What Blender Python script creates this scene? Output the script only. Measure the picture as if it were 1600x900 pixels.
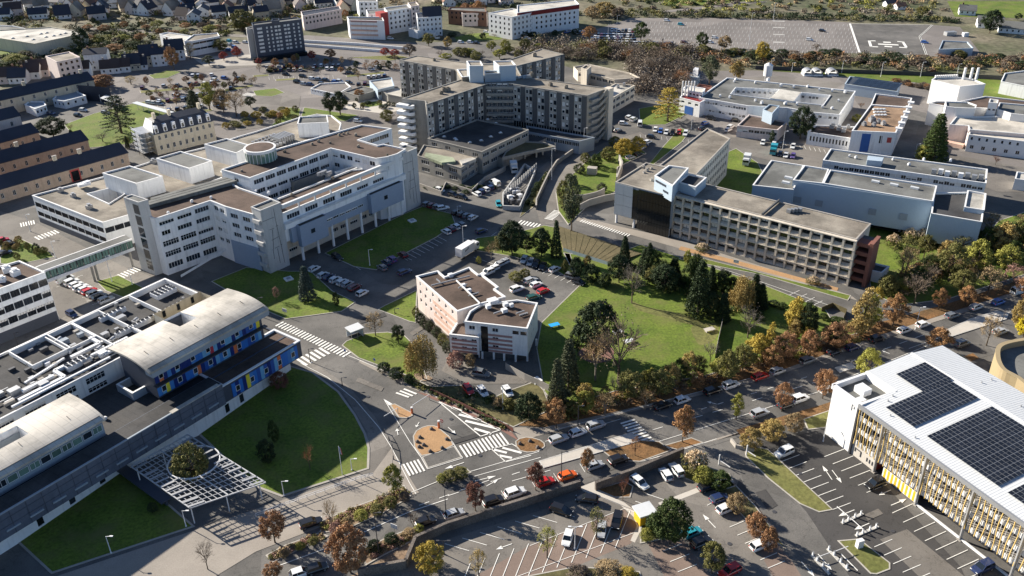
import bpy, math, random
from mathutils import Vector, Matrix
from mathutils.geometry import tessellate_polygon
random.seed(7)
R=math.radians
for o in list(bpy.data.objects): bpy.data.objects.remove(o)
S=bpy.context.scene
# ---------------------------------------------------------------- camera
FOC,PITCH,ROLL,CAMH=1382.2,R(29.2),R(-1.01),120.0
_d=Vector((0,math.cos(PITCH),-math.sin(PITCH)));_r=Vector((1,0,0));_u=_r.cross(_d)
_c,_s=math.cos(ROLL),math.sin(ROLL)
CR=_c*_r+_s*_u;CU=-_s*_r+_c*_u;CD=_d
cam=bpy.data.cameras.new('camera');co=bpy.data.objects.new('camera',cam);S.collection.objects.link(co)
co.matrix_world=Matrix(((CR.x,CU.x,-CD.x,0),(CR.y,CU.y,-CD.y,0),(CR.z,CU.z,-CD.z,CAMH),(0,0,0,1)))
cam.sensor_width=36;cam.lens=36*FOC/1600;cam.clip_end=5000;cam.clip_start=1
S.camera=co
def g(x,y,z=0.0):
    'point of the photograph (1600 x 900) on the horizontal plane at height z'
    v=CR*(x-800)-CU*(y-450)+CD*FOC
    t=(z-CAMH)/v.z
    return Vector((v.x*t,v.y*t,z))
def project(p):
    q=Vector(p)-Vector((0,0,CAMH));k=FOC/q.dot(CD)
    return 800+q.dot(CR)*k,450-q.dot(CU)*k
def mpp(x,y):
    q=g(x,y)-Vector((0,0,CAMH));return q.dot(CD)/FOC
def height(bx,by,ty):
    a=g(bx,by);lo,hi=0,80
    for _ in range(30):
        m=(lo+hi)/2
        if project((a.x,a.y,m))[1]>ty: lo=m
        else: hi=m
    return lo
# ---------------------------------------------------------------- sky and sun
SUN_AZ,SUN_EL=R(-32.5),R(25)          # direction the shadows fall, height of the sun
W=bpy.data.worlds.new('World');S.world=W;W.use_nodes=True
nt=W.node_tree;bg=nt.nodes['Background'];sk=nt.nodes.new('ShaderNodeTexSky')
sk.sky_type='NISHITA';sk.sun_disc=False;sk.sun_elevation=SUN_EL;sk.ozone_density=3.0;sk.air_density=.7;sk.dust_density=.3
to_sun=Vector((-math.cos(SUN_AZ)*math.cos(SUN_EL),-math.sin(SUN_AZ)*math.cos(SUN_EL),math.sin(SUN_EL)))
sk.sun_rotation=math.atan2(to_sun.x,to_sun.y)
nt.links.new(sk.outputs[0],bg.inputs[0]);bg.inputs[1].default_value=0.066
sl=bpy.data.lights.new('sun','SUN');sl.energy=5.0;sl.angle=R(0.5);sl.color=(1,.93,.82)
so=bpy.data.objects.new('sun',sl);S.collection.objects.link(so);so.rotation_euler=to_sun.to_track_quat('Z','Y').to_euler()
S.view_settings.view_transform='Standard';S.view_settings.look='None';S.view_settings.exposure=1.15
S.cycles.max_bounces=5;S.cycles.diffuse_bounces=2;S.cycles.glossy_bounces=2;S.cycles.transmission_bounces=2;S.cycles.caustics_reflective=False;S.cycles.caustics_refractive=False
# ---------------------------------------------------------------- materials
MATS={}
def mat(name,col=None,rough=.85,var=.18,scale=.6,var2=.12,scale2=6.0,metal=0,spec=.3,col2=None,bump=0,island=0,obrand=0,coat=0,seam=0,crack=0,streak=0,worn=None):
    if name in MATS: return MATS[name]
    m=bpy.data.materials.new(name);m.use_nodes=True;n=m.node_tree;L=n.links.new
    b=n.nodes['Principled BSDF'];b.inputs['Roughness'].default_value=rough;b.inputs['Metallic'].default_value=metal
    b.inputs['Specular IOR Level'].default_value=spec
    if coat:b.inputs['Coat Weight'].default_value=coat
    tc=n.nodes.new('ShaderNodeNewGeometry')
    def noise(sc,det=4):
        t=n.nodes.new('ShaderNodeTexNoise');t.inputs['Scale'].default_value=sc;t.inputs['Detail'].default_value=det
        t.inputs['Roughness'].default_value=.62
        L(tc.outputs['Position'],t.inputs['Vector']);return t.outputs[0]
    def mix(f,a,bb):
        x=n.nodes.new('ShaderNodeMix');x.data_type='RGBA'
        if isinstance(f,float): x.inputs[0].default_value=f
        else: L(f,x.inputs[0])
        for i,v in ((6,a),(7,bb)):
            if isinstance(v,tuple): x.inputs[i].default_value=(*v,1)
            else: L(v,x.inputs[i])
        return x.outputs[2]
    def ramp(f,a,bb):
        x=n.nodes.new('ShaderNodeMapRange');L(f,x.inputs[0]);x.inputs[1].default_value=a;x.inputs[2].default_value=bb;return x.outputs[0]
    c2=col2 or tuple(min(1,c*(1+var)) for c in col);c1=col if col2 else tuple(c*(1-var) for c in col)
    base=mix(ramp(noise(scale*.25,5),.32,.68),c1,c2)
    if var2:
        f=ramp(noise(scale2,3),.3,.7)
        hs=n.nodes.new('ShaderNodeMapRange');L(f,hs.inputs[0]);hs.inputs[3].default_value=1-var2;hs.inputs[4].default_value=1+var2
        mu=n.nodes.new('ShaderNodeVectorMath');mu.operation='SCALE';L(base,mu.inputs[0]);L(hs.outputs[0],mu.inputs['Scale']);base=mu.outputs[0]
    def scaled(base,f,lo,hi):
        hs=n.nodes.new('ShaderNodeMapRange');L(f,hs.inputs[0]);hs.inputs[3].default_value=lo;hs.inputs[4].default_value=hi
        mu=n.nodes.new('ShaderNodeVectorMath');mu.operation='SCALE';L(base,mu.inputs[0]);L(hs.outputs[0],mu.inputs['Scale']);return mu.outputs[0]
    if seam:
        mp=n.nodes.new('ShaderNodeMapping');mp.inputs['Rotation'].default_value=(0,0,.6);L(tc.outputs['Position'],mp.inputs['Vector'])
        br=n.nodes.new('ShaderNodeTexBrick');br.inputs['Scale'].default_value=1;br.inputs['Brick Width'].default_value=7;br.inputs['Row Height'].default_value=1.6;br.inputs['Mortar Size'].default_value=.05;br.inputs['Mortar Smooth'].default_value=.4
        L(mp.outputs[0],br.inputs['Vector']);base=scaled(base,br.outputs['Fac'],1,1-seam)
        base=scaled(base,ramp(noise(.09,6),.45,.62),1.0,1-seam*1.6)
    if crack:
        vo=n.nodes.new('ShaderNodeTexVoronoi');vo.feature='DISTANCE_TO_EDGE';vo.inputs['Scale'].default_value=.13;mp=n.nodes.new('ShaderNodeVectorMath');mp.operation='ADD'
        nz=n.nodes.new('ShaderNodeTexNoise');nz.inputs['Scale'].default_value=.5;nz.inputs['Detail'].default_value=5;L(tc.outputs['Position'],nz.inputs['Vector'])
        sc=n.nodes.new('ShaderNodeVectorMath');sc.operation='SCALE';L(nz.outputs['Color'],sc.inputs[0]);sc.inputs['Scale'].default_value=5
        L(tc.outputs['Position'],mp.inputs[0]);L(sc.outputs[0],mp.inputs[1]);L(mp.outputs[0],vo.inputs['Vector'])
        base=scaled(base,ramp(vo.outputs[0],0.0,.014),1-crack,1)
        pv_=n.nodes.new('ShaderNodeTexVoronoi');pv_.inputs['Scale'].default_value=.055;L(tc.outputs['Position'],pv_.inputs['Vector'])
        sp_=n.nodes.new('ShaderNodeSeparateColor');L(pv_.outputs['Color'],sp_.inputs[0]);base=scaled(base,sp_.outputs[0],1-crack*.55,1+crack*.45)
        base=scaled(base,ramp(noise(.7,2),.62,.7),1,1-crack*.6)
    if streak:
        mp=n.nodes.new('ShaderNodeMapping');mp.inputs['Scale'].default_value=(1.3,1.3,.12);L(tc.outputs['Position'],mp.inputs['Vector'])
        nz=n.nodes.new('ShaderNodeTexNoise');nz.inputs['Scale'].default_value=1.0;nz.inputs['Detail'].default_value=4;L(mp.outputs[0],nz.inputs['Vector']);base=scaled(base,ramp(nz.outputs[0],.5,.75),1,1-streak)
    if worn:
        base=mix(ramp(noise(.16,7),.46,.72),base,worn)
    if island or obrand:
        src=tc.outputs['Random Per Island'] if island else None
        for k,(amt) in enumerate((island,obrand)):
            if not amt: continue
            if k==0: src=tc.outputs['Random Per Island']
            else: src=n.nodes.new('ShaderNodeObjectInfo').outputs['Random']
            hs=n.nodes.new('ShaderNodeMapRange');L(src,hs.inputs[0]);hs.inputs[3].default_value=1-amt;hs.inputs[4].default_value=1+amt
            mu=n.nodes.new('ShaderNodeVectorMath');mu.operation='SCALE';L(base,mu.inputs[0]);L(hs.outputs[0],mu.inputs['Scale']);base=mu.outputs[0]
    L(base,b.inputs['Base Color'])
    if bump:
        bp=n.nodes.new('ShaderNodeBump');bp.inputs['Strength'].default_value=bump;bp.inputs['Distance'].default_value=.1
        L(noise(scale2*1.3,3),bp.inputs['Height']);L(bp.outputs[0],b.inputs['Normal'])
    MATS[name]=m;return m
_roof={}
def M(name,*a,**k):
    if name.startswith('roof_'):k.setdefault('seam',.27)
    if name.startswith('asphalt'):k.setdefault('crack',.3)
    if name in('white_wall','blush_wall','cream_wall','panel_concrete','grey_concrete','beige_concrete','pink_wall','stone_pink','stone_cream'):k.setdefault('streak',.2)
    if name=='grass':k['worn']=(.15,.15,.045)
    return mat(name,*a,**k)
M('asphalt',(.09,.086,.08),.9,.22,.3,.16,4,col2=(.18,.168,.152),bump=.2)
M('asphalt_dark',(.07,.066,.063),.9,.2,.3,.12,5)
M('asphalt_light',(.15,.135,.118),.9,.15,.3,.12,4,col2=(.22,.2,.175))
M('dry_bed',(.19,.13,.085),.95,.3,.8,.4,3,col2=(.34,.25,.17),bump=.5)
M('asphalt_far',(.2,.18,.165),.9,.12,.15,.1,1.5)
M('paving',(.3,.265,.225),.9,.12,.5,.1,4)
M('concrete',(.36,.33,.29),.9,.14,.5,.08,3)
M('concrete_pale',(.5,.46,.4),.88,.08,.4,.06,3)
M('grass',(.075,.12,.014),.95,.3,.35,.35,1.6,col2=(.15,.195,.026),bump=.6)
M('grass_dry',(.12,.13,.035),.95,.3,.2,.3,1.2,col2=(.19,.175,.06),bump=.6)
M('scrub',(.06,.07,.022),.95,.3,.12,.45,.5,col2=(.16,.13,.06),bump=.8)
M('suburb_ground',(.06,.075,.03),.95,.3,.08,.4,.35,col2=(.2,.17,.12))
M('leaf_litter',(.1,.065,.03),.95,.3,.5,.4,2.5,col2=(.26,.13,.05),bump=.5)
M('gravel_orange',(.4,.24,.12),.95,.12,.8,.25,6)
M('red_paving',(.22,.12,.095),.9,.15,.5,.15,5)
M('pink_bay',(.21,.155,.125),.9,.15,.4,.12,4)
M('paint',(.78,.76,.7),.7,.06,1,.12,3)
M('paint_worn',(.5,.48,.44),.7,.15,1,.2,3)
M('yellow_paint',(.75,.45,.03),.6,.06,1,.05,3)
M('kerb',(.42,.39,.34),.85,.1,.6,.1,4)
M('white_wall',(.8,.8,.79),.7,.05,.3,.04,2)
M('white_bright',(.74,.73,.71),.6,.04,.3,.03,2)
M('cream_wall',(.6,.54,.42),.8,.07,.3,.05,2)
M('pink_wall',(.62,.42,.33),.8,.07,.3,.05,2)
M('rose_band',(.36,.22,.2),.8,.07,.3,.05,2)
M('blush_wall',(.68,.58,.53),.8,.07,.3,.05,2)
M('beige_concrete',(.62,.55,.45),.85,.08,.5,.07,2.5)
M('grey_concrete',(.3,.285,.255),.85,.12,.4,.08,2)
M('bay_concrete',(.42,.395,.35),.85,.12,.4,.08,2)
M('dark_panel',(.105,.105,.105),.8,.12,.3,.08,2)
M('panel_concrete',(.5,.49,.47),.85,.06,.5,.06,3)
M('blue_clad',(.28,.34,.43),.5,.05,.3,.04,2)
M('shed_blue',(.42,.5,.57),.55,.05,.15,.04,2)
M('blue_grey',(.3,.34,.38),.6,.06,.3,.05,2)
M('slate_metal',(.075,.085,.11),.5,.08,.3,.06,2,metal=.2)
M('clad_dark',(.13,.15,.195),.5,.1,.4,.08,2,metal=.2,streak=.2)
M('metal_grey',(.4,.4,.4),.45,.1,.5,.08,4,metal=.5)
M('dark_metal',(.06,.06,.065),.5,.1,.5,.08,4)
M('white_metal',(.72,.72,.72),.5,.06,.5,.05,4)
M('stone_pink',(.46,.35,.26),.85,.12,.4,.1,2)
M('stone_cream',(.55,.48,.36),.85,.1,.4,.08,2)
M('rubble_wall',(.1,.085,.075),.95,.25,1.2,.45,4,col2=(.2,.17,.145),bump=.8)
M('red_brick',(.22,.095,.07),.85,.12,.5,.1,3)
M('red_panel',(.42,.07,.06),.7,.08,.4,.06,2)
M('blue_panel',(.04,.12,.36),.6,.08,.4,.06,2)
M('roof_brown',(.095,.066,.05),.95,.16,.35,.16,3.5,col2=(.145,.1,.078),bump=.3)
M('roof_tan',(.21,.18,.145),.95,.2,.3,.14,3,col2=(.36,.32,.26),bump=.3)
M('roof_rust',(.28,.18,.11),.95,.2,.3,.14,2.5,col2=(.38,.26,.17))
M('roof_grey',(.15,.15,.14),.92,.12,.3,.1,3,col2=(.21,.21,.195))
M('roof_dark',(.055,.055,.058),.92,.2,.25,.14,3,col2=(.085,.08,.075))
M('roof_pale',(.55,.52,.46),.9,.1,.3,.1,2.5)
M('roof_green',(.36,.4,.27),.9,.1,.3,.1,2.5)
M('roof_cream',(.6,.55,.47),.6,.04,.2,.04,2)
M('planted_roof',(.1,.085,.04),.95,.2,.4,.3,2.5,col2=(.17,.135,.07),bump=.5)
M('slate',(.035,.04,.055),.6,.15,.4,.14,4)
M('slate_brown',(.07,.05,.045),.75,.15,.4,.14,4)
M('tile_roof',(.22,.12,.08),.85,.15,.4,.14,3)
M('white_sheet',(.6,.61,.61),.5,.03,.2,.03,1.5)
M('gold_wall',(.37,.29,.17),.6,.06,.5,.05,3,metal=.1)
M('frame_white',(.75,.75,.73),.5,.03,1,0)
M('frame_dark',(.03,.03,.035),.5,.03,1,0)
M('blind',(.72,.7,.66),.7,.05,1,0)
M('glass',(.018,.024,.032),.08,.3,.4,0,spec=.8,obrand=.5)
M('glass_green',(.16,.25,.2),.1,.3,.4,0,spec=.8,obrand=.4)
M('glass_dark',(.008,.01,.012),.12,.2,.4,0,spec=.6)
M('bark',(.11,.085,.06),.95,.2,1,.2,5)
M('bark_pale',(.22,.19,.155),.95,.2,1,.2,5)
M('rubber',(.015,.015,.016),.9,.1,1,0)
M('rim',(.35,.35,.36),.35,.05,1,0,metal=.7)
M('lamp_glass',(.8,.8,.75),.15,.05,1,0)
M('tail_glass',(.4,.02,.015),.2,.05,1,0)
M('car_glass',(.012,.016,.02),.06,.1,1,0,spec=.9)
M('pv_cell',(.012,.014,.02),.15,.12,.5,.05,2,spec=.6,obrand=.25)
M('pv_frame',(.35,.36,.37),.4,.05,1,0,metal=.6)
M('maroon',(.2,.02,.02),.7,.1,1,0)
def pick(name):return MATS[name] if isinstance(name,str) else name
# ---------------------------------------------------------------- mesh builder
class MB:
    def __init__(s): s.v=[];s.f=[];s.m=[];s.mats=[]
    def mi(s,m):
        m=pick(m)
        if m not in s.mats:s.mats.append(m)
        return s.mats.index(m)
    def quad(s,a,b,c,d,m):
        i=len(s.v);s.v+=[tuple(a),tuple(b),tuple(c),tuple(d)];s.f.append((i,i+1,i+2,i+3));s.m.append(s.mi(m))
    def tri(s,a,b,c,m):
        i=len(s.v);s.v+=[tuple(a),tuple(b),tuple(c)];s.f.append((i,i+1,i+2));s.m.append(s.mi(m))
    def fan(s,pts,m,holes=()):
        loops=[[Vector(p) for p in pts]]+[[Vector(p) for p in h] for h in holes]
        i=len(s.v);flat=[p for l in loops for p in l];s.v+=[tuple(p) for p in flat];k=s.mi(m)
        up=None
        for t in tessellate_polygon([[Vector((p.x,p.y,0)) for p in l] for l in loops]):
            a,b,c=[flat[j] for j in t]
            n=(b-a).cross(c-a)
            t=t if n.z>=0 else t[::-1]
            s.f.append(tuple(i+j for j in t));s.m.append(k)
    def box(s,c,size,rot=0,m='concrete',bottom=True):
        x,y,z=size[0]/2,size[1]/2,size[2]/2;cs,sn=math.cos(rot),math.sin(rot);i=len(s.v)
        for dz in(-z,z):
            for dx,dy in((-x,-y),(x,-y),(x,y),(-x,y)):
                s.v.append((c[0]+dx*cs-dy*sn,c[1]+dx*sn+dy*cs,c[2]+dz))
        fs=[(4,5,6,7),(0,1,5,4),(1,2,6,5),(2,3,7,6),(3,0,4,7)]+([(3,2,1,0)] if bottom else [])
        for f in fs:s.f.append(tuple(i+j for j in f));s.m.append(s.mi(m))
    def beam(s,a,b,w,h,m):
        'bar of width w and height h between two points'
        a,b=Vector(a),Vector(b);d=(b-a)
        if d.length<1e-6:return
        d.normalize();up=Vector((0,0,1)) if abs(d.z)<.95 else Vector((1,0,0))
        sx=d.cross(up).normalized()*w/2;sz=sx.cross(d).normalized()*h/2;i=len(s.v)
        for p in(a,b):
            for q in(-sx-sz,sx-sz,sx+sz,-sx+sz):s.v.append(tuple(p+q))
        for f in((0,3,2,1),(4,5,6,7),(0,1,5,4),(1,2,6,5),(2,3,7,6),(3,0,4,7)):s.f.append(tuple(i+j for j in f));s.m.append(s.mi(m))
    def cone(s,c,r0,r1,z0,z1,n=10,m='concrete',cap=True):
        i=len(s.v)
        for r,z in((r0,z0),(r1,z1)):
            for k in range(n):
                a=2*math.pi*k/n;s.v.append((c[0]+r*math.cos(a),c[1]+r*math.sin(a),z))
        for k in range(n):
            j=(k+1)%n;s.f.append((i+k,i+j,i+n+j,i+n+k));s.m.append(s.mi(m))
        if cap:s.f.append(tuple(i+n+k for k in range(n)));s.m.append(s.mi(m))
    def tube(s,a,b,r0,r1,n=6,m='bark'):
        a,b=Vector(a),Vector(b);d=(b-a).normalized();up=Vector((0,0,1)) if abs(d.z)<.9 else Vector((1,0,0))
        x=d.cross(up).normalized();y=d.cross(x);i=len(s.v)
        for p,r in((a,r0),(b,r1)):
            for k in range(n):
                t=2*math.pi*k/n;s.v.append(tuple(p+x*r*math.cos(t)+y*r*math.sin(t)))
        for k in range(n):
            j=(k+1)%n;s.f.append((i+k,i+n+k,i+n+j,i+j));s.m.append(s.mi(m))
    def walls(s,poly,z0,z1,m):
        n=len(poly);ccw=area(poly)>0
        for i in range(n):
            a,b=poly[i],poly[(i+1)%n]
            if not ccw:a,b=b,a
            s.quad((a[0],a[1],z0),(b[0],b[1],z0),(b[0],b[1],z1),(a[0],a[1],z1),m)
    def prism(s,poly,z0,z1,m,top=None):
        s.walls(poly,z0,z1,m);s.fan([(p[0],p[1],z1) for p in poly],top or m)
    def mesh(s,name,org=(0,0,0)):
        me=bpy.data.meshes.new(name);ox,oy,oz=org
        me.from_pydata([(x-ox,y-oy,z-oz) for x,y,z in s.v],[],s.f)
        for m in s.mats:me.materials.append(m)
        me.polygons.foreach_set('material_index',s.m);me.update();return me
def area(p):return sum(p[i][0]*p[(i+1)%len(p)][1]-p[(i+1)%len(p)][0]*p[i][1] for i in range(len(p)))/2
def offset(poly,d):
    'move every edge of the polygon inwards by d'
    n=len(poly);sg=1 if area(poly)>0 else -1;out=[]
    for i in range(n):
        a,b,c=Vector(poly[i-1][:2]),Vector(poly[i][:2]),Vector(poly[(i+1)%n][:2])
        e1,e2=(b-a).normalized(),(c-b).normalized()
        n1,n2=Vector((-e1.y,e1.x))*sg,Vector((-e2.y,e2.x))*sg
        k=n1+n2;q=max(.35,k.length_squared/2)
        p=b+k*(d/q) if k.length>.1 else b+n1*d
        out.append((p.x,p.y))
    return out
# ---------------------------------------------------------------- objects
C=S.collection
def tag(o,label=None,cat=None,group=None,kind=None):
    if label:o['label']=label
    if cat:o['category']=cat
    if group:o['group']=group
    if kind:o['kind']=kind
    return o
def empty(name,loc,label,cat,group=None,rz=0):
    o=bpy.data.objects.new(name,None);o.location=loc;o.rotation_euler.z=rz;o.empty_display_size=.5;C.objects.link(o);return tag(o,label,cat,group)
def obj(name,mb,parent=None,org=None):
    if org is None:org=tuple(parent.location) if parent else (0,0,0)
    o=bpy.data.objects.new(name,mb.mesh(name,org));C.objects.link(o)
    if parent:o.parent=parent
    else:o.location=org
    return o
def link(name,me,parent,loc,rz=0):
    o=bpy.data.objects.new(name,me);o.location=loc;o.rotation_euler.z=rz;C.objects.link(o);o.parent=parent;return o
def copy_tree(o,parent=None):
    c=o.copy();C.objects.link(c);c.parent=parent
    for ch in o.children:copy_tree(ch,c)
    return c
ORD='first second third fourth fifth sixth seventh eighth ninth tenth eleventh twelfth thirteenth fourteenth fifteenth sixteenth seventeenth eighteenth nineteenth twentieth'.split()
TENS={2:'twenty',3:'thirty',4:'forty',5:'fifty',6:'sixty',7:'seventy',8:'eighty',9:'ninety'}
def ordinal(i):
    if i<20:return ORD[i]
    t,u=divmod(i+1,10)
    if t>=10:return 'hundredth' if i==99 else 'hundred and '+ordinal(i-100)
    return (TENS[t][:-1]+'ieth') if u==0 else TENS[t]+'-'+ORD[u-1]
# ---------------------------------------------------------------- windows
WC={}
def win_meshes(w,h,n,style):
    key=(round(w,1),round(h,1),n,style)
    if key in WC:return WC[key]
    w,h=key[0],key[1];gl=MB();fr=MB();fm='frame_dark' if 'd' in style else 'frame_white';t=.07
    gm='glass_green' if 'g' in style else 'glass_dark' if 'k' in style else 'glass'
    gl.quad((-w/2,.03,-h/2),(w/2,.03,-h/2),(w/2,.03,h/2),(-w/2,.03,h/2),gm)
    for i in range(n+1):fr.box((-w/2+t/2+(w-t)*i/n,0,0),(t,.1,h),0,fm)
    for z in(-h/2+t/2,h/2-t/2):fr.box((0,-.005,z),(w,.1,t),0,fm)
    if 't' in style:fr.box((0,-.002,h*.1),(w,.09,t*.8),0,fm)
    for ch,q in(('1',.35),('2',.65),('3',.95)):
        if ch in style:fr.box((0,.01,h/2-q*h/2),(w-.02,.02,q*h),0,'blind')
    WC[key]=(gl.mesh('window'),fr.mesh('frame'));
    if True:
        j=MB();j.v=list(gl.v);j.f=list(gl.f);j.m=[];j.mats=[]
        for k,mb in((0,gl),(1,fr)):
            if k:
                i=len(j.v);j.v+=mb.v;j.f+=[tuple(i+q for q in f) for f in mb.f]
            j.m+=[j.mi(mb.mats[q]) for q in mb.m]
        WC[key]+=(j.mesh('window'),)
    return WC[key]
rw=random.Random(5)
class Bld:
    def __init__(s,name,label,cat,at,group=None,sub=False):
        s.root=empty(name,(at[0],at[1],0),label,cat,group);s.k=0;s.sub=sub
    def L(s,p):return(p[0]-s.root.location.x,p[1]-s.root.location.y,p[2])
    def put(s,name,mb,label=None):
        o=obj(name,mb,s.root)
        if label:o['label']=label
        return o
    def window(s,c,rz,w,h,n,style):
        if 'b' in style:style=style.replace('b',rw.choice(['','','1','']) if n>=3 else rw.choice(['','1','2','3','','']))
        gm,fm,jm=win_meshes(w,h,n,style)
        if s.sub:
            o=link('window',gm,s.root,s.L(c),rz);f=bpy.data.objects.new('frame',fm);C.objects.link(f);f.parent=o
        else:link('window',jm,s.root,s.L(c),rz)
    def face(s,mb,a,b,z0,z1,wall,specs,ccw=True,depth=.22):
        'one wall from a to b with real openings; spec=(z_centre,height,count,width,panes,style,u0,u1)'
        flip=not ccw
        if flip:a,b=b,a
        a=Vector(a[:2]);b=Vector(b[:2]);Ln=(b-a).length
        if Ln<.05:return
        d=(b-a)/Ln;nrm=Vector((d.y,-d.x));ops=[]
        for sp in specs:
            zc,h,n,w,pn,st=sp[:6];u0,u1=(sp[6],sp[7]) if len(sp)>6 else (0,1)
            if flip:u0,u1=1-u1,1-u0
            for i in range(n):
                uc=Ln*(u0+(u1-u0)*(i+.5)/n)
                ww=min(w,Ln*(u1-u0)/n-.12)
                if ww<.25:continue
                ops.append((uc-ww/2,uc+ww/2,zc-h/2,zc+h/2,pn,st))
        us=sorted({0,round(Ln,3)}|{round(q,3) for o in ops for q in o[:2]});zs=sorted({z0,z1}|{round(q,3) for o in ops for q in o[2:4]})
        def P(u,z,o=0):
            p=a+d*u+nrm*o;return(p.x,p.y,z)
        if not ops:mb.quad(P(0,z0),P(Ln,z0),P(Ln,z1),P(0,z1),wall)
        else:
            for j in range(len(zs)-1):
                zm=(zs[j]+zs[j+1])/2
                if zm<z0 or zm>z1:continue
                run=None
                for i in range(len(us)-1):
                    um=(us[i]+us[i+1])/2
                    hole=any(o[0]<um<o[1] and o[2]<zm<o[3] for o in ops)
                    if not hole:run=us[i] if run is None else run
                    if run is not None and (hole or i==len(us)-2):
                        e=us[i] if hole else us[i+1]
                        mb.quad(P(run,zs[j]),P(e,zs[j]),P(e,zs[j+1]),P(run,zs[j+1]),wall);run=None
        rz=math.atan2(d.y,d.x)
        for u0,u1,v0,v1,pn,st in ops:
            mb.quad(P(u0,v0),P(u1,v0),P(u1,v0,-depth),P(u0,v0,-depth),wall)
            mb.quad(P(u0,v1,-depth),P(u1,v1,-depth),P(u1,v1),P(u0,v1),wall)
            mb.quad(P(u0,v0,-depth),P(u0,v1,-depth),P(u0,v1),P(u0,v0),wall)
            mb.quad(P(u1,v0),P(u1,v1),P(u1,v1,-depth),P(u1,v0,-depth),wall)
            c=P((u0+u1)/2,(v0+v1)/2,-depth+.06);s.window(c,rz,u1-u0,v1-v0,pn,st)
    def block(s,px,h,z0=0,wall='white_wall',roof='roof_brown',par=.5,cop=None,rows=None,holes=(),world=False,hz=None,copw=.35):
        s.k+=1;h=h+.004*s.k
        poly=[tuple(p[:2]) for p in px] if world else [tuple(g(x,y,h)[:2]) for x,y in px]
        ccw=area(poly)>0;rows=rows or{};mb=MB();n=len(poly)
        for i in range(n):s.face(mb,poly[i],poly[(i+1)%n],z0,h-.02,wall,rows.get(i,[]),ccw)
        s.put('wall',mb)
        hp=[[tuple(q[:2]) for q in hh] if world else [tuple(g(x,y,h)[:2]) for x,y in hh] for hh in holes]
        ins=offset(poly,copw);rf=MB();zr=h-par
        rf.fan([(p[0],p[1],zr) for p in ins],roof,[[(p[0],p[1],zr) for p in hh] for hh in hp]);s.put('roof',rf)
        cp=MB();out=offset(poly,-.08);cm=cop or wall
        for i in range(n):
            j=(i+1)%n;a,b,c,d=out[i],out[j],ins[j],ins[i]
            if not ccw:a,b,c,d=b,a,d,c
            cp.quad((*a,h),(*b,h),(*c,h),(*d,h),cm);cp.quad((*a,h-.25),(*b,h-.25),(*b,h),(*a,h),cm)
            cp.quad((*c,zr-.05),(*d,zr-.05),(*d,h),(*c,h),cm)
            cp.quad((*b,h-.25),(*a,h-.25),(*d,h-.25),(*c,h-.25),cm)
        s.put('parapet',cp)
        for hh in hp:
            w=MB();nn=len(hh);cw=area(hh)>0;zb=hz if hz is not None else 0.3
            for i in range(nn):
                a,b=hh[i],hh[(i+1)%nn]
                if cw:a,b=b,a
                w.quad((*a,zb),(*b,zb),(*b,h-.1),(*a,h-.1),wall)
            oo=offset(hh,-.3)
            for i in range(nn):
                j=(i+1)%nn;a,b,c,d=oo[i],oo[j],hh[j],hh[i]
                if not cw:a,b,c,d=b,a,d,c
                w.quad((*a,h-.1),(*b,h-.1),(*c,h-.1),(*d,h-.1),wall);w.quad((*a,zr-.05),(*b,zr-.05),(*b,h-.1),(*a,h-.1),wall)
            w.fan([(p[0],p[1],zb) for p in hh],'roof_dark');s.put('light_well',w)
        return poly
    def gable(s,e1,e2,r1,r2,he,hr,wall='stone_pink',roof='slate',rows=None,rise=0,ov=.35,back=None):
        'front eave e1-e2 at he, ridge r1-r2 at hr (photo points), back eave mirrored'
        a,b=g(*e1,he),g(*e2,he)
        if len(r1)==2:c,d=g(*r1,hr),g(*r2,hr)
        ax=(b-a);ax.z=0;Ln=ax.length;ax.normalize();nn=Vector((-ax.y,ax.x,0))
        dep=(((c-a).dot(nn))+((d-b).dot(nn)))/2
        if back:dep=back/2*(1 if nn.y>0 else -1)
        A,B=a,b;D,E=a+nn*2*dep,b+nn*2*dep;Rr=(a+nn*dep,b+nn*dep)
        poly=[(A.x,A.y),(B.x,B.y),(E.x,E.y),(D.x,D.y)];ccw=area(poly)>0;mb=MB();rows=rows or{}
        for i in range(4):s.face(mb,poly[i],poly[(i+1)%4],0,he,wall,rows.get(i,[]),ccw)
        for p,q,r in((A,D,Rr[0]),(B,E,Rr[1])):mb.tri((p.x,p.y,he),(q.x,q.y,he),(r.x,r.y,hr-.12),wall)
        s.put('wall',mb);rf=MB();o=ax*ov
        sl=(hr-he)/abs(dep)
        for p,q in((A,B),(D,E)):
            ou=(Vector((p.x,p.y,0))-Vector((Rr[0].x,Rr[0].y,0)));ou.normalize();ou*=ov
            p1=Vector((p.x,p.y,he-ov*sl+.05))+ou-o;q1=Vector((q.x,q.y,he-ov*sl+.05))+ou+o
            r1_=Vector((Rr[0].x,Rr[0].y,hr+.05))-o;r2_=Vector((Rr[1].x,Rr[1].y,hr+.05))+o
            rf.quad(p1,q1,r2_,r1_,roof);dn=Vector((0,0,-.18));rf.quad(p1+dn,q1+dn,q1,p1,roof);rf.quad(r1_+dn,r2_+dn,q1+dn,p1+dn,roof)
            rf.quad(p1+dn,p1,r1_,r1_+dn,roof);rf.quad(q1,q1+dn,r2_+dn,r2_,roof)
        s.rf=s.put('roof',rf);return A,B,nn*dep,ax
    def child(s,name,mb,par):
        o=bpy.data.objects.new(name,mb.mesh(name,tuple(s.root.location)));C.objects.link(o);o.parent=par;return o
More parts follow.
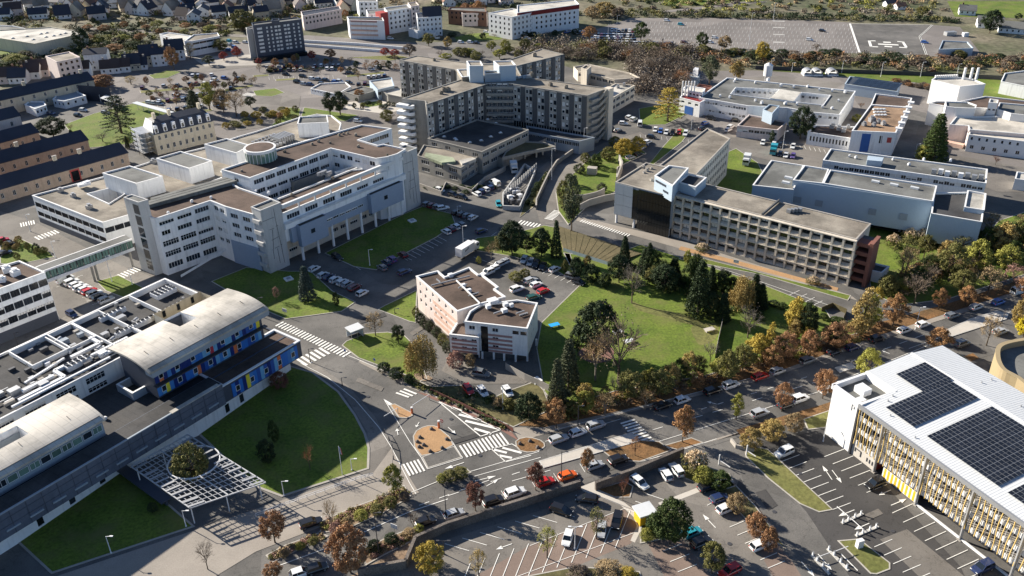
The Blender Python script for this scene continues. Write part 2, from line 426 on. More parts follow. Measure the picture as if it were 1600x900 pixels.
# ---------------------------------------------------------------- ground sheets
LZ=[.0]
def sheet(name,px,m,z=None,kind='structure',world=False,label=None):
    if z is None:LZ[0]+=.0015;z=LZ[0]
    mb=MB();pts=[(p[0],p[1],z) for p in px] if world else [(*g(x,y)[:2],z) for x,y in px]
    mb.fan(pts,m);o=obj(name,mb);o['kind']=kind
    if label:o['label']=label
    return o
def smooth(px,k=3):
    'Catmull-Rom through photo points'
    n=len(px);out=[]
    for i in range(n):
        p0,p1,p2,p3=[Vector(px[(i+j)%n]) for j in(-1,0,1,2)]
        for t in range(k):
            t/=k;q=.5*((2*p1)+(p2-p0)*t+(2*p0-5*p1+4*p2-p3)*t*t+(3*p1-p0-3*p2+p3)*t**3);out.append((q.x,q.y))
    return out
def pad(name,px,m,h=.12,kerb='kerb',kw=.25,kind='structure',world=False):
    'raised bed or lawn with a kerb round it'
    poly=[tuple(p[:2]) for p in px] if world else [tuple(g(x,y)[:2]) for x,y in px]
    mb=MB();ins=offset(poly,kw) if kerb else poly
    mb.walls(poly,0,h,kerb or m)
    if kerb:
        n=len(poly);cc=area(poly)>0
        for i in range(n):
            j=(i+1)%n;a,b,c,d=poly[i],poly[j],ins[j],ins[i]
            if not cc:a,b,c,d=b,a,d,c
            mb.quad((*a,h),(*b,h),(*c,h),(*d,h),kerb)
    mb.fan([(*p,h-.02 if kerb else h) for p in ins],m);o=obj(name,mb);o['kind']=kind;return o
class Lines:
    def __init__(s,m="paint",z=.085,h=0):s.mb=MB();s.m=m;s.z=z;s.o=0
    def seg(s,a,b,w=.15):
        a,b=g(*a),g(*b);d=b-a
        if d.length<.01:return
        n=Vector((-d.y,d.x,0)).normalized()*w/2;s.mb.quad(*[(q.x,q.y,s.z) for q in(a-n,b-n,b+n,a+n)],s.m)
    def poly(s,pts,w=.15):
        for i in range(len(pts)-1):s.seg(pts[i],pts[i+1],w)
    def bays(s,p0,p1,n,vec,w=.13):
        for i in range(n):
            t=i/(n-1);x=p0[0]+(p1[0]-p0[0])*t;y=p0[1]+(p1[1]-p0[1])*t;s.seg((x,y),(x+vec[0],y+vec[1]),w)
    def zebra(s,p0,p1,wid,n,fill=.5,skew=None):
        a,b=g(*p0),g(*p1);d=(b-a)/n;nn=Vector((-d.y,d.x,0)).normalized() if skew is None else (g(p0[0]+skew[0],p0[1]+skew[1])-a).normalized()
        for i in range(n):
            c0=a+d*i;c1=c0+d*fill;h=nn*wid/2
            s.mb.quad(*[(q.x,q.y,s.z) for q in(c0-h,c1-h,c1+h,c0+h)],s.m)
    def dash(s,p0,p1,n,w=.15,fill=.5):
        for i in range(n):
            f=lambda t:(p0[0]+(p1[0]-p0[0])*t,p0[1]+(p1[1]-p0[1])*t);s.seg(f(i/n),f((i+fill)/n),w)
    def arrow(s,a,b,w=.16):
        A,B=g(*a),g(*b);d=(B-A);L=d.length;d.normalize();n=Vector((-d.y,d.x,0));k=A+d*L*.62
        s.seg(a,(a[0]+(b[0]-a[0])*.66,a[1]+(b[1]-a[1])*.66),w)
        q=[k-n*.45,B,k+n*.45];s.mb.tri(*[(p.x,p.y,s.z) for p in q],s.m)
    def fill(s,pts):s.mb.fan([(*g(*p)[:2],s.z) for p in pts],s.m)
    def done(s,name):
        o=obj(name,s.mb);o['kind']='structure';return o
# ---------------------------------------------------------------- trees
LEAF={'green':(.055,.08,.02),'dark':(.034,.052,.02),'bluegreen':(.06,.085,.07),'greygreen':(.085,.095,.05),'orange':(.34,.185,.08),'rust':(.31,.165,.08),
 'darkred':(.17,.075,.05),'yellow':(.38,.28,.05),'gold':(.36,.26,.09),'yellowgreen':(.27,.26,.055),'olive':(.16,.15,.045),'tan':(.32,.23,.12),'brown':(.17,.13,.095),
 'grey':(.2,.17,.14),'cream':(.55,.42,.27),'bright':(.6,.48,.03),'red':(.33,.07,.05),'pinkish':(.3,.17,.13)}
def leafmat(k):
    c=LEAF[k];return mat('leaf_'+k,c,.75,.2,1.5,.15,2,spec=.2,island=.3,obrand=.16)
for k in LEAF:leafmat(k)
rt=random.Random(11)
def leaves(mb,c,rad,n,size,m,flat=1.0,up=.35):
    for _ in range(n):
        while True:
            d=Vector((rt.uniform(-1,1),rt.uniform(-1,1),rt.uniform(-1,1)))
            if .05<d.length<1:break
        p=Vector(c)+Vector((d.x*rad,d.y*rad,d.z*rad*flat))
        nrm=(d.normalized()+Vector((rt.gauss(0,.6),rt.gauss(0,.6),rt.gauss(0,.6)+up))).normalized()
        t=nrm.orthogonal().normalized();t.rotate(Matrix.Rotation(rt.uniform(0,6.28),3,nrm));b=nrm.cross(t)
        s=size*rt.uniform(.6,1.3);q=s*rt.uniform(.5,.8)
        mb.quad(p-t*s,p-b*q,p+t*s,p+b*q,m)
def limb(mb,a,b,r0,r1,m='bark',n=5):mb.tube(a,b,r0,r1,n,m)
def tree_mesh(kind):
    'crown and trunk meshes of a tree 10 m high'
    cr=MB();tr=MB();L='leaf_green'
    if kind in('round','dome','tall','sparse','bush','poplar','willow'):
        cfg={'dome':(4.2,5.6,4.1,120,90,.175),'round':(3.4,5.8,3.6,72,95,.165),'tall':(2.4,6,3.9,64,85,.155),'sparse':(3.1,6,3.6,52,40,.13),'bush':(4.6,4.8,4.6,90,80,.21),'poplar':(1.6,5.4,4.4,56,80,.14),'willow':(3.6,6,3.6,60,10,.17)}[kind]
        rx,cz,rz,nc,nl,sz=cfg;cl=[]
        for _ in range(nc):
            while True:
                d=Vector((rt.uniform(-1,1),rt.uniform(-1,1),rt.uniform(-1,1)))
                if .35<d.length<1:break
            k=d.normalized()*(d.length**.5)
            taper=1-.35*max(0,k.z) if kind!='poplar' else 1-.55*max(0,k.z)
            cl.append(Vector((k.x*rx*taper,k.y*rx*taper,cz+k.z*rz)))
        for c in cl:
            leaves(cr,c,rt.uniform(.55,1.05)*(1.25 if kind=='bush' else 1)*(.75 if kind=='poplar' else 1),nl,sz,L,.8)
            if kind=='willow':
                for q in range(7):
                    x,y=c.x+rt.uniform(-.6,.6),c.y+rt.uniform(-.6,.6);z=c.z
                    while z>rt.uniform(1,3):
                        leaves(cr,(x,y,z),.16,2,.15,L,1);z-=.4;x*=1.01;y*=1.01
        if kind!='bush':
            limb(tr,(0,0,0),(0,0,3.2),.24,.17);limb(tr,(0,0,3.2),(.1,.05,7.5),.17,.05)
            for k in range(9):
                a=k*2.4;z=2.4+k*.45;limb(tr,(0,0,z),(math.cos(a)*rx*.75,math.sin(a)*rx*.75,z+1.6+rt.random()),.1,.025,n=4)
            for c in cl[:24]:limb(tr,(0,0,max(2.4,c.z-2.2)),tuple(c),.05,.015,n=3)
        else:limb(tr,(0,0,0),(0,0,5),.2,.08)
    elif kind=='cone':
        for lv in range(26):
            z=.6+lv*.36;r=2.5*(1-(z/10.2))**.8+.1;n=int(7+r*7)
            for k in range(n):
                a=k*6.283/n+lv*.7+rt.uniform(-.2,.2);q=r*rt.uniform(.7,1.08)
                leaves(cr,(math.cos(a)*q*.8,math.sin(a)*q*.8,z+rt.uniform(-.2,.2)),.45,20,.135,L,.6,up=.1)
        limb(tr,(0,0,0),(0,0,9.4),.25,.04)
    elif kind=='cedar':
        for lv in range(9):
            z=2+lv*.95;r=4.2*(1-(lv/10.5)**1.4)+.3;n=7
            for k in range(n):
                a=k*6.283/n+lv*1.1+rt.uniform(-.3,.3);q=r*rt.uniform(.75,1.1)
                limb(tr,(0,0,z-.3),(math.cos(a)*q,math.sin(a)*q,z),.09,.02,n=3)
                for t in(.45,.7,.92):leaves(cr,(math.cos(a)*q*t,math.sin(a)*q*t,z),.65,26,.15,L,.28,up=.9)
        limb(tr,(0,0,0),(0,0,9.8),.32,.04)
    elif kind=='bare':
        m='leaf_green';limb(tr,(0,0,0),(0,0,2.4),.22,.17)
        def grow(p,d,ln,r,lv):
            q=p+d*ln
            (tr if lv<2 else cr).tube(p,q,r,r*.6,3 if lv>0 else 4,'bark' if lv<2 else m)
            if lv>=4:
                return
            for k in range((5,4,4,4)[lv]):
                nd=(d+Vector((rt.gauss(0,.55),rt.gauss(0,.55),rt.gauss(.12,.35)))).normalized()
                grow(p+d*ln*rt.uniform(.45,1),nd,ln*rt.uniform(.55,.8),max(.012,r*.55),lv+1)
        for k in range(7):
            a=k*.9;grow(Vector((0,0,1.8+k*.3)),Vector((math.cos(a)*.7,math.sin(a)*.7,1)).normalized(),2.6,.11,1)
        for _ in range(60):
            a=rt.uniform(0,6.28);q=3*math.sqrt(rt.random());z=rt.uniform(3.6,9);leaves(cr,(math.cos(a)*q,math.sin(a)*q,z),.9,5,.1,m)
    elif kind=='plume':
        for k in range(170):
            a=rt.uniform(0,6.28);q=rt.uniform(.5,4.2);h=9.5-q*.9+rt.uniform(-1,.6);x,y=math.cos(a)*q,math.sin(a)*q
            leaves(cr,(x,y,h-1),.4,7,.32,L,1.6);
        g_=MB()
        for k in range(140):
            a=rt.uniform(0,6.28);q=rt.uniform(.5,5);leaves(tr,(math.cos(a)*q,math.sin(a)*q,rt.uniform(1,5.5)),.9,12,.3,'leaf_olive',1)
    return cr.mesh('crown'),tr.mesh('trunk')
TM={}
VARI={'dome':2,'round':3,'tall':2,'sparse':2,'bush':2,'poplar':1,'willow':1,'cone':2,'cedar':1,'bare':3,'plume':1}
for k,n in VARI.items():TM[k]=[tree_mesh(k) for _ in range(n)]
DESC={'green':'green','dark':'dark evergreen','bluegreen':'blue-green','greygreen':'grey-green','orange':'orange autumn','rust':'rusty brown','darkred':'dark red','yellow':'yellow autumn','gold':'golden','yellowgreen':'yellow-green','olive':'olive green','tan':'sparse tan','brown':'brown','grey':'grey twiggy','cream':'cream plumed','bright':'bright yellow','red':'red autumn','pinkish':'pinkish brown'}
KD={'dome':'broad domed tree','round':'round tree','tall':'tall tree','sparse':'thin-crowned tree','bush':'bush','poplar':'slender tree','willow':'weeping willow','cone':'conifer','cedar':'layered cedar','bare':'bare tree','plume':'pampas clump'}
NTREE=[0]
def tree(bx,by,ty,w,kind,col,label=None,group=None,h=None):
    rt_=random.Random(int(bx*31+by*17));p=g(bx,by);H=h or max(1.2,height(bx,by,ty));rad={'dome':4.9,'round':4.1,'tall':3.1,'sparse':3.8,'bush':5.4,'poplar':2.2,'willow':4.5,'cone':2.7,'cedar':4.6,'bare':4.3,'plume':5}[kind]
    r=w*.5*mpp(bx,by)
    cm,tm=TM[kind][rt_.randrange(len(TM[kind]))]
    nm={'bush':'bush','plume':'pampas_grass','bare':'bare_tree','poplar':'poplar_tree','willow':'willow_tree'}.get(kind,'conifer' if kind in('cone','cedar') else 'tree')
    o=empty(nm,(p.x,p.y,0),label or f'{DESC[col]} {KD[kind]}',{'bush':'bush','pampas_grass':'grass clump'}.get(nm,'tree'),group,rt_.uniform(0,6.28))
    s=r/rad;o.scale=(s,s*rt_.uniform(.92,1.08),H/10)
    c=link('crown',cm,o,(0,0,0));c.material_slots[0].link='OBJECT';c.material_slots[0].material=MATS['leaf_'+col]
    t=link('trunk' if kind not in('bush','plume') else 'stem',tm,o,(0,0,0));NTREE[0]+=1
    if kind=='bare' :
        t.material_slots[0].link='OBJECT';t.material_slots[0].material=MATS['bark_pale'] if col=='tan' else MATS['bark']
    return o
def trees(lst,place,group):
    lst=sorted(lst,key=lambda t:t[0]);cnt={}
    for t in lst:cnt[(t[4],t[5])]=cnt.get((t[4],t[5]),0)+1
    seen={}
    for t in lst:
        k=(t[4],t[5]);seen[k]=seen.get(k,0)+1;b=f'{DESC[k[1]]} {KD[k[0]]}'
        if cnt[k]==1:l=f'the only {b} {place}'
        else:l=f'{b}, {ordinal(seen[k]-1)} from the left {place}'
        tree(*t[:6],label=l,group=group)
# ---------------------------------------------------------------- cars
CARC={'white':(.75,.75,.73),'silver':(.42,.43,.44),'grey':(.16,.17,.18),'black':(.012,.012,.014),'red':(.5,.02,.015),'darkred':(.12,.015,.02),'orange':(.75,.12,.01),'blue':(.05,.13,.4),'navy':(.02,.035,.1),'teal':(.03,.3,.36),'green':(.02,.08,.06),'purple':(.12,.08,.25)}
for k,c in CARC.items():mat('paint_'+k,c,.32,.03,1,0,spec=.5,coat=.6)
CN={'darkred':'dark red','navy':'dark blue','teal':'turquoise','green':'dark green','purple':'purple blue'}
def car_parts(kind):
    L,Wd,H,belt={'hatch':(4.1,1.76,1.48,.92),'estate':(4.6,1.8,1.5,.93),'suv':(4.5,1.88,1.7,1.05),'van':(5.2,2,2.1,1.15)}[kind]
    L*=.97;h=L/2;w=Wd/2;B=MB();P='paint_white'
    zb=.24
    hood={'hatch':.8,'estate':.8,'suv':.92,'van':1.05}[kind]
    st=[(-h,.72*w,.42,belt*.86),(-h+.12,.93*w,zb,belt*.95),(-h+.5,w,zb,belt),(-.2,w,zb,belt),(h*.36,w,zb,belt-.02),(h*.62,.97*w,zb,hood+.02),(h-.22,.9*w,zb,hood-.1),(h,.7*w,.38,hood-.24)]
    rings=[]
    for x,ww,z0,z1 in st:
        i=len(B.v);zm=(z0+z1)/2
        B.v+=[(x,-ww*.92,z0),(x,-ww,z0+.12),(x,-ww,z1-.16),(x,-ww*.9,z1),(x,ww*.9,z1),(x,ww,z1-.16),(x,ww,z0+.12),(x,ww*.92,z0)];rings.append(i)
    pm=B.mi(P)
    for a,b in zip(rings,rings[1:]):
        for k in range(8):j=(k+1)%8;B.f.append((a+k,b+k,b+j,a+j));B.m.append(pm)
    B.f.append(tuple(rings[0]+k for k in range(8)));B.m.append(pm);B.f.append(tuple(rings[-1]+k for k in range(7,-1,-1)));B.m.append(pm)
    rx0,rx1={'hatch':(-h+.5,h*.14),'estate':(-h+.45,h*.12),'suv':(-h+.42,h*.16),'van':(-h+.15,h*.42)}[kind]
    bx0,bx1={'hatch':(-h+.12,h*.46),'estate':(-h+.1,h*.44),'suv':(-h+.12,h*.48),'van':(-h+.04,h*.72)}[kind]
    tw=w*.76;bw=w*.9;G=MB();zt=H-.05
    lo=[(bx0,-bw,belt-.02),(bx1,-bw,belt-.04),(bx1,bw,belt-.04),(bx0,bw,belt-.02)];hi=[(rx0,-tw,zt),(rx1,-tw,zt),(rx1,tw,zt),(rx0,tw,zt)]
    for k in range(4):j=(k+1)%4;G.quad(lo[k],lo[j],hi[j],hi[k],'car_glass')
    # roof skin and pillars belong to the body
    B.box(((rx0+rx1)/2,0,zt+.02),(rx1-rx0+.08,tw*2+.06,.06),0,P)
    for sx in(-1,1):
        for lo_,hi_ in(((bx0,sx*bw*1.005),(rx0,sx*tw*1.01)),((bx1,sx*bw*1.005),(rx1,sx*tw*1.01)),(((bx0+bx1)/2-.15,sx*bw*1.01),((rx0+rx1)/2-.1,sx*tw*1.01))):
            B.beam((lo_[0],lo_[1],belt-.04),(hi_[0],hi_[1],zt),.09,.07,P)
    if kind=='van':
        for sx in(-1,1):B.quad((bx0-.02,sx*bw*1.02,belt-.02),(h*.05,sx*bw*1.02,belt-.02),(h*.05,sx*tw*1.03,zt),(rx0-.02,sx*tw*1.03,zt),P)
    WH=MB();r={'hatch':.31,'estate':.32,'suv':.36,'van':.36}[kind]
    WH.tube((0,-.11,0),(0,.11,0),r,r,12,'rubber')
    for y,sg in((-.112,-1),(.112,1)):
        WH.f.append(tuple(range(len(WH.v),len(WH.v)+12)) if sg<0 else tuple(range(len(WH.v)+11,len(WH.v)-1,-1)));WH.m.append(WH.mi('rim'))
        WH.v+=[(r*.72*math.cos(k*.5236),y,r*.72*math.sin(k*.5236)) for k in range(12)]
    wx=(h*.62,-h*.6);HL=MB();HL.box((0,0,0),(.22,.34,.14),0,'lamp_glass');TL=MB();TL.box((0,0,0),(.1,.26,.2),0,'tail_glass')
    pos=dict(wheel=[(x,y,r) for x in wx for y in(-w+.1,w-.1)],head=[(h-.13,y,hood-.24) for y in(-w*.62,w*.62)],tail=[(-h+.04,y,belt*.82) for y in(-w*.66,w*.66)])
    body=B.mesh('body');gl=G.mesh('window');wm=WH.mesh('wheel');hm=HL.mesh('headlight');tm=TL.mesh('tail_light')
    J=MB()
    def add(mb,off=(0,0,0)):
        i=len(J.v);J.v+=[(x+off[0],y+off[1],z+off[2]) for x,y,z in mb.v];J.f+=[tuple(i+q for q in f) for f in mb.f];J.m+=[J.mi(mb.mats[q]) for q in mb.m]
    add(B);add(G)
    for p in pos['wheel']:add(WH,p)
    for p in pos['head']:add(HL,p)
    for p in pos['tail']:add(TL,p)
    return dict(body=body,glass=gl,wheel=wm,head=hm,tail=tm,pos=pos,joined=J.mesh('car'))
CP={k:car_parts(k) for k in('hatch','estate','suv','van')}
KN={'hatch':'hatchback','estate':'estate car','suv':'tall family car','van':'van'}
def car(x,y,dx,dy,col,kind='hatch',label=None,group=None,near=None):
    a=g(x,y,.55);b=g(x+dx,y+dy,.55);rz=math.atan2(b.y-a.y,b.x-a.x);p=CP[kind]
    near=(y>280) if near is None else near;cn=CN.get(col,col)
    label=label or f'{cn} {KN[kind]} parked alone';z=.0
    if not near:
        o=bpy.data.objects.new('car' if kind!='van' else 'van',p['joined']);o.location=(a.x,a.y,.03);o.rotation_euler.z=rz;C.objects.link(o);tag(o,label,'van' if kind=='van' else 'car',group)
        o.material_slots[0].link='OBJECT';o.material_slots[0].material=MATS['paint_'+col];return o
    o=empty('car' if kind!='van' else 'van',(a.x,a.y,.03),label,'van' if kind=='van' else 'car',group,rz)
    bd=link('body',p['body'],o,(0,0,0));bd.material_slots[0].link='OBJECT';bd.material_slots[0].material=MATS['paint_'+col]
    link('window',p['glass'],o,(0,0,0))
    for q in p['pos']['wheel']:link('wheel',p['wheel'],o,q)
    for q in p['pos']['head']:link('headlight',p['head'],o,q)
    for q in p['pos']['tail']:link('tail_light',p['tail'],o,q)
    return o
def cars(lst,d,place,group,near=None,kinds=None):
    'lst: (x, y, colour[, kind[, direction]]); one label each'
    lst=sorted(lst,key=lambda t:t[0]);cnt={};seen={}
    f=lambda t:(t[2],t[3] if len(t)>3 and t[3] else 'hatch')
    for t in lst:cnt[f(t)]=cnt.get(f(t),0)+1
    for t in lst:
        k=f(t);seen[k]=seen.get(k,0)+1;dd=t[4] if len(t)>4 else d;cn=CN.get(k[0],k[0])
        l=f'{cn} {KN[k[1]]} {place}' if cnt[k]==1 else f'{ordinal(seen[k]-1)} {cn} {KN[k[1]]} from the left, {place}'
        car(t[0],t[1],dd[0],dd[1],k[0],k[1],l,group,near)
# ---------------------------------------------------------------- lamps
def lamp(bx,by,ty,label,col='dark_metal',arms=1,group='street lamps',d=(1,0),head='lamp_glass'):
    p=g(bx,by);H=height(bx,by,ty);o=empty('street_lamp',(p.x,p.y,0),label,'street lamp',group)
    m=MB();m.cone((p.x,p.y),.11,.06,0,H,7,col);m.cone((p.x,p.y),.18,.16,0,.35,7,col);obj('pole',m,o)
    q=(g(bx+d[0],by+d[1])-p).normalized()
    for k in range(arms):
        s=1 if k==0 else -1
        a=MB();a.beam((p.x,p.y,H-.1),(p.x+q.x*s*.8,p.y+q.y*s*.8,H+.05),.07,.07,col);obj('arm',a,o)
        hd=MB();hd.box((p.x+q.x*s*1.0,p.y+q.y*s*1.0,H+.04),(.6,.28,.12),math.atan2(q.y,q.x),col);hd.box((p.x+q.x*s*1.0,p.y+q.y*s*1.0,H-.04),(.42,.2,.05),math.atan2(q.y,q.x),head);obj('lamp_head',hd,o)
    return o

def mass(name,quad,n,r,h,cols,label,seed=1,nl=70,size=.3):
    'undergrowth nobody could count: one object of leaf clumps'
    q=random.Random(seed);mb=MB();(ax_,ay),(bx,by),(cx,cy),(dx,dy)=quad
    for i in range(n):
        s,t=(i+q.random())/n,q.random();x=(ax_*(1-s)+bx*s)*(1-t)+(dx*(1-s)+cx*s)*t;y=(ay*(1-s)+by*s)*(1-t)+(dy*(1-s)+cy*s)*t
        p=g(x,y);rr=q.uniform(*r);hh=q.uniform(*h);m=MATS['leaf_'+q.choice(cols)]
        leaves(mb,(p.x,p.y,hh*.5),rr,nl,size,m,hh*.55/rr)
    o=obj(name,mb);o['kind']='stuff';o['label']=label;return o
# ================================================================ GROUND
def zz(n,i=0):return None
sheet('ground',[(-2500,-2500),(2500,-2500),(2500,4000),(-2500,4000)],'suburb_ground',-.03,world=True)
sheet('road',[(-260,1150),(-230,430),(-120,190),(60,120),(235,100),(330,70),(480,55),(640,66),(760,66),(905,110),(1010,128),(1090,128),(1180,118),(1300,128),(1470,140),(1700,150),(1990,420),(2100,1150)],'asphalt')
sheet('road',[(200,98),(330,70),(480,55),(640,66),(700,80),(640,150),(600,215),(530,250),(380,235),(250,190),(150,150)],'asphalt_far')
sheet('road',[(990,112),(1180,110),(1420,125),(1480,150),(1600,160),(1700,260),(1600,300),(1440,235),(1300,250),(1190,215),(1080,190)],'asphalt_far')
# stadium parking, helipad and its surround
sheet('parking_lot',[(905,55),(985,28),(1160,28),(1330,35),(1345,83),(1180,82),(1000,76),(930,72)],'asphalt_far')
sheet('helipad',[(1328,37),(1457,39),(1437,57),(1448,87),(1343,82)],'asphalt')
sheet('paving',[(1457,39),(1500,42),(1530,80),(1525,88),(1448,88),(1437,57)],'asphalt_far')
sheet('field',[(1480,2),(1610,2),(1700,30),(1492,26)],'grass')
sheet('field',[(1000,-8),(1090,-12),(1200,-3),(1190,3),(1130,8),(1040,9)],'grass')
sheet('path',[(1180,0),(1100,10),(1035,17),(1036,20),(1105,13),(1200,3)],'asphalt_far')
sheet('grass',[(1200,104),(1290,112),(1460,118),(1700,135),(1800,240),(1640,170),(1550,160),(1500,140),(1470,131),(1380,126),(1275,115),(1200,110)],'grass')
sheet('grass',[(0,72),(45,78),(62,85),(30,92),(-60,88),(-80,70)],'grass')
sheet('grass',[(110,62),(180,52),(205,60),(170,66)],'grass_dry')
sheet('path',[(120,42),(400,55),(400,59),(120,46)],'asphalt_light')
sheet('field',[(710,58),(740,52),(800,52),(780,62),(715,65)],'grass')
# far road with white bridge edges
sheet('road',[(470,63),(640,80),(640,86),(470,72)],'asphalt_light')
sheet('path',[(1160,122),(1215,118),(1320,130),(1300,140),(1190,130)],'asphalt_light')
sheet('road',[(838,328),(862,274),(905,240),(945,223),(1000,206),(1012,214),(950,236),(910,258),(884,290),(868,330),(880,347),(845,352)],'asphalt_light')  # curved road: its sunlit look is put into the paler asphalt colour
sheet('yard',[(838,268),(864,274),(886,258),(856,252)],'asphalt_light')  # sunlit patch of ground, painted as a paler sheet
# avenue
AVT=[(400,868),(520,826),(600,795),(640,778),(850,677),(960,651),(1200,593),(1356,538),(1480,498),(1600,459),(1800,395)]
AVB=[(1900,470),(1700,500),(1595,540),(1400,601),(1290,640),(1120,694),(1060,712),(860,772),(700,825),(560,880),(400,945)]
sheet('road',AVT+AVB,'asphalt')
# car park surfaces
sheet('parking_lot',[(560,905),(700,842),(800,812),(900,780),(1000,760),(1130,735),(1300,900),(1300,1000),(560,1000)],'asphalt_light')
sheet('parking_bays',[(735,905),(828,852),(975,795),(1000,828),(985,850),(850,905),(800,935)],'pink_bay')
sheet('parking_bays',[(1010,845),(1060,835),(1110,900),(1080,920),(1040,905)],'pink_bay')
sheet('parking_bays',[(1165,822),(1185,812),(1260,905),(1215,915)],'pink_bay')
sheet('parking_lot',[(1180,695),(1300,668),(1500,885),(1520,930),(1290,930),(1150,760)],'asphalt_dark')
sheet('concrete_pad',[(1375,843),(1417,827),(1512,905),(1490,950),(1440,905)],'asphalt_light')
sheet('path',[(1130,705),(1170,700),(1260,800),(1330,905),(1255,905),(1190,800)],'asphalt')
# brighter service yards, pavements
sheet('paving',[(0,330),(50,345),(200,420),(280,440),(235,470),(150,500),(90,505),(60,430),(0,400)],'asphalt_light')
sheet('pavement',[(690,822),(860,765),(1050,706),(1150,676),(1300,640),(1302,628),(1120,688),(1060,704),(860,764),(700,814)],'paving')
sheet('pavement',[(400,862),(500,824),(600,788),(655,770),(612,700),(560,742),(440,782),(300,830),(90,900),(50,930),(330,905)],'paving')
sheet('pavement',[(581,742),(560,741),(575,676),(535,612),(492,578),(470,566),(480,560),(545,604),(585,650),(612,700)],'asphalt_light')
sheet('path',[(905,762),(930,752),(945,772),(975,785),(1002,806),(1003,825),(992,848),(985,845),(995,822),(990,808),(970,790),(940,778),(912,768)],'concrete_pale')
sheet('path',[(1028,786),(1090,762),(1095,768),(1034,792)],'concrete_pale')
sheet('red_pavement',[(668,616),(700,628),(800,676),(812,690),(782,672),(690,630),(650,612)],'red_paving')
sheet('pavement',[(620,592),(660,606),(720,628),(790,660),(800,676),(700,628),(640,606),(560,566),(563,562)],'paving')
sheet('pavement',[(812,690),(800,668),(850,668),(960,644),(1200,586),(1355,530),(1480,490),(1600,452),(1600,458),(1480,497),(1356,537),(1200,592),(960,650),(852,678)],'paving')
sheet('path',[(650,500),(690,520),(700,560),(690,580),(730,600),(820,600),(835,590),(760,575),(720,560),(715,540),(700,505),(670,490)],'asphalt_light')
sheet('pavement',[(900,345),(960,360),(1050,385),(1240,440),(1340,470),(1330,462),(1240,432),(1060,375),(960,352),(905,338)],'paving')
sheet('path',[(1064,385),(1200,420),(1310,450),(1308,455),(1190,424),(1060,390)],'gravel_orange')
sheet('yard',[(1110,208),(1190,215),(1300,235),(1345,262),(1330,285),(1250,262),(1150,238)],'asphalt_light')
sheet('road',[(1395,245),(1420,170),(1450,178),(1450,250),(1440,262)],'asphalt')
sheet('yard',[(1450,235),(1600,262),(1650,300),(1560,300),(1450,262)],'asphalt_light')
sheet('paving',[(380,150),(440,138),(470,150),(465,182),(430,196),(370,205)],'asphalt_light')
sheet('paving',[(540,160),(600,155),(640,170),(600,178),(540,170)],'concrete_pale')
sheet('paving',[(215,112),(330,95),(420,88),(400,104),(330,112),(235,118)],'asphalt_light')
sheet('paving',[(300,90),(395,85),(470,82),(470,95),(400,102),(320,104)],'concrete')
# brick-coloured strips between parked cars on the avenue
sheet('planting_bed',[(700,815),(760,795),(765,800),(705,822)],'leaf_litter')
sheet('leaf_litter',[(800,664),(870,640),(960,612),(1100,590),(1200,560),(1330,515),(1390,500),(1480,475),(1600,436),(1600,451),(1355,530),(1200,586),(960,644),(850,668)],'leaf_litter')
sheet('leaf_litter',[(1150,672),(1280,634),(1400,596),(1520,552),(1530,560),(1410,604),(1290,646),(1160,684)],'leaf_litter')
sheet('planting_bed',[(640,850),(690,832),(700,826),(650,848),(634,884),(560,900),(540,905)],'dry_bed')
# ------------------------------------------------ raised lawns and beds
pad('lawn',[(507,396),(632,334),(659,323),(706,334),(712,350),(682,371),(630,398),(588,422),(553,417)],'grass')
pad('lawn',[(330,440),(385,418),(452,424),(486,424),(520,455),(556,472),(534,487),(446,499),(390,475)],'grass')
pad('lawn',[(534,540),(541,533),(572,521),(606,519),(632,524),(648,540),(656,560),(668,592),(655,597),(620,580),(590,571),(560,560)],'grass')
pad('verge',[(590,573),(640,588),(672,604),(722,602),(770,622),(790,612),(836,596),(850,610),(862,640),(802,668),(720,632),(672,610)],'scrub')
pad('lawn',[(600,478),(652,453),(650,505),(640,503),(590,484)],'grass')
pad('lawn',[(1000,382),(1180,440),(1290,484),(1300,500),(1345,520),(1200,560),(1100,588),(960,612),(870,640),(850,612),(838,545),(845,505),(905,446),(880,395),(945,404)],'grass')
pad('lawn',[(745,372),(800,365),(850,352),(880,358),(905,446),(872,425),(805,402),(745,392),(735,380)],'grass')
pad('lawn',[(455,572),(490,582),(530,612),(556,648),(572,678),(578,700),(577,733),(558,739),(440,777),(395,760),(300,670)],'grass',kerb='concrete',kw=.5)
pad('lawn',[(24,845),(80,897),(305,823),(195,728)],'grass',kerb='concrete',kw=.4)
pad('lawn',[(888,352),(872,330),(868,300),(905,262),(940,235),(985,222),(1010,240),(965,262),(962,300),(945,310),(920,320)],'grass',.25)
pad('lawn',[(1062,200),(1035,230),(1010,262),(1022,257),(1066,222),(1078,205)],'grass')
pad('lawn',[(998,170),(1050,160),(1075,178),(1040,195),(1000,196)],'grass')
pad('lawn',[(1108,250),(1150,232),(1185,255),(1200,290),(1190,310),(1110,300)],'grass')
pad('lawn',[(1350,352),(1400,362),(1530,378),(1560,345),(1620,325),(1700,380),(1600,430),(1480,468),(1400,478),(1360,455)],'grass')
pad('lawn',[(1060,405),(1075,398),(1330,462),(1325,470),(1190,430)],'grass')
pad('lawn',[(100,195),(145,178),(215,160),(300,180),(240,205),(205,225),(130,232)],'grass')
pad('lawn',[(232,118),(262,110),(285,112),(262,122),(240,123)],'grass')
pad('lawn',[(395,142),(430,138),(445,145),(425,151),(400,150)],'grass')
pad('lawn',[(420,200),(452,168),(470,170),(468,182),(440,196)],'grass')
pad('lawn',[(470,182),(475,168),(560,180),(540,190),(500,185)],'grass')
pad('lawn',[(560,162),(590,158),(600,164),(575,168)],'grass')
pad('lawn',[(545,90),(620,86),(640,90),(610,95)],'grass_dry')
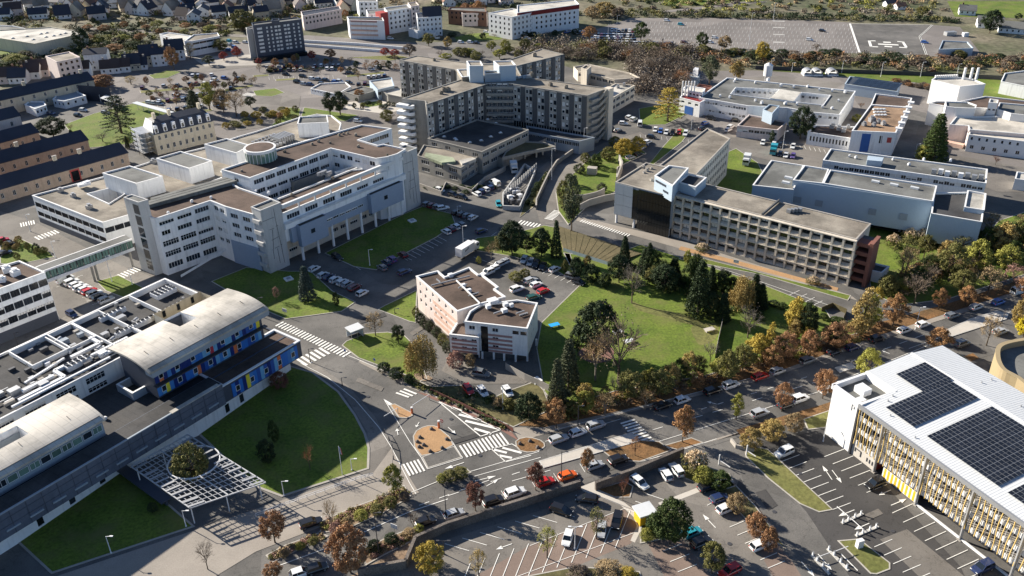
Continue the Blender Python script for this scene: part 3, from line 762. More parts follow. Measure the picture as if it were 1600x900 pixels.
pad('lawn',[(0,385),(30,372),(80,395),(85,402),(20,415),(0,412)],'grass')
pad('lawn',[(150,440),(185,430),(235,455),(205,470),(165,455)],'grass')
pad('verge',[(812,340),(836,322),(857,272),(852,268),(835,292),(818,318)],'scrub')
pad('lawn',[(1255,655),(1300,640),(1296,668),(1262,672)],'grass_dry')
pad('lawn',[(1480,560),(1500,553),(1620,640),(1620,655)],'grass')
pad('traffic_island',[(1162,694),(1200,702),(1302,797),(1280,801),(1250,788),(1200,748),(1165,714)],'grass_dry')
pad('traffic_island',[(1308,845),(1342,842),(1391,880),(1391,890),(1370,898),(1360,897)],'grass_dry')
pad('planting_bed',[(1108,752),(1140,748),(1180,790),(1230,860),(1215,850),(1165,812)],'scrub')
pad('traffic_island',[(609,633),(617,631),(644,645),(645,650),(636,654),(623,653)],'gravel_orange')
pad('traffic_island',smooth([(645,682),(659,668),(677,665),(690,672),(709,696),(658,713)],2),'gravel_orange')
pad('traffic_island',[(659,714),(710,697),(722,715),(668,732)],'asphalt',.1)
pad('planting_bed',[(681,745),(727,730),(737,739),(685,755)],'scrub')
pad('planting_bed',smooth([(805,690),(822,683),(845,688),(852,698),(835,707),(812,705)],2),'leaf_litter')
pad('planting_bed',[(498,834),(508,812),(545,795),(600,775),(632,758),(643,776),(600,802),(540,828)],'dry_bed')
pad('planting_bed',[(415,868),(445,852),(500,832),(514,838),(470,858),(425,880)],'dry_bed')
pad('planting_bed',[(560,862),(600,842),(640,826),(655,836),(640,848),(600,868),(572,884)],'dry_bed')
pad('bus_platform',[(842,721),(850,732),(1000,690),(987,676)],'concrete_pale',.18,'paint_worn')
pad('bus_platform',[(1470,520),(1483,528),(1573,499),(1576,491),(1557,486),(1515,499)],'concrete_pale',.18,'paint_worn')
pad('bus_platform',[(1304,575),(1312,583),(1337,575),(1330,567)],'concrete_pale',.18,'paint_worn')
pad('planting_bed',[(1035,697),(1080,684),(1100,692),(1060,704)],'leaf_litter')
pad('planting_bed',[(940,704),(1000,688),(1030,690),(1050,704),(1000,722),(960,720)],'leaf_litter')
pad('bank',[(1040,735),(1080,722),(1140,740),(1150,760),(1120,770),(1080,752)],'grass_dry')
pad('bank',[(930,765),(975,752),(990,760),(985,778),(960,778)],'leaf_litter')
pad('bank',[(1000,825),(1015,800),(1060,795),(1075,820),(1060,838),(1000,850)],'scrub')
pad('bank',[(800,905),(900,885),(1000,893),(1010,925),(800,930)],'scrub')
sheet('bare_soil',smooth([(905,549),(920,540),(940,537),(958,545),(955,562),(930,568),(908,560)],3),'red_paving',.112)
sheet('bare_soil',smooth([(1080,512),(1100,505),(1122,508),(1118,530),(1095,540),(1085,528)],3),'grass_dry',.111)
sheet('bare_soil',smooth([(985,470),(1010,480),(1060,490),(1100,505),(1098,512),(1050,500),(1000,486)],3),'grass_dry',.113)
sheet('leaf_litter',smooth([(648,584),(665,586),(676,592),(662,596),(650,592)],3),'dry_bed',.112)
for k,px in enumerate(([(560,590),(600,606),(596,612),(556,596)],[(700,690),(760,672),(763,678),(704,696)],[(640,520),(690,490),(694,494),(645,525)],[(860,752),(905,738),(908,743),(864,757)],[(1050,655),(1120,634),(1122,640),(1054,661)],[(1240,760),(1262,750),(1276,764),(1252,775)],[(1350,805),(1372,795),(1380,803),(1356,814)],[(780,355),(820,362),(818,368),(778,360)],[(1100,430),(1150,446),(1148,450),(1098,434)],[(560,500),(600,488),(604,494),(564,506)],[(930,830),(960,822),(966,836),(936,846)],[(1180,770),(1196,765),(1215,790),(1200,798)])):sheet('road_patch',px,'asphalt_dark' if k%2 else 'asphalt_light',.081+.0002*k)
for k,(x,y) in enumerate(((575,620),(660,700),(705,655),(750,712),(620,560),(560,540),(840,702),(1010,690),(1105,655),(1220,610),(1210,800),(1140,850),(1250,740),(900,815),(690,470),(740,440),(1070,400),(1395,830),(600,850))):
    p=g(x,y);m=MB();m.cone(p,.42,.42,.05,.09,14,'dark_metal');o=obj('manhole_cover',m);o['kind']='structure'
# ================================================================ MARKINGS
l=Lines()
l.zebra((436,506),(545,556),2.6,24);l.zebra((470,567),(512,546),4.2,6)
for a,b in(((619,614),(639,621)),((625,611),(645,619)),((631,608),(651,616))):l.seg(a,b,.5)
l.zebra((723,706),(792,684),4.2,12);l.zebra((634,735),(662,726),4,5)
l.zebra((980,658),(1020,703),3.6,11);l.zebra((857,343),(873,329),3,8);l.zebra((811,347),(845,354),3,7);l.zebra((908,345),(985,369),1.8,20,.45)
l.zebra((32,352),(56,347),3.5,6);l.zebra((57,373),(92,361),3.5,7);l.zebra((178,437),(218,419),3.5,8);l.zebra((385,150),(395,146),6,4)
l.fill([(600,624),(614,632),(608,634)])
l.poly([(684,627),(782,672),(751,682),(684,627)],.25)
for a,b in(((706,637),(722,643)),((717,648),(752,657)),((727,658),(781,671)),((741,670),(768,678))):l.seg(a,b,.7)
l.poly([(768,702),(800,694),(820,706)],.2);l.poly([(768,702),(790,722),(830,712)],.2)
for a,b in(((772,703),(792,708)),((785,700),(815,708)),((780,712),(800,716))):l.seg(a,b,.6)
l.poly([(600,624),(640,690),(658,715),(668,733),(723,716),(700,680)],.14)
l.poly([(545,556),(590,575),(640,598),(690,625)],.14);l.poly([(470,568),(512,590),(555,625),(592,668),(612,700),(640,755),(650,772)],.14)
l.poly([(555,660),(575,690)],.3)
# avenue lines
l.seg((420,890),(540,846),.16);l.seg((555,838),(640,800),.18);l.seg((640,800),(700,780),.18);l.dash((655,790),(780,745),4);l.dash((700,775),(800,742),3)
l.seg((740,745),(845,715),.14);l.seg((630,775),(690,750),.14);l.dash((800,742),(860,722),3,.16,.6)
l.poly([(735,737),(842,706)],.14)
l.seg((868,672),(1200,584),.14)
l.seg((852,690),(970,655),.12);l.dash((1020,672),(1300,590),9,.16,.5);l.seg((1030,690),(1300,606),.14);l.dash((1095,640),(1330,568),9,.16,.35)
l.seg((1300,600),(1450,540),.15);l.dash((1330,565),(1480,510),6,.15);l.seg((1420,545),(1600,480),.12)
l.seg((800,752),(860,735),.14);l.seg((860,715),(842,722),.14);l.poly([(1000,722),(1060,705),(1120,686)],.14)
for x,y in((665,812),(710,798),(771,780),(805,766),(852,750),(887,739),(928,724)):l.poly([(x-22,y+1),(x-14,y+14)],.1)
l.arrow((742,752),(775,744));l.arrow((760,760),(778,750));l.arrow((725,723),(695,733));l.arrow((622,680),(620,670));l.arrow((655,660),(650,668));l.arrow((700,668),(712,678))
l.arrow((850,700),(836,706));l.arrow((1025,698),(1010,688));l.arrow((995,697),(975,707));l.arrow((1120,632),(1105,628));l.arrow((1290,600),(1275,607));l.arrow((1390,553),(1378,548))
# car park beside the multi-storey
l.bays((1220,722),(1300,797),8,(29,-11));l.bays((1288,714),(1354,770),6,(32,-12.5));l.bays((1394,802),(1530,918),9,(33,-15));l.bays((1467,778),(1600,885),9,(16,-8))
l.bays((1366,855),(1440,921),6,(28,-12))
l.arrow((1300,750),(1285,728));l.arrow((1300,735),(1315,755));l.arrow((1392,766),(1373,774));l.arrow((1392,790),(1416,780));l.arrow((1335,797),(1310,807));l.arrow((1358,818),(1335,828))
l.arrow((1278,866),(1300,892));l.arrow((1252,878),(1273,902));l.seg((1314,866),(1340,892),.2)
# lower car park
l.bays((695,850),(860,797),7,(38,11));l.bays((735,880),(985,797),12,(-24,60),.14);l.seg((828,853),(975,795),.1);l.seg((790,908),(990,833),.1)
l.bays((1140,824),(1200,888),6,(26,-11));l.bays((1035,862),(1059,894),3,(30,-12));l.arrow((1118,825),(1098,804));l.arrow((800,850),(775,859))
l.bays((975,795),(1010,772),3,(30,10));l.bays((1130,800),(1105,790),2,(16,-9))
# service road bays, hospital bays
l.seg((1108,413),(1300,479),.14);l.bays((1232,462),(1280,484),5,(17,-8))
l.bays((630,400),(684,370),9,(14,7));l.bays((552,415),(625,400),4,(12,7));l.bays((690,335),(735,347),6,(10,-8),.1);l.poly([(722,372),(750,382),(776,363)],.12)
l.bays((130,430),(100,445),5,(-12,4),.12);l.bays((165,478),(112,440),8,(-14,4),.12);l.seg((180,360),(235,380),.12)
l.bays((740,402),(760,409),3,(14,5));l.bays((848,418),(905,440),7,(-10,6))
l.bays((1195,216),(1310,238),16,(3,6));l.bays((420,120),(520,118),14,(1,5),.1);l.bays((235,165),(330,160),10,(2,6),.1);l.bays((1000,210),(1075,218),10,(1,5),.1)
l.done('road_markings')
h=Lines('paint',.085)
h.poly([(1328,37),(1343,82)],1.1);h.poly([(1328,37),(1457,39),(1437,57),(1448,87),(1343,82)],.45);h.poly([(1457,39),(1437,57),(1448,87)],1.0)
def q4(pts):h.fill(pts)
for a,b,w in(((1357,64),(1368,64),1.6),((1358,64),(1361,73),1.4),((1361,73),(1372,73.5),1.6),((1402,65),(1413,66),1.6),((1411,66),(1416,74),1.4),((1405,74),(1417,75),1.6),
   ((1372,69),(1404,70.5),2.2),((1380,66),(1392,66.5),2.2),((1382,72.5),(1394,73.5),2.2)):h.seg(a,b,w)
h.done('helipad_markings')
for px in([(218,142),(330,134),(332,137),(220,146)],[(215,160),(300,152),(302,155),(217,164)],[(255,182),(330,170),(334,173),(260,186)],[(350,140),(395,132),(398,135),(352,144)],[(415,108),(530,104),(532,107),(415,111)],[(540,118),(600,112),(602,115),(542,121)],[(430,124),(462,122),(463,125),(431,127)],[(545,140),(585,132),(588,135),(548,144)],[(395,118),(420,116),(421,119),(396,121)]):pad('planting_bed',px,'grass_dry')
f=Lines('paint_worn',.085)
for k,y in enumerate((34,40,46,52,58,64,70,76)):
    f.bays((1010+k*2,y),(1325+k*2.0,y+4),46,(-1.2,4.0),.22)
for y in(33,43,54,66,79):f.seg((1208,y),(1226,y+.5),2.2)
f.done('far_bay_markings')
# ================================================================ BUILDINGS
def vents(B,pts,h,mat_='white_metal',s=.8,name='roof_vent'):
    for x,y in pts:
        p=g(x,y,h);m=MB();k=s*rw.uniform(.8,1.2);m.box((p.x,p.y,h+.35*k),(k,k*.8,.7*k),rw.uniform(0,1.5),mat_);m.cone((p.x,p.y),.3*k,.38*k,h+.7*k,h+1.0*k,7,mat_);B.put(name,m)
def domes(B,pts,h,s=.7):
    for x,y in pts:
        p=g(x,y,h);m=MB();m.box((p.x,p.y,h+.1),(2*s,2*s,.3),.3,'concrete');m.cone((p.x,p.y),s*.9,s*.45,h+.25,h+.55,8,'white_sheet');B.put('skylight',m)
def rbox(B,name,px,z0,z1,m,top=None):
    poly=[tuple(g(x,y,z1)[:2]) for x,y in px];mb=MB();mb.prism(poly,z0,z1,m,top);return B.put(name,mb)
class LF:
    'local frame of a building: u along its front, v inwards'
    def __init__(s,a,b,z=0):
        s.o=g(*a,z);d=g(*b,z)-s.o;d.z=0;s.len=d.length;s.u=d.normalized();s.v=Vector((-s.u.y,s.u.x,0));s.rz=math.atan2(s.u.y,s.u.x)
    def p(s,u,v,z=0):q=s.o+s.u*u+s.v*v;return(q.x,q.y,z)
    def rect(s,u0,u1,v0,v1):return[s.p(u0,v0)[:2],s.p(u1,v0)[:2],s.p(u1,v1)[:2],s.p(u0,v1)[:2]]
    def box(s,mb,u0,u1,v0,v1,z0,z1,m):mb.box(s.p((u0+u1)/2,(v0+v1)/2,(z0+z1)/2),(u1-u0,v1-v0,z1-z0),s.rz,m)
# ---------------------------------------------------------------- A white hospital complex
B=Bld('hospital_wing','large white hospital complex with brown roofs and two concrete towers','hospital building',g(430,430));F=LF((453.4,414),(635.3,330))
def rib(z,n,w,p,st='b',u0=0,u1=1,h=1.45):return(z,h,n,w,p,st,u0,u1)
B.sub=True
rowsW=[rib(16.1,3,4.4,5,'b',.02,.98),rib(12.9,2,4.4,5,'b',.3,.98),rib(12.9,1,2.6,3,'b',.02,.25),rib(9.6,3,4.8,6,'bt',.02,.98,1.7),rib(6.3,3,4.8,6,'bt',.02,.98,1.7),rib(2.6,3,4.4,5,'b',.02,.98,1.8)]
side=[rib(z,2,2,2,'b',.1,.9) for z in(16.1,12.9,9.6,6.3)]
B.block([(218,332),(242,341.6),(328.7,313.1),(352,322.5),(394.5,334.5),(437,316),(421,309),(374,293),(346,277),(232,318),(222,322)],18,rows={0:[rib(z,1,1.1,1,'g',.1,.4) for z in(15,12,9,6)],1:rowsW,2:side,3:[rib(z,2,3,3,'b',.05,.95) for z in(15.6,12.6,9.6)]},cop='white_bright')
B.sub=False
# front strip, pushed over round columns
B.sub=True
B.block(F.rect(-.2,48.2,.2,10),16.5,z0=7.4,rows={0:[rib(14.6,7,4.6,5,'b',.015,.985,1.5),rib(9.2,4,4,4,'b',.33,.66,1.0)],3:[]},world=True,cop='white_bright')
B.sub=False
B.block(F.rect(1,47.8,3.4,9.9),7.6,wall='beige_concrete',rows={0:[rib(2.6,11,3.0,4,'b',.03,.97,1.3)]},world=True)
m=MB();F.box(m,-.2,48.2,-.9,.2,11.6,13.2,'white_wall');
for k in range(3):F.box(m,-.2,48.2,-.55-.2*k,.15,13.2+.12*k,13.32+.12*k,'white_wall')
B.put('ledge',m)
m=MB();F.box(m,1.5,46.5,-1.0,.18,6.9,11.6,'blue_clad');B.put('cladding',m)
for u0,u1,v0,z0,z1 in((3.4,13.4,-2.6,5.2,11.9),(31.2,45,-2.5,5.8,12.1)):
    m=MB();F.box(m,u0,u1,v0,-.9,z0,z1,'blue_clad');F.box(m,u0+.3,u1-.3,v0+.3,-1,z1,z1+.01,'roof_dark');b=B.put('bay',m,'blue clad box bay hung under the window band')
    for t in(.45,):B.window(F.p(u0+(u1-u0)*t,v0-.05,(z0+z1)/2+.4),F.rz,1.4,1.3,1,'d')
for k in range(6):B.window(F.p(15.5+k*2.5,-1.06,9.3),F.rz,2.1,.8,3,'b')
for k in range(8):
    u=4.6+k*5.85;m=MB();m.cone(F.p(u,-.6)[:2],.42,.42,0,7.4 if k!=0 else 6,12,'white_wall',False);B.put('column',m)
for u0,u1 in((0,48),):
    m=MB();F.box(m,u0,u1,-.5,.3,18.1,19.2,'white_bright');B.put('roof_beam',m)
for k in range(1,8):
    m=MB();F.box(m,k*6-.2,k*6+.2,-.3,.1,16.4,18.15,'white_bright');B.put('beam_post',m)
# towers
for(u0,u1,v0,v1,h,lb) in((-7,0,0,4.2,20,'concrete tower at the middle of the front'),(48,54.6,-.3,5,20.2,'concrete tower at the far end of the front')):
    B.block(F.rect(u0,u1,v0,v1),h,wall='panel_concrete',roof='roof_grey',world=True,copw=.3,par=.4)
    m=MB()
    for a,b,c,d in((.62,19,.66,13),(.66,13,.72,7),(.72,7,.76,1.5),(.42,13,.33,7),(.3,7.2,.3,4),(.52,6.8,.54,2),(.28,13.3,.5,13.3),(.6,13.6,.72,13.7),(.4,7.2,.62,7.3),(.7,7.5,.78,7.5),(.02,16.5,.6,16.5),(.3,10,.66,10.2)):
        m.beam(F.p(u0+(u1-u0)*a,v0-.03,b),F.p(u0+(u1-u0)*c,v0-.03,d),.13,.06,'dark_metal')
    B.put('groove',m)
m=MB()
for k in range(5):F.box(m,-7.7,-7.0,.6,3.6,2+k*3.4,3.1+k*3.4,'panel_concrete')
B.put('balcony',m)
B.block([(193,308),(206,303.5),(231,311.5),(216,316)],23,wall='panel_concrete',roof='roof_grey',copw=.3,par=.3)
m=MB();q=LF((193,308),(216,316),23)
for k in range(6):q.box(m,q.len*.55,q.len*.95,-.06,.1,1.5+k*3.5,4.4+k*3.5,'glass')
B.put('stair_glazing',m)
m=MB();qq=LF((352,322.5),(394.5,334.5),18)
qq.box(m,0,qq.len+.3,-.25,.06,0,7.4,'blue_clad') if qq.v.y>0 else qq.box(m,0,qq.len+.3,-.06,.25,0,7.4,'blue_clad')
B.put('cladding',m)
# upper northern strip and east link
B.sub=True
cr=[rib(z,7,3.6,4,'b',.03,.97) for z in(19,15.8,12.6)]
B.block([(345.7,264.5),(390,250),(431,233),(565,194.6),(612,200.5),(560,218),(590,226.7),(599,224.8),(634,232.3),(621,240),(604,245),(586.6,247.5),(516.7,231.4),(390,277.7)],21,
  rows={12:cr,11:[rib(19,6,2.2,2,'b'),rib(15.6,5,2.2,2,'b')],4:[rib(19,3,4,4,'b',.1,.95),rib(15.8,3,4,4,'b',.1,.95)],13:[rib(19,1,2,2,'b')]},cop='white_bright')
B.sub=False
B.block([(436,274),(482,259),(506,268),(459,284)],15.5,roof='roof_dark',wall='grey_concrete')
B.block([(523,268),(563,256),(604,247),(588,262)],16.4,roof='roof_brown')
p=g(406,232,24);r=24.6*mpp(406,250)*.8;m=MB();m.cone(p,r,r,18,20.5,36,'white_wall');m.cone(p,r*1.0,r*1.0,20.5,23.6,36,'glass_green',False);m.cone(p,r*1.04,r*1.04,23.6,24.5,36,'white_bright');m.cone(p,r*.9,r*.9,24.5,24.51,36,'roof_brown')
for k in range(24):
    a=k*math.pi/12;m.box((p.x+r*1.01*math.cos(a),p.y+r*1.01*math.sin(a),22),(.15,.15,3.2),a,'frame_white')
B.put('drum',m,'round glazed drum with brown roof')
m=MB()
for k in range(3):
    a,b=(231+k*3,322-k*4.6),(371+k*3,283-k*4.6);pa,pb=g(*a,18.2),g(*b,18.2);m.beam(pa,pb,1.5,1.1,'roof_grey')
B.put('roof_duct',m)
vents(B,[(263,334),(300,316),(330,310),(400,300),(420,303)],17.6);vents(B,[(378,268),(405,256),(488,226),(498,222),(530,212),(537,210),(543,209),(556,212),(560,230),(445,238),(605,243),(516,224)],20.6,'roof_tan')
vents(B,[(456,305),(520,280),(428,282)],16.3,'roof_tan')
m=MB();pp=g(509,276,16.6);
for k in range(6):m.box((pp.x+rw.uniform(-2,2),pp.y+rw.uniform(-1,1),17+rw.random()),(rw.uniform(.8,2.2),rw.uniform(.5,1),rw.uniform(.5,1.2)),F.rz,'metal_grey')
B.put('air_handler',m)
m=MB();a,b,c,d=g(283,434),g(355,404),g(352,392),g(300,412)
m.quad((*a[:2],.1),(*b[:2],2.6),(*b[:2],3.3),(*a[:2],.9),'white_wall');B.put('ramp_wall',m)
# ---------------------------------------------------------------- B low block with white boxes
B=Bld('hospital_block','long low white block with grey boxes standing on its roof','hospital building',g(120,380))
bandF=[rib(6.6,10,5.2,8,'d',.01,.99,1.7),rib(3.4,10,5.2,8,'d',.01,.99,1.6)]
B.block([(50,305),(160,347.5),(206,334),(372,284),(346,267),(431,233),(530,204),(533,192),(518,180),(495,178),(465,184),(400,205),(372,213),(319,230),(290,237),(245,249),(160,276)],9.5,rows={0:bandF,1:[rib(6.6,3,4,6,'d',.02,.98,1.7)]},roof='roof_tan',
  holes=[[(137,302),(180,291),(194,302),(170,317)]],hz=3,cop='white_bright')
m=MB();q=LF((50,305),(160,347.5),9.5);q.box(m,.1,q.len-.1,-.05,.1,0,1.9,'slate_metal');B.put('plinth',m)
for i,px in enumerate(([(160,270),(202.5,258.7),(254,275),(212.5,286.5)],[(244,247),(282,236),(331,251),(295,263)],[(319,225),(354,216),(391,227),(369,239)],[(467.5,182),(511,180),(513,191),(464.5,193)])):
    B.block(px,14.5,z0=9,roof='roof_grey',cop='white_bright')
vents(B,[(95,300),(140,326),(115,308),(240,255),(262,262)],9,'metal_grey',1.6,'air_handler')
m=MB()
for k in range(5):
    for j in range(7):
        p=g(395+j*5.5+k*4,222-j*2+k*3,10);m.box((p.x,p.y,9.9),(1.1,.8,.9),.3,'metal_grey')
B.put('roof_plant',m)
m=MB()
for k in range(7):
    p=g(430+k*3.6,216-k*1.1,11);m.box((p.x,p.y,10.3),(.5,6,2.4),F.rz,'metal_grey')
B.put('louvre',m)
m=MB();p=g(127,289,10)
for k in range(5):m.box((p.x+rw.uniform(-2,2),p.y+rw.uniform(-1.5,1.5),9.8+rw.random()*.8),(2.4,1.6,.8),rw.random(),'white_metal')
B.put('air_handler',m)
# footbridge
B=Bld('footbridge','glazed white footbridge with grey roof linking two hospital blocks','footbridge',g(140,420))
a,b=g(66,424,9.5),g(206,373,9.5);d=(b-a).normalized();n=Vector((d.y,-d.x,0));L_=(b-a).length;rz=math.atan2(d.y,d.x)
m=MB();c=(a+b)/2-n*2;m.box((c.x,c.y,9.3),(L_,4.2,.5),rz,'white_bright');m.box((c.x,c.y,9.56),(L_,3.4,.02),rz,'roof_grey');B.put('roof',m)
m=MB();m.box((c.x,c.y,6.3),(L_,4.2,.9),rz,'white_wall');B.put('deck',m)
for k in range(14):
    for sd in(0,1):
        t=(k+.5)/14;p=a+(b-a)*t-n*(0.1 if sd==0 else 3.9);B.window((p.x,p.y,7.9),rz,L_/14-.1,2.3,2,'dg')
for t in(.52,.56,.97):
    m=MB();p=a+(b-a)*t-n*2;m.cone(p,.35,.35,0,6,8,'grey_concrete',False);B.put('pier',m)
# ---------------------------------------------------------------- D left edge block
B=Bld('hospital_block','white ribbon-windowed block cut by the left edge','hospital building',g(60,500),sub=True)
B.block([(70,425),(30,407),(-90,440),(-150,506)],14.4,rows={3:[rib(z,14,3.0,3,'bd',.0,1,1.9) for z in(11.7,8.4,5.1)]},cop='white_bright',roof='roof_brown')
m=MB();q=LF((-150,506),(70,425),14.4);q.box(m,.1,q.len-.1,-.04,.1,0,2.9,'slate_metal');B.put('plinth',m)
vents(B,[(12,425),(25,430),(4,440)],14,'white_metal',1.8,'air_handler')
# ---------------------------------------------------------------- lower left building
B=Bld('clinic_building','low clinic with curved pale roofs and blue coloured panels above a dark lawn','clinic',g(250,700),sub=True);F=LF((271,649),(468,532),9)
B.block(F.rect(-60,34.6,4.6,24),8.6,z0=3.6,wall='slate_metal',roof='roof_dark',world=True)
B.sub=False
# ground storey wall with doors, curved end
m=MB();gp=[g(-80,918),g(32,847),g(192,737),g(311,680),g(422,602),g(455,578)]
for k in range(len(gp)-1):
    B.face(m,(gp[k].x,gp[k].y),(gp[k+1].x,gp[k+1].y),0,4.2,'white_wall',[(1.6,2.2,3,1.3,1,'d',.05,.95),(2.6,.9,2,1.0,1,'d',.4,.6)] if k in(1,) else [(1.7,2.2,2,1.2,1,'d',.3,.7)] if k==3 else [])
B.put('wall',m)
# metal parapet fascia and sill strips
m=MB();F.box(m,-60,12.5,.02,4.7,4.3,9.5,'clad_dark');F.box(m,-60,12.5,.5,4.6,9.5,9.52,'roof_dark');F.box(m,-60,12.5,-.02,.35,9.5,9.72,'blue_grey');B.put('fascia',m)
for k in range(24):
    m=MB();u=-58.5+k*3;F.box(m,u-.05,u+.05,-.05,.02,4.3,9.5,'slate_metal');B.put('joint',m)
for z in(6.6,8.2):
    m=MB();F.box(m,-60,12.5,-.04,.02,z,z+.08,'slate_metal');B.put('seam',m)
for k in range(16):
    m=MB();u=-58+k*4.4;F.box(m,u,u+2.6,-.25,.05,5.6,5.95,'blue_grey');B.put('sill',m)
m=MB();F.box(m,-.3,11.8,-.2,.9,9.6,9.75,'roof_cream');B.put('coping',m)
B.block(F.rect(12.5,34.8,0,9),9,z0=4.6,wall='slate_metal',roof='roof_brown',world=True,copw=.5,cop='white_metal')
# coloured panels on the ground band and on the upper block
PC=['pb0','pb1','pb2','pb3','pb4'];mat('pb0',(.025,.09,.33),.5,.05,1,0);mat('pb1',(.06,.21,.5),.5,.05,1,0);mat('pb2',(.15,.37,.58),.5,.05,1,0);mat('pb3',(.01,.03,.16),.5,.05,1,0);mat('pb4',(.03,.16,.5),.5,.05,1,0)
mat('p_orange',(.65,.17,.06),.5,.05,1,0);mat('p_yellow',(.75,.62,.05),.5,.05,1,0);mat('p_red',(.4,.03,.05),.5,.05,1,0)
def panels(F,u0,u1,v,z0,z1,acc,step=1.0):
    n=int((u1-u0)/step);
    for k in range(n):
        u=u0+k*step;m=MB();cm=acc.get(k,rw.choice(PC));F.box(m,u+.02,u+step-.02,v-.12,v+.02,z0,z1,cm);B.put('panel',m)
        if k%4==1:B.window(F.p(u+step*.5,v-.2,(z0+z1)/2),F.rz,1.15,1.35,1,'')
panels(F,14.5,34.4,-.02,4.9,8.3,{4:'p_yellow',13:'p_orange',19:'pb3'})
panels(F,2.2,30.6,8.0,12.4,15.3,{1:'p_orange',14:'p_red',27:'p_yellow'});panels(F,2.2,30.6,8.0,9.1,11.9,{2:'p_yellow',10:'p_orange',20:'p_orange'})
G=LF((0,0),(1,1))
G.o=Vector(F.p(2.2,9.6));G.u=F.v;G.v=-F.u;G.rz=math.atan2(G.u.y,G.u.x)
# upper block body, ledge, roof
m=MB();m.walls(F.rect(2.2,31,8.02,20),8.6,17.4,'slate_metal');B.put('wall',m)
m=MB();F.box(m,1.6,31.6,6.9,8.1,11.95,12.2,'dark_metal');B.put('ledge',m)
panels(LF((0,0),(1,1)) if 0 else F,0,0,0,0,0,{})
m=MB();F.box(m,.8,31.8,5.8,8.3,15.5,17.2,'blue_grey');B.put('fascia',m)
def arc_roof(B,F,u0,u1,v0,v1,z0,z1,rise,hole=None,m_='roof_cream'):
    m=MB();N=14;us=[u0,u1] if not hole else [u0,hole[0],hole[1],u1]
    def Z(t):return z0+(z1-z0)*t+rise*math.sin(math.pi*t**.8)
    for k in range(N):
        t0,t1=k/N,(k+1)/N
        for i in range(len(us)-1):
            if hole and i==1 and t0<hole[3] and t1>hole[2]:continue
            a,b,c,d=[F.p(u,v0+(v1-v0)*t,Z(t)) for u,t in((us[i],t0),(us[i+1],t0),(us[i+1],t1),(us[i],t1))]
            m.quad(a,b,c,d,m_);e=[(q[0],q[1],q[2]-.45) for q in(a,b,c,d)];m.quad(e[3],e[2],e[1],e[0],m_)
            if i==0:m.quad(e[0],a,d,e[3],m_)
            if i==len(us)-2:m.quad(b,e[1],e[2],c,m_)
        if k==0:a,b=F.p(u0,v0,Z(0)),F.p(u1,v0,Z(0));m.quad((a[0],a[1],a[2]-.45),(b[0],b[1],b[2]-.45),b,a,m_)
    B.put('roof',m)
    if hole:
        w=MB()
        ta,tb=int(hole[2]*N)/N,math.ceil(hole[3]*N)/N;vv=(v0+(v1-v0)*ta,v0+(v1-v0)*tb)
        c=[F.p(hole[0],vv[0]),F.p(hole[1],vv[0]),F.p(hole[1],vv[1]),F.p(hole[0],vv[1])]
        zt=[Z(ta),Z(ta),Z(tb),Z(tb)]
        for i in range(4):
            j=(i+1)%4;w.quad((c[j][0],c[j][1],10),(c[i][0],c[i][1],10),(c[i][0],c[i][1],zt[i]),(c[j][0],c[j][1],zt[j]),'white_wall')
        w.fan([(q[0],q[1],10.) for q in c],'roof_dark');B.put('light_well',w)
    for k in range(5):
        u=u0+(u1-u0)*(k+.5)/5
        m=MB();t=.33;q=F.p(u,v0+(v1-v0)*t,Z(t)+.12);q2=F.p(u+.1,v0+(v1-v0)*(t+.09),Z(t+.09)+.12);m.beam(q,q2,.1,.1,'dark_metal');B.put('roof_hook',m)
    m=MB();m.beam(F.p(u0+.5,v0+1.1,Z(1.1/(v1-v0))+.06),F.p(u1-.5,v0+1.1,Z(1.1/(v1-v0))+.06),.1,.1,'dark_metal');B.put('gutter',m)
arc_roof(B,F,.2,31.8,5.6,20.2,17.2,18.0,1.0,(14,18.5,.62,.98))
# rear flat part with plant
B.sub=True
B.block(F.rect(-60,31.6,22.5,46),13,wall='white_wall',roof='roof_dark',world=True,rows={0:[rib(11.2,9,4.4,5,'bt',.0,.66,1.5),rib(8.9,9,4.4,5,'bt',.0,.66,1.2)]},cop='white_bright')
B.sub=False
for u0,u1,v0,v1,h in((5,12,25,44,13.8),(-10,-1,34,44,13.9),(-2,5,34,44,13.7),(20,30.5,30,44,14)):
    m=MB();pl=F.rect(u0,u1,v0,v1);o2=offset(pl,.28)
    for i in range(4):
        j=(i+1)%4;a,b,c,d=pl[i],pl[j],o2[j],o2[i];m.quad((*a,13),(*b,13),(*b,h),(*a,h),'white_bright');m.quad((*a,h),(*b,h),(*c,h),(*d,h),'white_bright');m.quad((*c,12.5),(*d,12.5),(*d,h),(*c,h),'white_bright')
    B.put('parapet',m)
m=MB();pl=F.rect(17,30,24.3,29);hi=[(*p,15.2) for p in pl]
for i in range(4):
    j=(i+1)%4;m.quad((*pl[i],12.3),(*pl[j],12.3),(*pl[j],15.2),(*pl[i],15.2),'cream_wall')
B.put('screen_wall',m)
for k in range(3):B.window(F.p(19.5+k*4,28.9,14),F.rz,.8,1.6,1,'d')
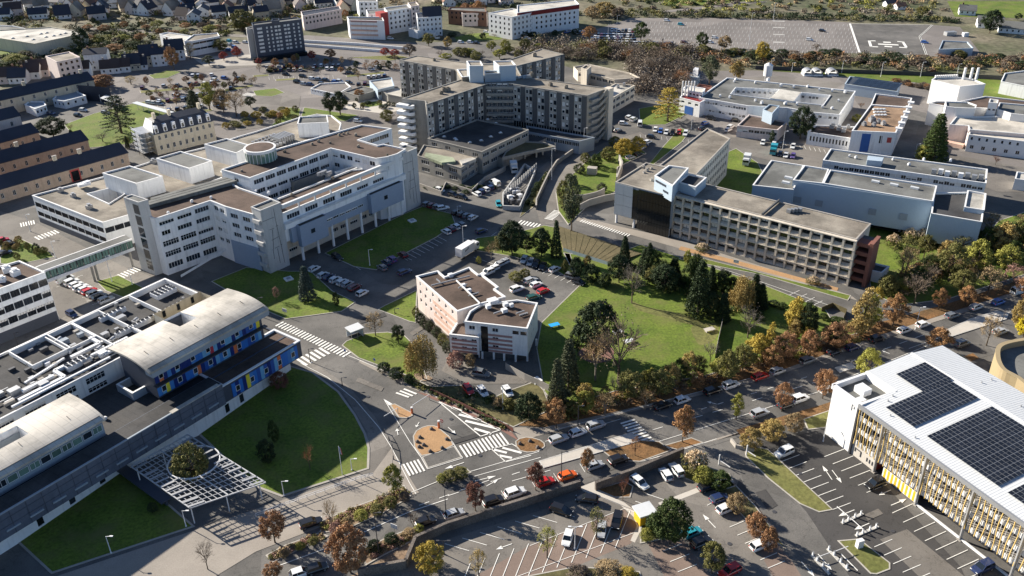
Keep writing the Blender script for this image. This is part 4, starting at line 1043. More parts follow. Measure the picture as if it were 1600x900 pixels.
# rooftop plant: chillers with fans, ducts, pipes
def chiller(u,v,nu,nv,z=12.6):
    m=MB();F.box(m,u,u+nu*1.1,v,v+nv*1.1,z,z+1.1,'white_metal')
    for i in range(nu):
        for j in range(nv):
            c=F.p(u+.55+i*1.1,v+.55+j*1.1);m.cone(c,.45,.45,z+1.1,z+1.3,10,'metal_grey',False);m.cone(c,.4,.4,z+1.12,z+1.14,10,'dark_metal')
    B.put('chiller',m)
chiller(8,30.5,9,1);chiller(17,30.5,9,1);chiller(24,38,5,3);chiller(-6,27,5,2);chiller(10,40,6,1)
for pts,w in(([(-18,25),(-8,25),(-8,29),(-3,29)],.8),([(-16,27.5),(-9,27.5)],.7),([(-3,31),(4,31),(4,35)],.8),([(-20,24),(2,24)],.5),([(2,26),(12,26),(12,29.5)],.7),([(-14,30),(-4,32)],.5),([(0,28),(9,28)],.6)):
    m=MB()
    for a,b in zip(pts,pts[1:]):m.beam(F.p(*a,13.3),F.p(*b,13.3),w,w*.8,'white_metal')
    B.put('duct',m)
for u,v,s in((-18,28,1.6),(-20,30,1.2),(-13,25.5,1.4),(-1,38,1.3),(3,38,1.0),(1,26,1.3),(6,33,1.2),(12,36,1.5),(-24,28,1.6)):
    m=MB();F.box(m,u,u+s*1.4,v,v+s,12.6,12.6+s*.9,rw.choice(['white_metal','metal_grey','blue_grey']));B.put('air_handler',m)
for u,v in((-1,40),(6,30),(2,29),(14,33)):
    m=MB();m.tube(F.p(u,v,13.3),F.p(u+1.2,v+.4,13.3),.55,.55,10,'metal_grey');m.cone(F.p(u,v)[:2],.5,.5,12.5,13.6,10,'metal_grey');B.put('fan',m)
for k in range(46):
    u,v=rw.choice([(rw.uniform(-22,4),rw.uniform(24,33)),(rw.uniform(-20,30),rw.uniform(33,44))]);m=MB();s=rw.uniform(.3,.9);F.box(m,u,u+s*rw.uniform(1,3),v,v+s,12.6,12.6+rw.uniform(.3,1.1),rw.choice(['white_metal','metal_grey','dark_metal','concrete']));B.put('roof_unit',m)
for k in range(10):
    u=rw.uniform(-24,2);v=rw.uniform(24,34);m=MB();m.beam(F.p(u,v,13),F.p(u+rw.uniform(3,8),v,13),.22,.22,'metal_grey');B.put('pipe',m)
# courtyard roof and light box
m=MB();pl=F.rect(-1,6,12.5,18.5);o2=offset(pl,.5)
for i in range(4):
    j=(i+1)%4;a,b,c,d=pl[i],pl[j],o2[j],o2[i];m.quad((*a,8),(*b,8),(*b,10),(*a,10),'blue_grey');m.quad((*a,10),(*b,10),(*c,10),(*d,10),'white_wall');m.quad((*c,8.1),(*d,8.1),(*d,10),(*c,10),'blue_grey')
B.put('light_box',m)
vents(B,[(165,655),(195,600)],8.2)
# second curved block at the left
m=MB();m.walls(F.rect(-60,-11.5,6.2,16),8.6,12.6,'blue_grey');B.put('wall',m)
for k in range(22):B.window(F.p(-58+k*2.15,6.1,10.9),F.rz,1.9,1.5,1 if k%3 else 2,'g' if k%4 else '')
arc_roof(B,F,-60,-11,5.4,18,12.9,13.9,.7,(-30,-23,.55,.8))
m=MB();m.walls(F.rect(-60,-34,20,32),12.9,15.5,'white_wall');B.put('wall',m);arc_roof(B,F,-62,-33,20,33,15.2,15.8,.8)
# low canopy pergola round the tree
mat('lattice',(.5,.5,.5),.5,.06,.5,.05,4);PG=Bld('pergola','square white steel lattice canopy with a round opening for a tree','pergola',g(290,730))
c4=[g(*q,4.6) for q in((205,729),(293,679),(415,754),(297,794))]
def bl(s,t):return (c4[0]*(1-s)+c4[1]*s)*(1-t)+(c4[3]*(1-s)+c4[2]*s)*t
ctr=g(303,722,4.6);rh=5.0
for k in range(15):
    for dr in(0,1):
        pts=[bl(k/14,t/24) if dr==0 else bl(t/24,k/14) for t in range(25)];m=MB();on=False
        for a,b in zip(pts,pts[1:]):
            if ((a+b)/2-ctr).length<=rh:
                if m.v:PG.put('beam',m);m=MB()
            else:m.beam(a,b,.2 if k in(0,14,7) else .09,.22 if k in (0,14,7) else .12,'lattice')
        if m.v:PG.put('beam',m)
m=MB()
for k in range(28):
    a,b=[ctr+Vector((math.cos(t),math.sin(t),0))*rh for t in(k*6.283/28,(k+1)*6.283/28)];m.beam(a,b,.2,.3,'white_metal')
PG.put('ring',m)
for s,t in((.04,.05),(.96,.05),(.96,.95),(.04,.95),(.5,.04),(.5,.96)):
    q=bl(s,t);m=MB();m.cone(q,.12,.12,0,4.5,8,'white_metal',False);PG.put('post',m)
for k in range(1,22,2):
    t=(k+.5)/22
    for s0,s1 in((0,.2),(.8,1)):
        m=MB();a,b=bl(s0,t),bl(s1,t);m.beam(a+Vector((0,0,.2)),b+Vector((0,0,.2)),.5,.04,'metal_grey');PG.put('slat',m)
W_=Bld('low_wall','dark low wall running out beneath the lattice canopy','wall',g(230,760))
m=MB();a,b=g(186,734),g(262,790);m.beam((a.x,a.y,1.2),(b.x,b.y,1.2),2.2,.3,'slate_metal');m.beam((a.x,a.y,.55),(b.x,b.y,.55),.4,1.1,'slate_metal');W_.put('wall',m)
# ---------------------------------------------------------------- grey tower hospital
B=Bld('hospital_tower','tall grey concrete star-shaped hospital with vertical window bays','hospital building',g(780,220))
def bays_wall(B,a,b,z0,z1,n,cols=2,rows=5,h=20.0,half=False):
    'alternating dark ribs and pale window bays between roof points a and b'
    A,Bp=g(*a,h),g(*b,h);Lw=(Bp-A).length;q=LF(a,b,h)
    # make v point inwards (away from the camera)
    if q.v.y<0:q=LF(b,a,h)
    wd=Lw/n
    for k in range(n):
        m=MB();q.box(m,k*wd+wd*.64,(k+1)*wd,-.55,.1,z0,z1-.3,'dark_panel');B.put('rib',m)
        m=MB();q.box(m,k*wd,k*wd+wd*.64,-.25,.1,z0,z1-.5,'bay_concrete')
        B.put('bay',m)
        for j in range(rows):
            zc=z0+1.7+(z1-z0-1.0)/rows*j
            for c in range(cols):
                B.window(q.p(k*wd+wd*(.17+.3*c),-.3,zc),q.rz,wd*.2,1.6,1,'bd' if c else 'b')
    return q
HT=20
core=[(759,131),(772,128),(790,128),(802.5,131)]
B.block([(628,154),(664,157.5),(666,163),(759,131.5),(768,129.5),(792,129.5),(802.5,131.5),(917.5,149),(950,137.5),(815,119.5),(806,103),(881,84.5),(846,76),(775,100),(745,100),(651,86.5),(624,93.5),(711,108.5),(735,119)],HT,wall='grey_concrete',roof='roof_tan',par=.3)
bays_wall(B,(666,163),(759,131.5),5.4,HT,6);bays_wall(B,(802.5,131.5),(917.5,149),5.4,HT,6)
bays_wall(B,(624,93.5),(711,108.5),5.4,HT,6);bays_wall(B,(806,103),(881,84.5),5.4,HT,5)
q=LF((759,131.5),(802.5,131.5),HT)
for j in range(6):
    m=MB();q.box(m,0,q.len,-1.0,.1,4.6+j*2.75,5.6+j*2.75,'grey_concrete');B.put('balcony',m)
    for k in range(5):B.window(q.p(q.len*(k+.5)/5,-.1,6.6+j*2.6),q.rz,q.len/5-.4,1.5,3,'b')
for a,b in(((666,163),(759,131.5)),((802.5,131.5),(917.5,149)),((624,93.5),(711,108.5))):
    q=LF(a,b,HT);n=int(q.len/1.15)
    m=MB();q.box(m,0,q.len,-.35,.1,3.2,5.2,'glass_dark')
    for k in range(n):q.box(m,k*1.15,k*1.15+.22,-.6,-.2,3.1,5.3,'grey_concrete')
    B.put('louvre',m)
    for k in range(6):
        m=MB();q.box(m,(k+.5)*q.len/6,(k+.5)*q.len/6+.5,-.8,-.3,0,3.1,'beige_concrete');B.put('column',m)
# stair fins at the two ends
for a,b,n in(((628,154),(650,157),7),):
    q=LF(a,b,HT)
    for k in range(7):
        m=MB();q.box(m,-1.5,q.len*.75,-2.2,.1,1.2+k*2.65,2.4+k*2.65,'white_wall');m.cone(q.p(q.len*.75,-1.1)[:2],1.2,1.2,1.2+k*2.65,2.4+k*2.65,12,'white_wall');B.put('stair_landing',m)
q=LF((917.5,149),(950,137.5),HT)
for k in range(7):
    m=MB();q.box(m,q.len*.1,q.len*.5,-1.6,.1,.9+k*2.7,1.9+k*2.7,'grey_concrete');m.beam(q.p(q.len*.5,-1.4,1.5+k*2.7),q.p(q.len*.85,-1.4,3.9+k*2.7),.3,1.1,'grey_concrete');B.put('stair_flight',m)
m=MB();q.box(m,q.len*.8,q.len*1.02,-2.6,.1,0,HT+.6,'beige_concrete');B.put('fin_wall',m)
for px,z,m_ in(([(729,95),(751,95),(755,102.5),(733.5,102.5)],26.5,'shed_blue'),([(771,95),(800,94.5),(806,101.5),(780,103)],26,'shed_blue'),([(757,110),(780,109.5),(782,114),(757,115)],23.2,'blue_grey'),([(714,108),(734,107),(740,118),(722,120)],21.5,'roof_tan')):
    B.block(px,z,z0=19.5,wall=m_,roof='roof_tan',cop='white_bright')
vents(B,[(694,143),(690,147),(678,95),(700,142),(885,138),(830,118),(835,88),(860,134)],19.7,'roof_tan',1.6)
m=MB()
for k in range(16):
    p=g(735+k*6,122-abs(k-8)*.4,20.5);m.box((p.x,p.y,20.4),(rw.uniform(1,3.5),.9,rw.uniform(.6,1.4)),rw.uniform(0,1),rw.choice(['white_metal','blue_grey','metal_grey']))
B.put('roof_plant',m)
# podium
B=Bld('hospital_podium','low concrete podium with dark terrace roofs in the shade of the grey hospital','hospital building',g(780,250))
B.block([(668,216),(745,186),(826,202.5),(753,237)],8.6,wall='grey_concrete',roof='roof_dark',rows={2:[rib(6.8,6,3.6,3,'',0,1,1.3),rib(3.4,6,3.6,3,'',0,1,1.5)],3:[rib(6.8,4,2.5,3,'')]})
B.block([(652,243),(662,226),(753,240.5),(720,262)],6.2,wall='grey_concrete',roof='roof_tan',rows={3:[rib(4.4,3,3.8,4,'',.02,.98,1.5),rib(1.6,3,3.8,4,'',.02,.98,1.5)],2:[rib(4.4,3,3.6,4,''),rib(1.6,3,3.6,4,'')]})
rbox(B,'roof_panel',[(665,238),(708,246),(712,252),(690,254),(663,244)],5.6,6.6,'roof_green');rbox(B,'roof_panel',[(718,250),(738,246),(744,248),(722,256)],5.6,6.6,'roof_pale')
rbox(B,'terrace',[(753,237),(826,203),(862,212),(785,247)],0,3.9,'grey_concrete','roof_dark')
domes(B,[(694,214),(711,217),(713,219),(734,223),(752,220),(767,214),(782,208),(775,193),(762,187)],8.2)
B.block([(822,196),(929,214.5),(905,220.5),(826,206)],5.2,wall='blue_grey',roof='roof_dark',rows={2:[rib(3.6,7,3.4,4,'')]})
B.block([(785,246),(826,236),(868,228.5),(850,222),(815,220),(790,236)],4.6,z0=3.4,wall='grey_concrete',roof='planted_roof')
for x,y in((786,252),(820,248),(848,242),(867,236),(802,258),(838,246)):
    p=g(x,y);m=MB();m.box((p.x,p.y,1.7),(.5,.5,3.4),.4,'beige_concrete');B.put('column',m)
# annexes behind the hospital
B=Bld('hospital_annex','flat roofed annex with rooftop lights behind the grey hospital','hospital building',g(970,180))
B.block([(925,150),(962,130),(992,133),(955,154)],7,wall='beige_concrete',roof='roof_pale',rows={3:[rib(5,3,3,3,'')],2:[rib(5.2,5,3.4,3,''),rib(2.4,5,3.4,3,'')]});vents(B,[(945,142),(965,137),(975,134)],6.6,'metal_grey',1.6)
B=Bld('hospital_annex','long low concrete annex half hidden by bare trees','hospital building',g(930,115))
B.block([(896,104),(920,100),(985,114),(1000,121),(960,124),(903,111)],5,wall='beige_concrete',roof='roof_tan',rows={4:[rib(3.4,6,3,3,'')]});B.block([(908,106),(915,101),(924,103),(917,109)],8,wall='beige_concrete',roof='roof_tan')
B=Bld('hospital_annex','pale blue glazed annex on the left of the grey hospital','hospital building',g(600,145))
B.block([(577,126),(612,121),(616,134),(590,140)],5,wall='shed_blue',roof='roof_pale',rows={2:[rib(3,3,3,3,'')]});B.block([(590,139),(620,135),(655,146),(640,154),(606,147)],4,wall='grey_concrete',roof='roof_pale')
B=Bld('car_park_ramp','sunken concrete parking entrance with little round openings','car park entrance',g(500,155))
B.block([(485,138),(527,147),(548,135),(540,128),(500,130)],2.6,wall='white_wall',roof='asphalt_far',rows={0:[(1.7,.5,9,.6,1,'d',.02,.98)]})
B.block([(537,143),(565,134),(590,140),(560,150)],3,wall='grey_concrete',roof='roof_grey')
# ---------------------------------------------------------------- beige building
B=Bld('office_block','long beige concrete office block with a deep egg-crate window facade','office building',g(1180,410));F=LF((1053.8,303.8),(1335,375),14)
B.block(F.rect(0,54.2,.9,13),14,wall='beige_concrete',roof='roof_tan',world=True,cop='concrete',par=.35)
n=18;wd=54.2/n
B.sub=True
for j in range(5):
    z=2.75*j
    for k in range(n):
        if j<4 or True:
            m=MB();i0=F.p(k*wd+.2,.92,z+.5);
            a,b,c,d=F.p(k*wd+.35,.9,z+.9),F.p((k+1)*wd-.35,.9,z+.9),F.p((k+1)*wd-.35,.0,z+.35),F.p(k*wd+.35,.0,z+.35)
            m.quad(d,c,b,a,'beige_concrete');m.quad(F.p(k*wd+.35,.0,z),F.p((k+1)*wd-.35,.0,z),c,d,'beige_concrete');B.put('sill',m)
        B.window(F.p((k+.5)*wd,.8,z+1.85),F.rz,wd-.7,1.7,2,'d'+rw.choice(['','1','1','2','2','2','1','3','']) if j else 'd2')
for k in range(n+1):
    for j in range(5):
        m=MB();z=2.75*j;F.box(m,k*wd-.28,k*wd+.28,-.12,.92,z,z+2.72,'beige_concrete');B.put('mullion',m)
for j in range(1,6):
    m=MB();F.box(m,-.3,54.5,-.2,.9,2.75*j-.22,2.75*j+.02,'beige_concrete');B.put('slab_edge',m)
B.sub=False
# glazed entrance part
B.block(F.rect(-19.8,0,-1.4,12.6)[:2]+[F.p(0,18.5)[:2],F.p(-20.2,18.5)[:2]],13.9,z0=3,wall='blue_grey',roof='roof_tan',world=True,cop='concrete',par=.35)
for k in range(11):
    for j in range(4):
        m=MB();F.box(m,-11.3+k*1.02,-10.34+k*1.02,-1.7,-1.45,.3+j*3.3,3.5+j*3.3,'glass_dark');B.put('glass_pane',m)
for j in range(3):
    for k in range(2):
        m=MB();F.box(m,-19.7+k*3.2,-16.55+k*3.2,-1.6,-1.42,3.2+j*3.5,6.6+j*3.5,'blue_grey');B.put('panel',m)
m=MB();F.box(m,-13.3,-11.5,-1.55,-1.4,3,13,'glass_dark');B.put('stair_window',m)
for u in(-19,-12.6,-.6):
    m=MB();m.cone(F.p(u,-1)[:2],.4,.4,0,13.2 if u>-13 else 3,10,'white_wall',False);B.put('column',m)
m=MB();m.walls(F.rect(-11.5,0,-1,4),0,3.2,'glass_dark');B.put('wall',m)
B.block([(1030,258),(1042,249),(1105,200),(1141,216),(1087.5,272.5)],13.8,wall='beige_concrete',roof='roof_tan',cop='concrete',par=.35,rows={3:[rib(z,18,.9,1,'d',.05,.97) for z in(11.6,8.6,5.6,2.6)]})
B.block([(1023,274),(1045,258),(1076,262),(1051,290)],18.2,z0=13,wall='shed_blue',roof='roof_grey',cop='white_bright')
for s,(x,y) in(('N',(1027,278)),('E',(1050,285))):
    q=LF((1023,274.5),(1051,290),18.2);m=MB()
    u0=.6 if s=='N' else 4.6;z=17.2 if s=='N' else 15.4;
    for k in range(12 if s=='N' else 6):q.box(m,u0+k*.45,u0+k*.45+.3,-.06,.02,z-.7+ (0 if k%3 else .1),z,'slate_metal')
    B.put('sign_lettering',m)
B.block([(1060,284),(1075,271),(1104,277),(1087,292)],16.8,z0=13,wall='shed_blue',roof='roof_dark',cop='white_bright')
vents(B,[(1005,263),(1010,268),(1006,271),(1018,265),(1018,283)],13.4,'concrete',1.0)
m=MB();p=g(1243,330,14)
for k in range(4):m.box((p.x+k*1.1-2,p.y+rw.uniform(-.4,.4),14.3),(1.2,1,1),F.rz,'metal_grey')
B.put('air_handler',m)
m=MB();F.box(m,27.2,27.6,.9,13,13.9,14.6,'dark_panel');B.put('roof_joint',m)
# red stair at the end
for j in range(5):
    m=MB();F.box(m,54.3,58,2,5.2,1.2+j*2.6,2.3+j*2.6,'red_brick');B.put('balcony',m)
m=MB();F.box(m,57.6,58.6,1.8,8,0,13.2,'red_brick');F.box(m,54.3,58,5.2,8,0,12.4,'dark_panel');B.put('stair_wall',m)
sh=Bld('shed','small white store with dark flat roof at the end of the beige block','shed',g(1370,440))
sh.block([(1355,408),(1390,416),(1378,426),(1350,419)],3.5,wall='white_wall',roof='roof_dark')
# ---------------------------------------------------------------- pale blue shed and the long low school behind
B=Bld('sports_hall','long pale blue metal hall raised on posts with grey flat roofs','hall',g(1370,350));F=LF((1240,280),(1538,346),12)
B.block([(1176,289),(1205,250),(1256,258),(1240,296)],12.0,z0=1.5,wall='shed_blue',roof='roof_grey',cop='white_bright',par=.4)
B.block([(1240,281),(1256,258),(1464,290),(1457,313),(1458,333),(1238,297)][:0] or [(1239,281),(1257,258),(1295,264),(1286,286)],13.6,z0=3,wall='shed_blue',roof='roof_grey',cop='white_bright')
B.block([(1286,286),(1297,265),(1464,290),(1458,314)],13.6,z0=3,wall='shed_blue',roof='roof_grey',cop='white_bright')
B.block([(1455,333),(1460,301),(1510,300),(1540,302),(1534.5,346.5)],12,z0=3,wall='shed_blue',roof='roof_dark',cop='white_bright')
B.block([(1507,323),(1512,297),(1541,302),(1538,328)],13,z0=3,wall='shed_blue',roof='roof_pale',cop='white_bright')
q=LF((1239,281),(1458,314),13.6);m=MB();q.box(m,-.02,q.len,-.12,.05,3,13.3,'shed_blue');B.put('cladding',m)
q2=LF((1458,333),(1534.5,346.5),12)
for t in(.03,.19,.58,.8):
    m=MB();q.box(m,q.len*t,q.len*t+2.2,-.3,-.1,6.3,8.3,'blue_grey');B.put('louvre',m)
for x,y in((1258,330),(1293,335),(1329,342),(1366,350),(1405,362),(1484,372),(1497,375),(1525,378)):
    p=g(x,y);m=MB();m.box((p.x,p.y,1.6),(.5,.5,3.2),.3,'white_wall');B.put('post',m)
for x,y in((1232,278),(1228,285.5),(1368,284),(1397,289),(1429,294)):
    p=g(x,y,13.4);m=MB();m.box((p.x,p.y,13.5),(2.4,1,.6),F.rz,'white_sheet');B.put('skylight',m)
m=MB();m.walls([tuple(g(*k)[:2]) for k in((1250,322),(1505,372),(1530,330),(1270,290))],0,3,'dark_panel');B.put('wall',m)
B=Bld('school_building','long low grey school block with a row of paired windows behind the blue hall','school',g(1400,290))
B.block([(1286,250),(1298,232),(1543,264),(1541,286)],9,wall='white_wall',roof='roof_grey',rows={3:[(7.0,1.3,30,1.6,2,'b',.01,.99)]})
m=MB();q=LF((1286,250),(1541,286),9)
for k in range(8):q.box(m,34+k*2,35.5+k*2,2+k%2,3.4+k%2,8.4,10.2,rw.choice(['white_metal','metal_grey']))
B.put('roof_plant',m);rbox(B,'roof_box',[(1356,243),(1381,246),(1378,252),(1355,250)],8.5,10.6,'shed_blue')
vents(B,[(1327,245),(1337,247),(1370,255),(1395,250),(1420,258),(1443,250),(1485,252)],8.7)
# ---------------------------------------------------------------- multi-storey car park
mat('p_fin',(.55,.39,.14),.6,.08,1,0)
B=Bld('multi_storey_car_park','white multi-storey car park with solar roof and yellow vertical fins','car park',g(1450,740),sub=False);F=LF((1303,602),(1600,815),12.5)
m=MB();HH=12.5;LC=62
def wl(u0,v0,u1,v1,z0,z1,mm='white_bright'):m.quad(F.p(u0,v0,z0),F.p(u1,v1,z0),F.p(u1,v1,z1),F.p(u0,v0,z1),mm)
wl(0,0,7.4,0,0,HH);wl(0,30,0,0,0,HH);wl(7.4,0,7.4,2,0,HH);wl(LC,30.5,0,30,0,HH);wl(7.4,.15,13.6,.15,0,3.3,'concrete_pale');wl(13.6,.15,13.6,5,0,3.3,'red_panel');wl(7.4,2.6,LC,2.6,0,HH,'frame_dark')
B.put('wall',m)
for j in range(4):
    m=MB();z=3.25+j*3.0
    if j<3:F.box(m,7.4,LC,.35,2.6,z-.25,z,'concrete');F.box(m,7.4,LC,.1,.25,z-.3,z+.75,'white_bright')
    B.put('parapet_panel' if j<3 else 'beam',m) if m.v else None
k=0;u=7.9
while u<LC:
    z0=3.05 if not 9<0 else 0
    m=MB();w_=.35
    for s in range(6):
        za,zb=3.1+s*1.52,3.1+(s+1)*1.52;oa,ob=.14*math.sin(s*1.0+k*.9),.14*math.sin((s+1)*1.0+k*.9)
        m.beam(F.p(u+oa,-.3,za),F.p(u+ob,-.3,zb),.17,.15,'yellow_fin' if False else 'p_fin')
    B.put('fin',m)
    m=MB();m.box(F.p(u+.3,-.1,7.5),(.06,.2,9),F.rz,'white_bright');B.put('blade',m)
    k+=1;u+=1.12
m=MB();F.box(m,7.0,7.4,-.25,.3,0,12.2,'dark_metal');B.put('frame_post',m)
for u in(13.8,24.3,34.5,44.8,55):
    m=MB();m.beam(F.p(u,.0,0),F.p(u+.2,-.55,12),.35,.45,'metal_grey');m.box(F.p(u,0,.1),(.9,.9,.2),F.rz,'concrete');B.put('column',m)
    m=MB();
m=MB();F.box(m,24.3,LC,-.1,.25,.05,.4,'white_bright');B.put('ground_beam',m)
m=MB()
for k in range(9):F.box(m,15.9+k*.9,16.4+k*.9,.2,.32,.2,2.5,'yellow_paint')
F.box(m,15.6,24.2,.22,.28,.15,2.55,'paint');B.put('striped_barrier',m)
# lettering and small windows on the white end
m=MB()
z=11.3;u=5.4
m.beam(F.p(u,-.04,z),F.p(u,-.04,z-1.5),.16,.05,'metal_grey');m.beam(F.p(u,-.04,z),F.p(u+.7,-.04,z-.25),.16,.05,'metal_grey');m.beam(F.p(u+.7,-.04,z-.25),F.p(u+.6,-.04,z-.8),.16,.05,'metal_grey');m.beam(F.p(u+.6,-.04,z-.8),F.p(u,-.04,z-.75),.16,.05,'metal_grey')
B.put('letter',m)
m=MB();F.box(m,8.2,9.9,.05,.15,2.0,2.2,'dark_metal');F.box(m,8.2,8.4,.05,.15,1.3,2.2,'dark_metal');F.box(m,9.7,9.9,.05,.15,.9,2.2,'dark_metal')
for k in range(3):F.box(m,11.4+k*.7,11.6+k*.7,.05,.15,1.0,1.9,'dark_metal')
B.put('sign_lettering',m)
# roof: two shallow slopes, ribbed sheets, sunken plant corner
def zr(v):return 12.7+ (1.25*v/21.4 if v<21.4 else 1.25-(v-21.4)*.09)
m=MB();st=.55;u=0
while u<LC:
    for v0,v1 in((-.6,21.4),(21.4,31)):
        lo=v0
        if u<7.6 and v0<0:lo=8.6
        a,b,c,d=F.p(u,lo,zr(lo)),F.p(u+st,lo,zr(lo)),F.p(u+st,v1,zr(v1)),F.p(u,v1,zr(v1));m.quad(a,b,c,d,'white_sheet')
        q=[F.p(u+x,v,zr(v)+dz) for x,v,dz in((.0,lo,.0),(.06,lo,.03),(.06,v1,.03),(.0,v1,.0))];m.quad(q[0],q[1],q[2],q[3],'white_sheet');q2=[F.p(u+x,v,zr(v)+dz) for x,v,dz in((.06,lo,.03),(.14,lo,.0),(.14,v1,0),(.06,v1,.03))];m.quad(*q2,'white_sheet')
    u+=st
B.put('roof',m,'white ribbed metal roof sheets')
m=MB();m.fan([F.p(0,0,11.6),F.p(7.6,0,11.6),F.p(7.6,8.6,11.6),F.p(0,8.6,11.6)],'roof_grey');F.box(m,0,7.6,-.3,.3,11.6,12.8,'white_metal');F.box(m,-.3,.3,-.3,8.6,11.6,12.8,'white_metal');F.box(m,7.4,8.0,-.3,8.9,11.5,13.0,'white_bright');F.box(m,0,8.0,8.5,9.1,11.5,13.3,'white_bright');B.put('sunken_roof',m)
m=MB();F.box(m,2.4,5,3.2,5.4,11.6,13,'white_metal');B.put('roof_hatch',m)
m=MB();F.box(m,5.0,6.4,1.2,2.6,11.6,12.2,'white_metal');B.put('roof_hatch',m)
m=MB();F.box(m,7.4,LC,-.75,-.35,12.0,12.85,'metal_grey');B.put('gutter',m)
m=MB();F.box(m,0,LC,21.2,21.7,zr(21.4)+.02,zr(21.4)+.14,'white_bright');B.put('ridge_cap',m)
# solar modules: every module a part sharing one mesh
sm=MB();tilt=math.atan2(1.25,21.4)
mw,mh=1.72,1.02
for s0 in(0,):
    sm.box((0,0,0),(mw-.05,mh-.05,.04),0,'pv_frame');
    for i in range(2):sm.quad(*[(x,y,.026) for x,y in((-mw/2+.06+i*mw/2,-mh/2+.05),(-.03+i*mw/2-.0,-mh/2+.05),(-.03+i*mw/2,mh/2-.05),(-mw/2+.06+i*mw/2,mh/2-.05))],'pv_cell')
pvm=sm.mesh('solar_panel');cnt=0;massu=MB()
def pv(u,v):
    global cnt
    if cnt<300 and u<46:
        o=link('solar_panel',pvm,B.root,B.L(F.p(u,v,zr(v)+.3)),F.rz);o.rotation_euler=(Matrix.Rotation(F.rz,3,'Z')@Matrix.Rotation(tilt,3,'X')).to_euler();cnt+=1
    elif u<LC:
        a=F.p(u,v,zr(v)+.3);massu.box(a,(mw-.05,mh-.05,.04),F.rz,'pv_frame');massu.box((a[0],a[1],a[2]+.03),(mw-.14,mh-.12,.02),F.rz,'pv_cell')
for (u0,nu,v0,v1) in((4.0,4,12.8,21),(4.0+4*mw,4,2.9,21)):
    for i in range(nu):
        v=v0
        while v+mh<=v1:pv(u0+(i+.5)*mw,v+mh/2);v+=mh
for u0 in(20.9,38.2):
    for i in range(9):
        v=2.9
        while v+mh<=21:pv(u0+(i+.5)*mw,v+mh/2);v+=mh
if massu.v:
    o=B.put('solar_panel_field',massu);o['kind']='stuff'
m=MB()
for u in(14,23,30,40):
    for v in(26,29):m.cone(F.p(u,v)[:2],.15,.12,zr(v),zr(v)+.4,6,'metal_grey')
for v,u in((5,9.5),(4,11),(2,13),(1,20),(7,8.8)):m.cone(F.p(u,v)[:2],.15,.12,zr(v),zr(v)+.4,6,'metal_grey')
B.put('roof_vent',m)
# gold rounded building at the right edge
B=Bld('curved_building','gold curved building with a dark recessed roof cut by the right edge','building',g(1590,590))
ring=[(1556,553),(1558,541),(1570,534),(1600,528),(1660,520),(1700,560),(1640,620),(1590,590),(1568,578),(1559,566)]
B.block(smooth(ring,3),6.5,wall='gold_wall',roof='roof_grey',cop='gold_wall',par=1.6,copw=.9)
# ---------------------------------------------------------------- residence with pink bands
B=Bld('apartment_building','four storey residence in two offset wings with pink banded walls','apartment building',g(740,540),sub=True)
wv=[(8.6,1.1,6,.95,1,'b',.03,.97),(6.1,1.1,6,.95,1,'b',.2,.97),(3.6,1.1,6,.95,1,'b',.2,.97)]
B.block([(650,431),(684,422.5),(695,432),(733,417),(747,428),(752,427.5),(779,448),(773,451),(790,463),(751,474),(714,486)],10.0,wall='blush_wall',roof='roof_brown',cop='white_bright',rows={10:wv,9:[]})
q=LF((650,431),(714,486),10)
for z in(6.9,5.1,3.3,1.6):
    m=MB();q.box(m,q.len*.42,q.len*.99,-.06,.02,z-.75,z+.25,'pink_wall');B.put('band',m)
B.block([(726,502),(734,486),(751,475),(808,468),(840,473),(824,513)],9.8,wall='white_wall',roof='roof_brown',cop='white_bright',z0=1.9,rows={5:[(8.2,1,2,1.5,2,'d',.0,.25),(8.2,1.1,3,1.5,2,'b',.42,.98),(5.7,1.1,3,1.5,2,'b',.42,.98),(3.4,1.1,3,1.5,2,'b',.42,.98)],4:[(8,1,2,.6,1,'',.3,.7),(5,1,2,.6,1,'',.3,.7)]})
q=LF((726,502),(824,513),9.8)
for z in(6.8,5.6,4.4,3.2,2.3):
    m=MB();q.box(m,q.len*.37,q.len*.76,-.06,.02,z-.3,z+.3,'rose_band');B.put('band',m)
m=MB();q.box(m,q.len*.26,q.len*.37,-.07,.02,1.9,9.0,'glass_dark');B.put('stair_window',m)
m=MB();m.walls([tuple(g(*p)[:2]) for p in((748,558),(820,562),(832,540),(760,535))],0,1.9,'dark_panel');B.put('wall',m)
for x,y in((754,560),(772,561),(788,563),(806,565),(824,564),(838,540)):
    p=g(x,y);m=MB();m.box((p.x,p.y,.95),(.45,.45,1.95),q.rz,'white_wall');B.put('column',m)
B.block([(702,522),(716,500),(752,504),(748,527)],6.6,z0=1.6,wall='white_wall',roof='roof_brown',cop='white_bright',rows={3:[(5.3,1,3,1.3,2,'b'),(3.0,1,3,1.3,2,'b')]})
q=LF((702,522),(748,527),6.6)
for z in(5.2,4.1,3.0,2.0):
    m=MB();q.box(m,.5,q.len-.5,-.05,.02,z-.3,z+.25,'rose_band');B.put('band',m)
m=MB();m.walls([tuple(g(*p)[:2]) for p in((712,545),(744,550),(750,540),(715,532))],0,1.7,'dark_panel')
for x,y in((703,548),(749,558)):p=g(x,y);m.box((p.x,p.y,.85),(.4,.4,1.7),0,'white_wall')
B.put('base',m)
m=MB()
m.beam(g(713,438,10.2),g(750,474,10.2),.25,.35,'white_bright');B.put('roof_kerb',m)
for a,b in(((674,446),(734,431)),((716,450),(730,444)),((732,462),(748,457)),((682,436),(688,441))):
    m=MB();m.beam(g(*a,10),g(*b,10),.25,.3,'metal_grey');B.put('duct',m)
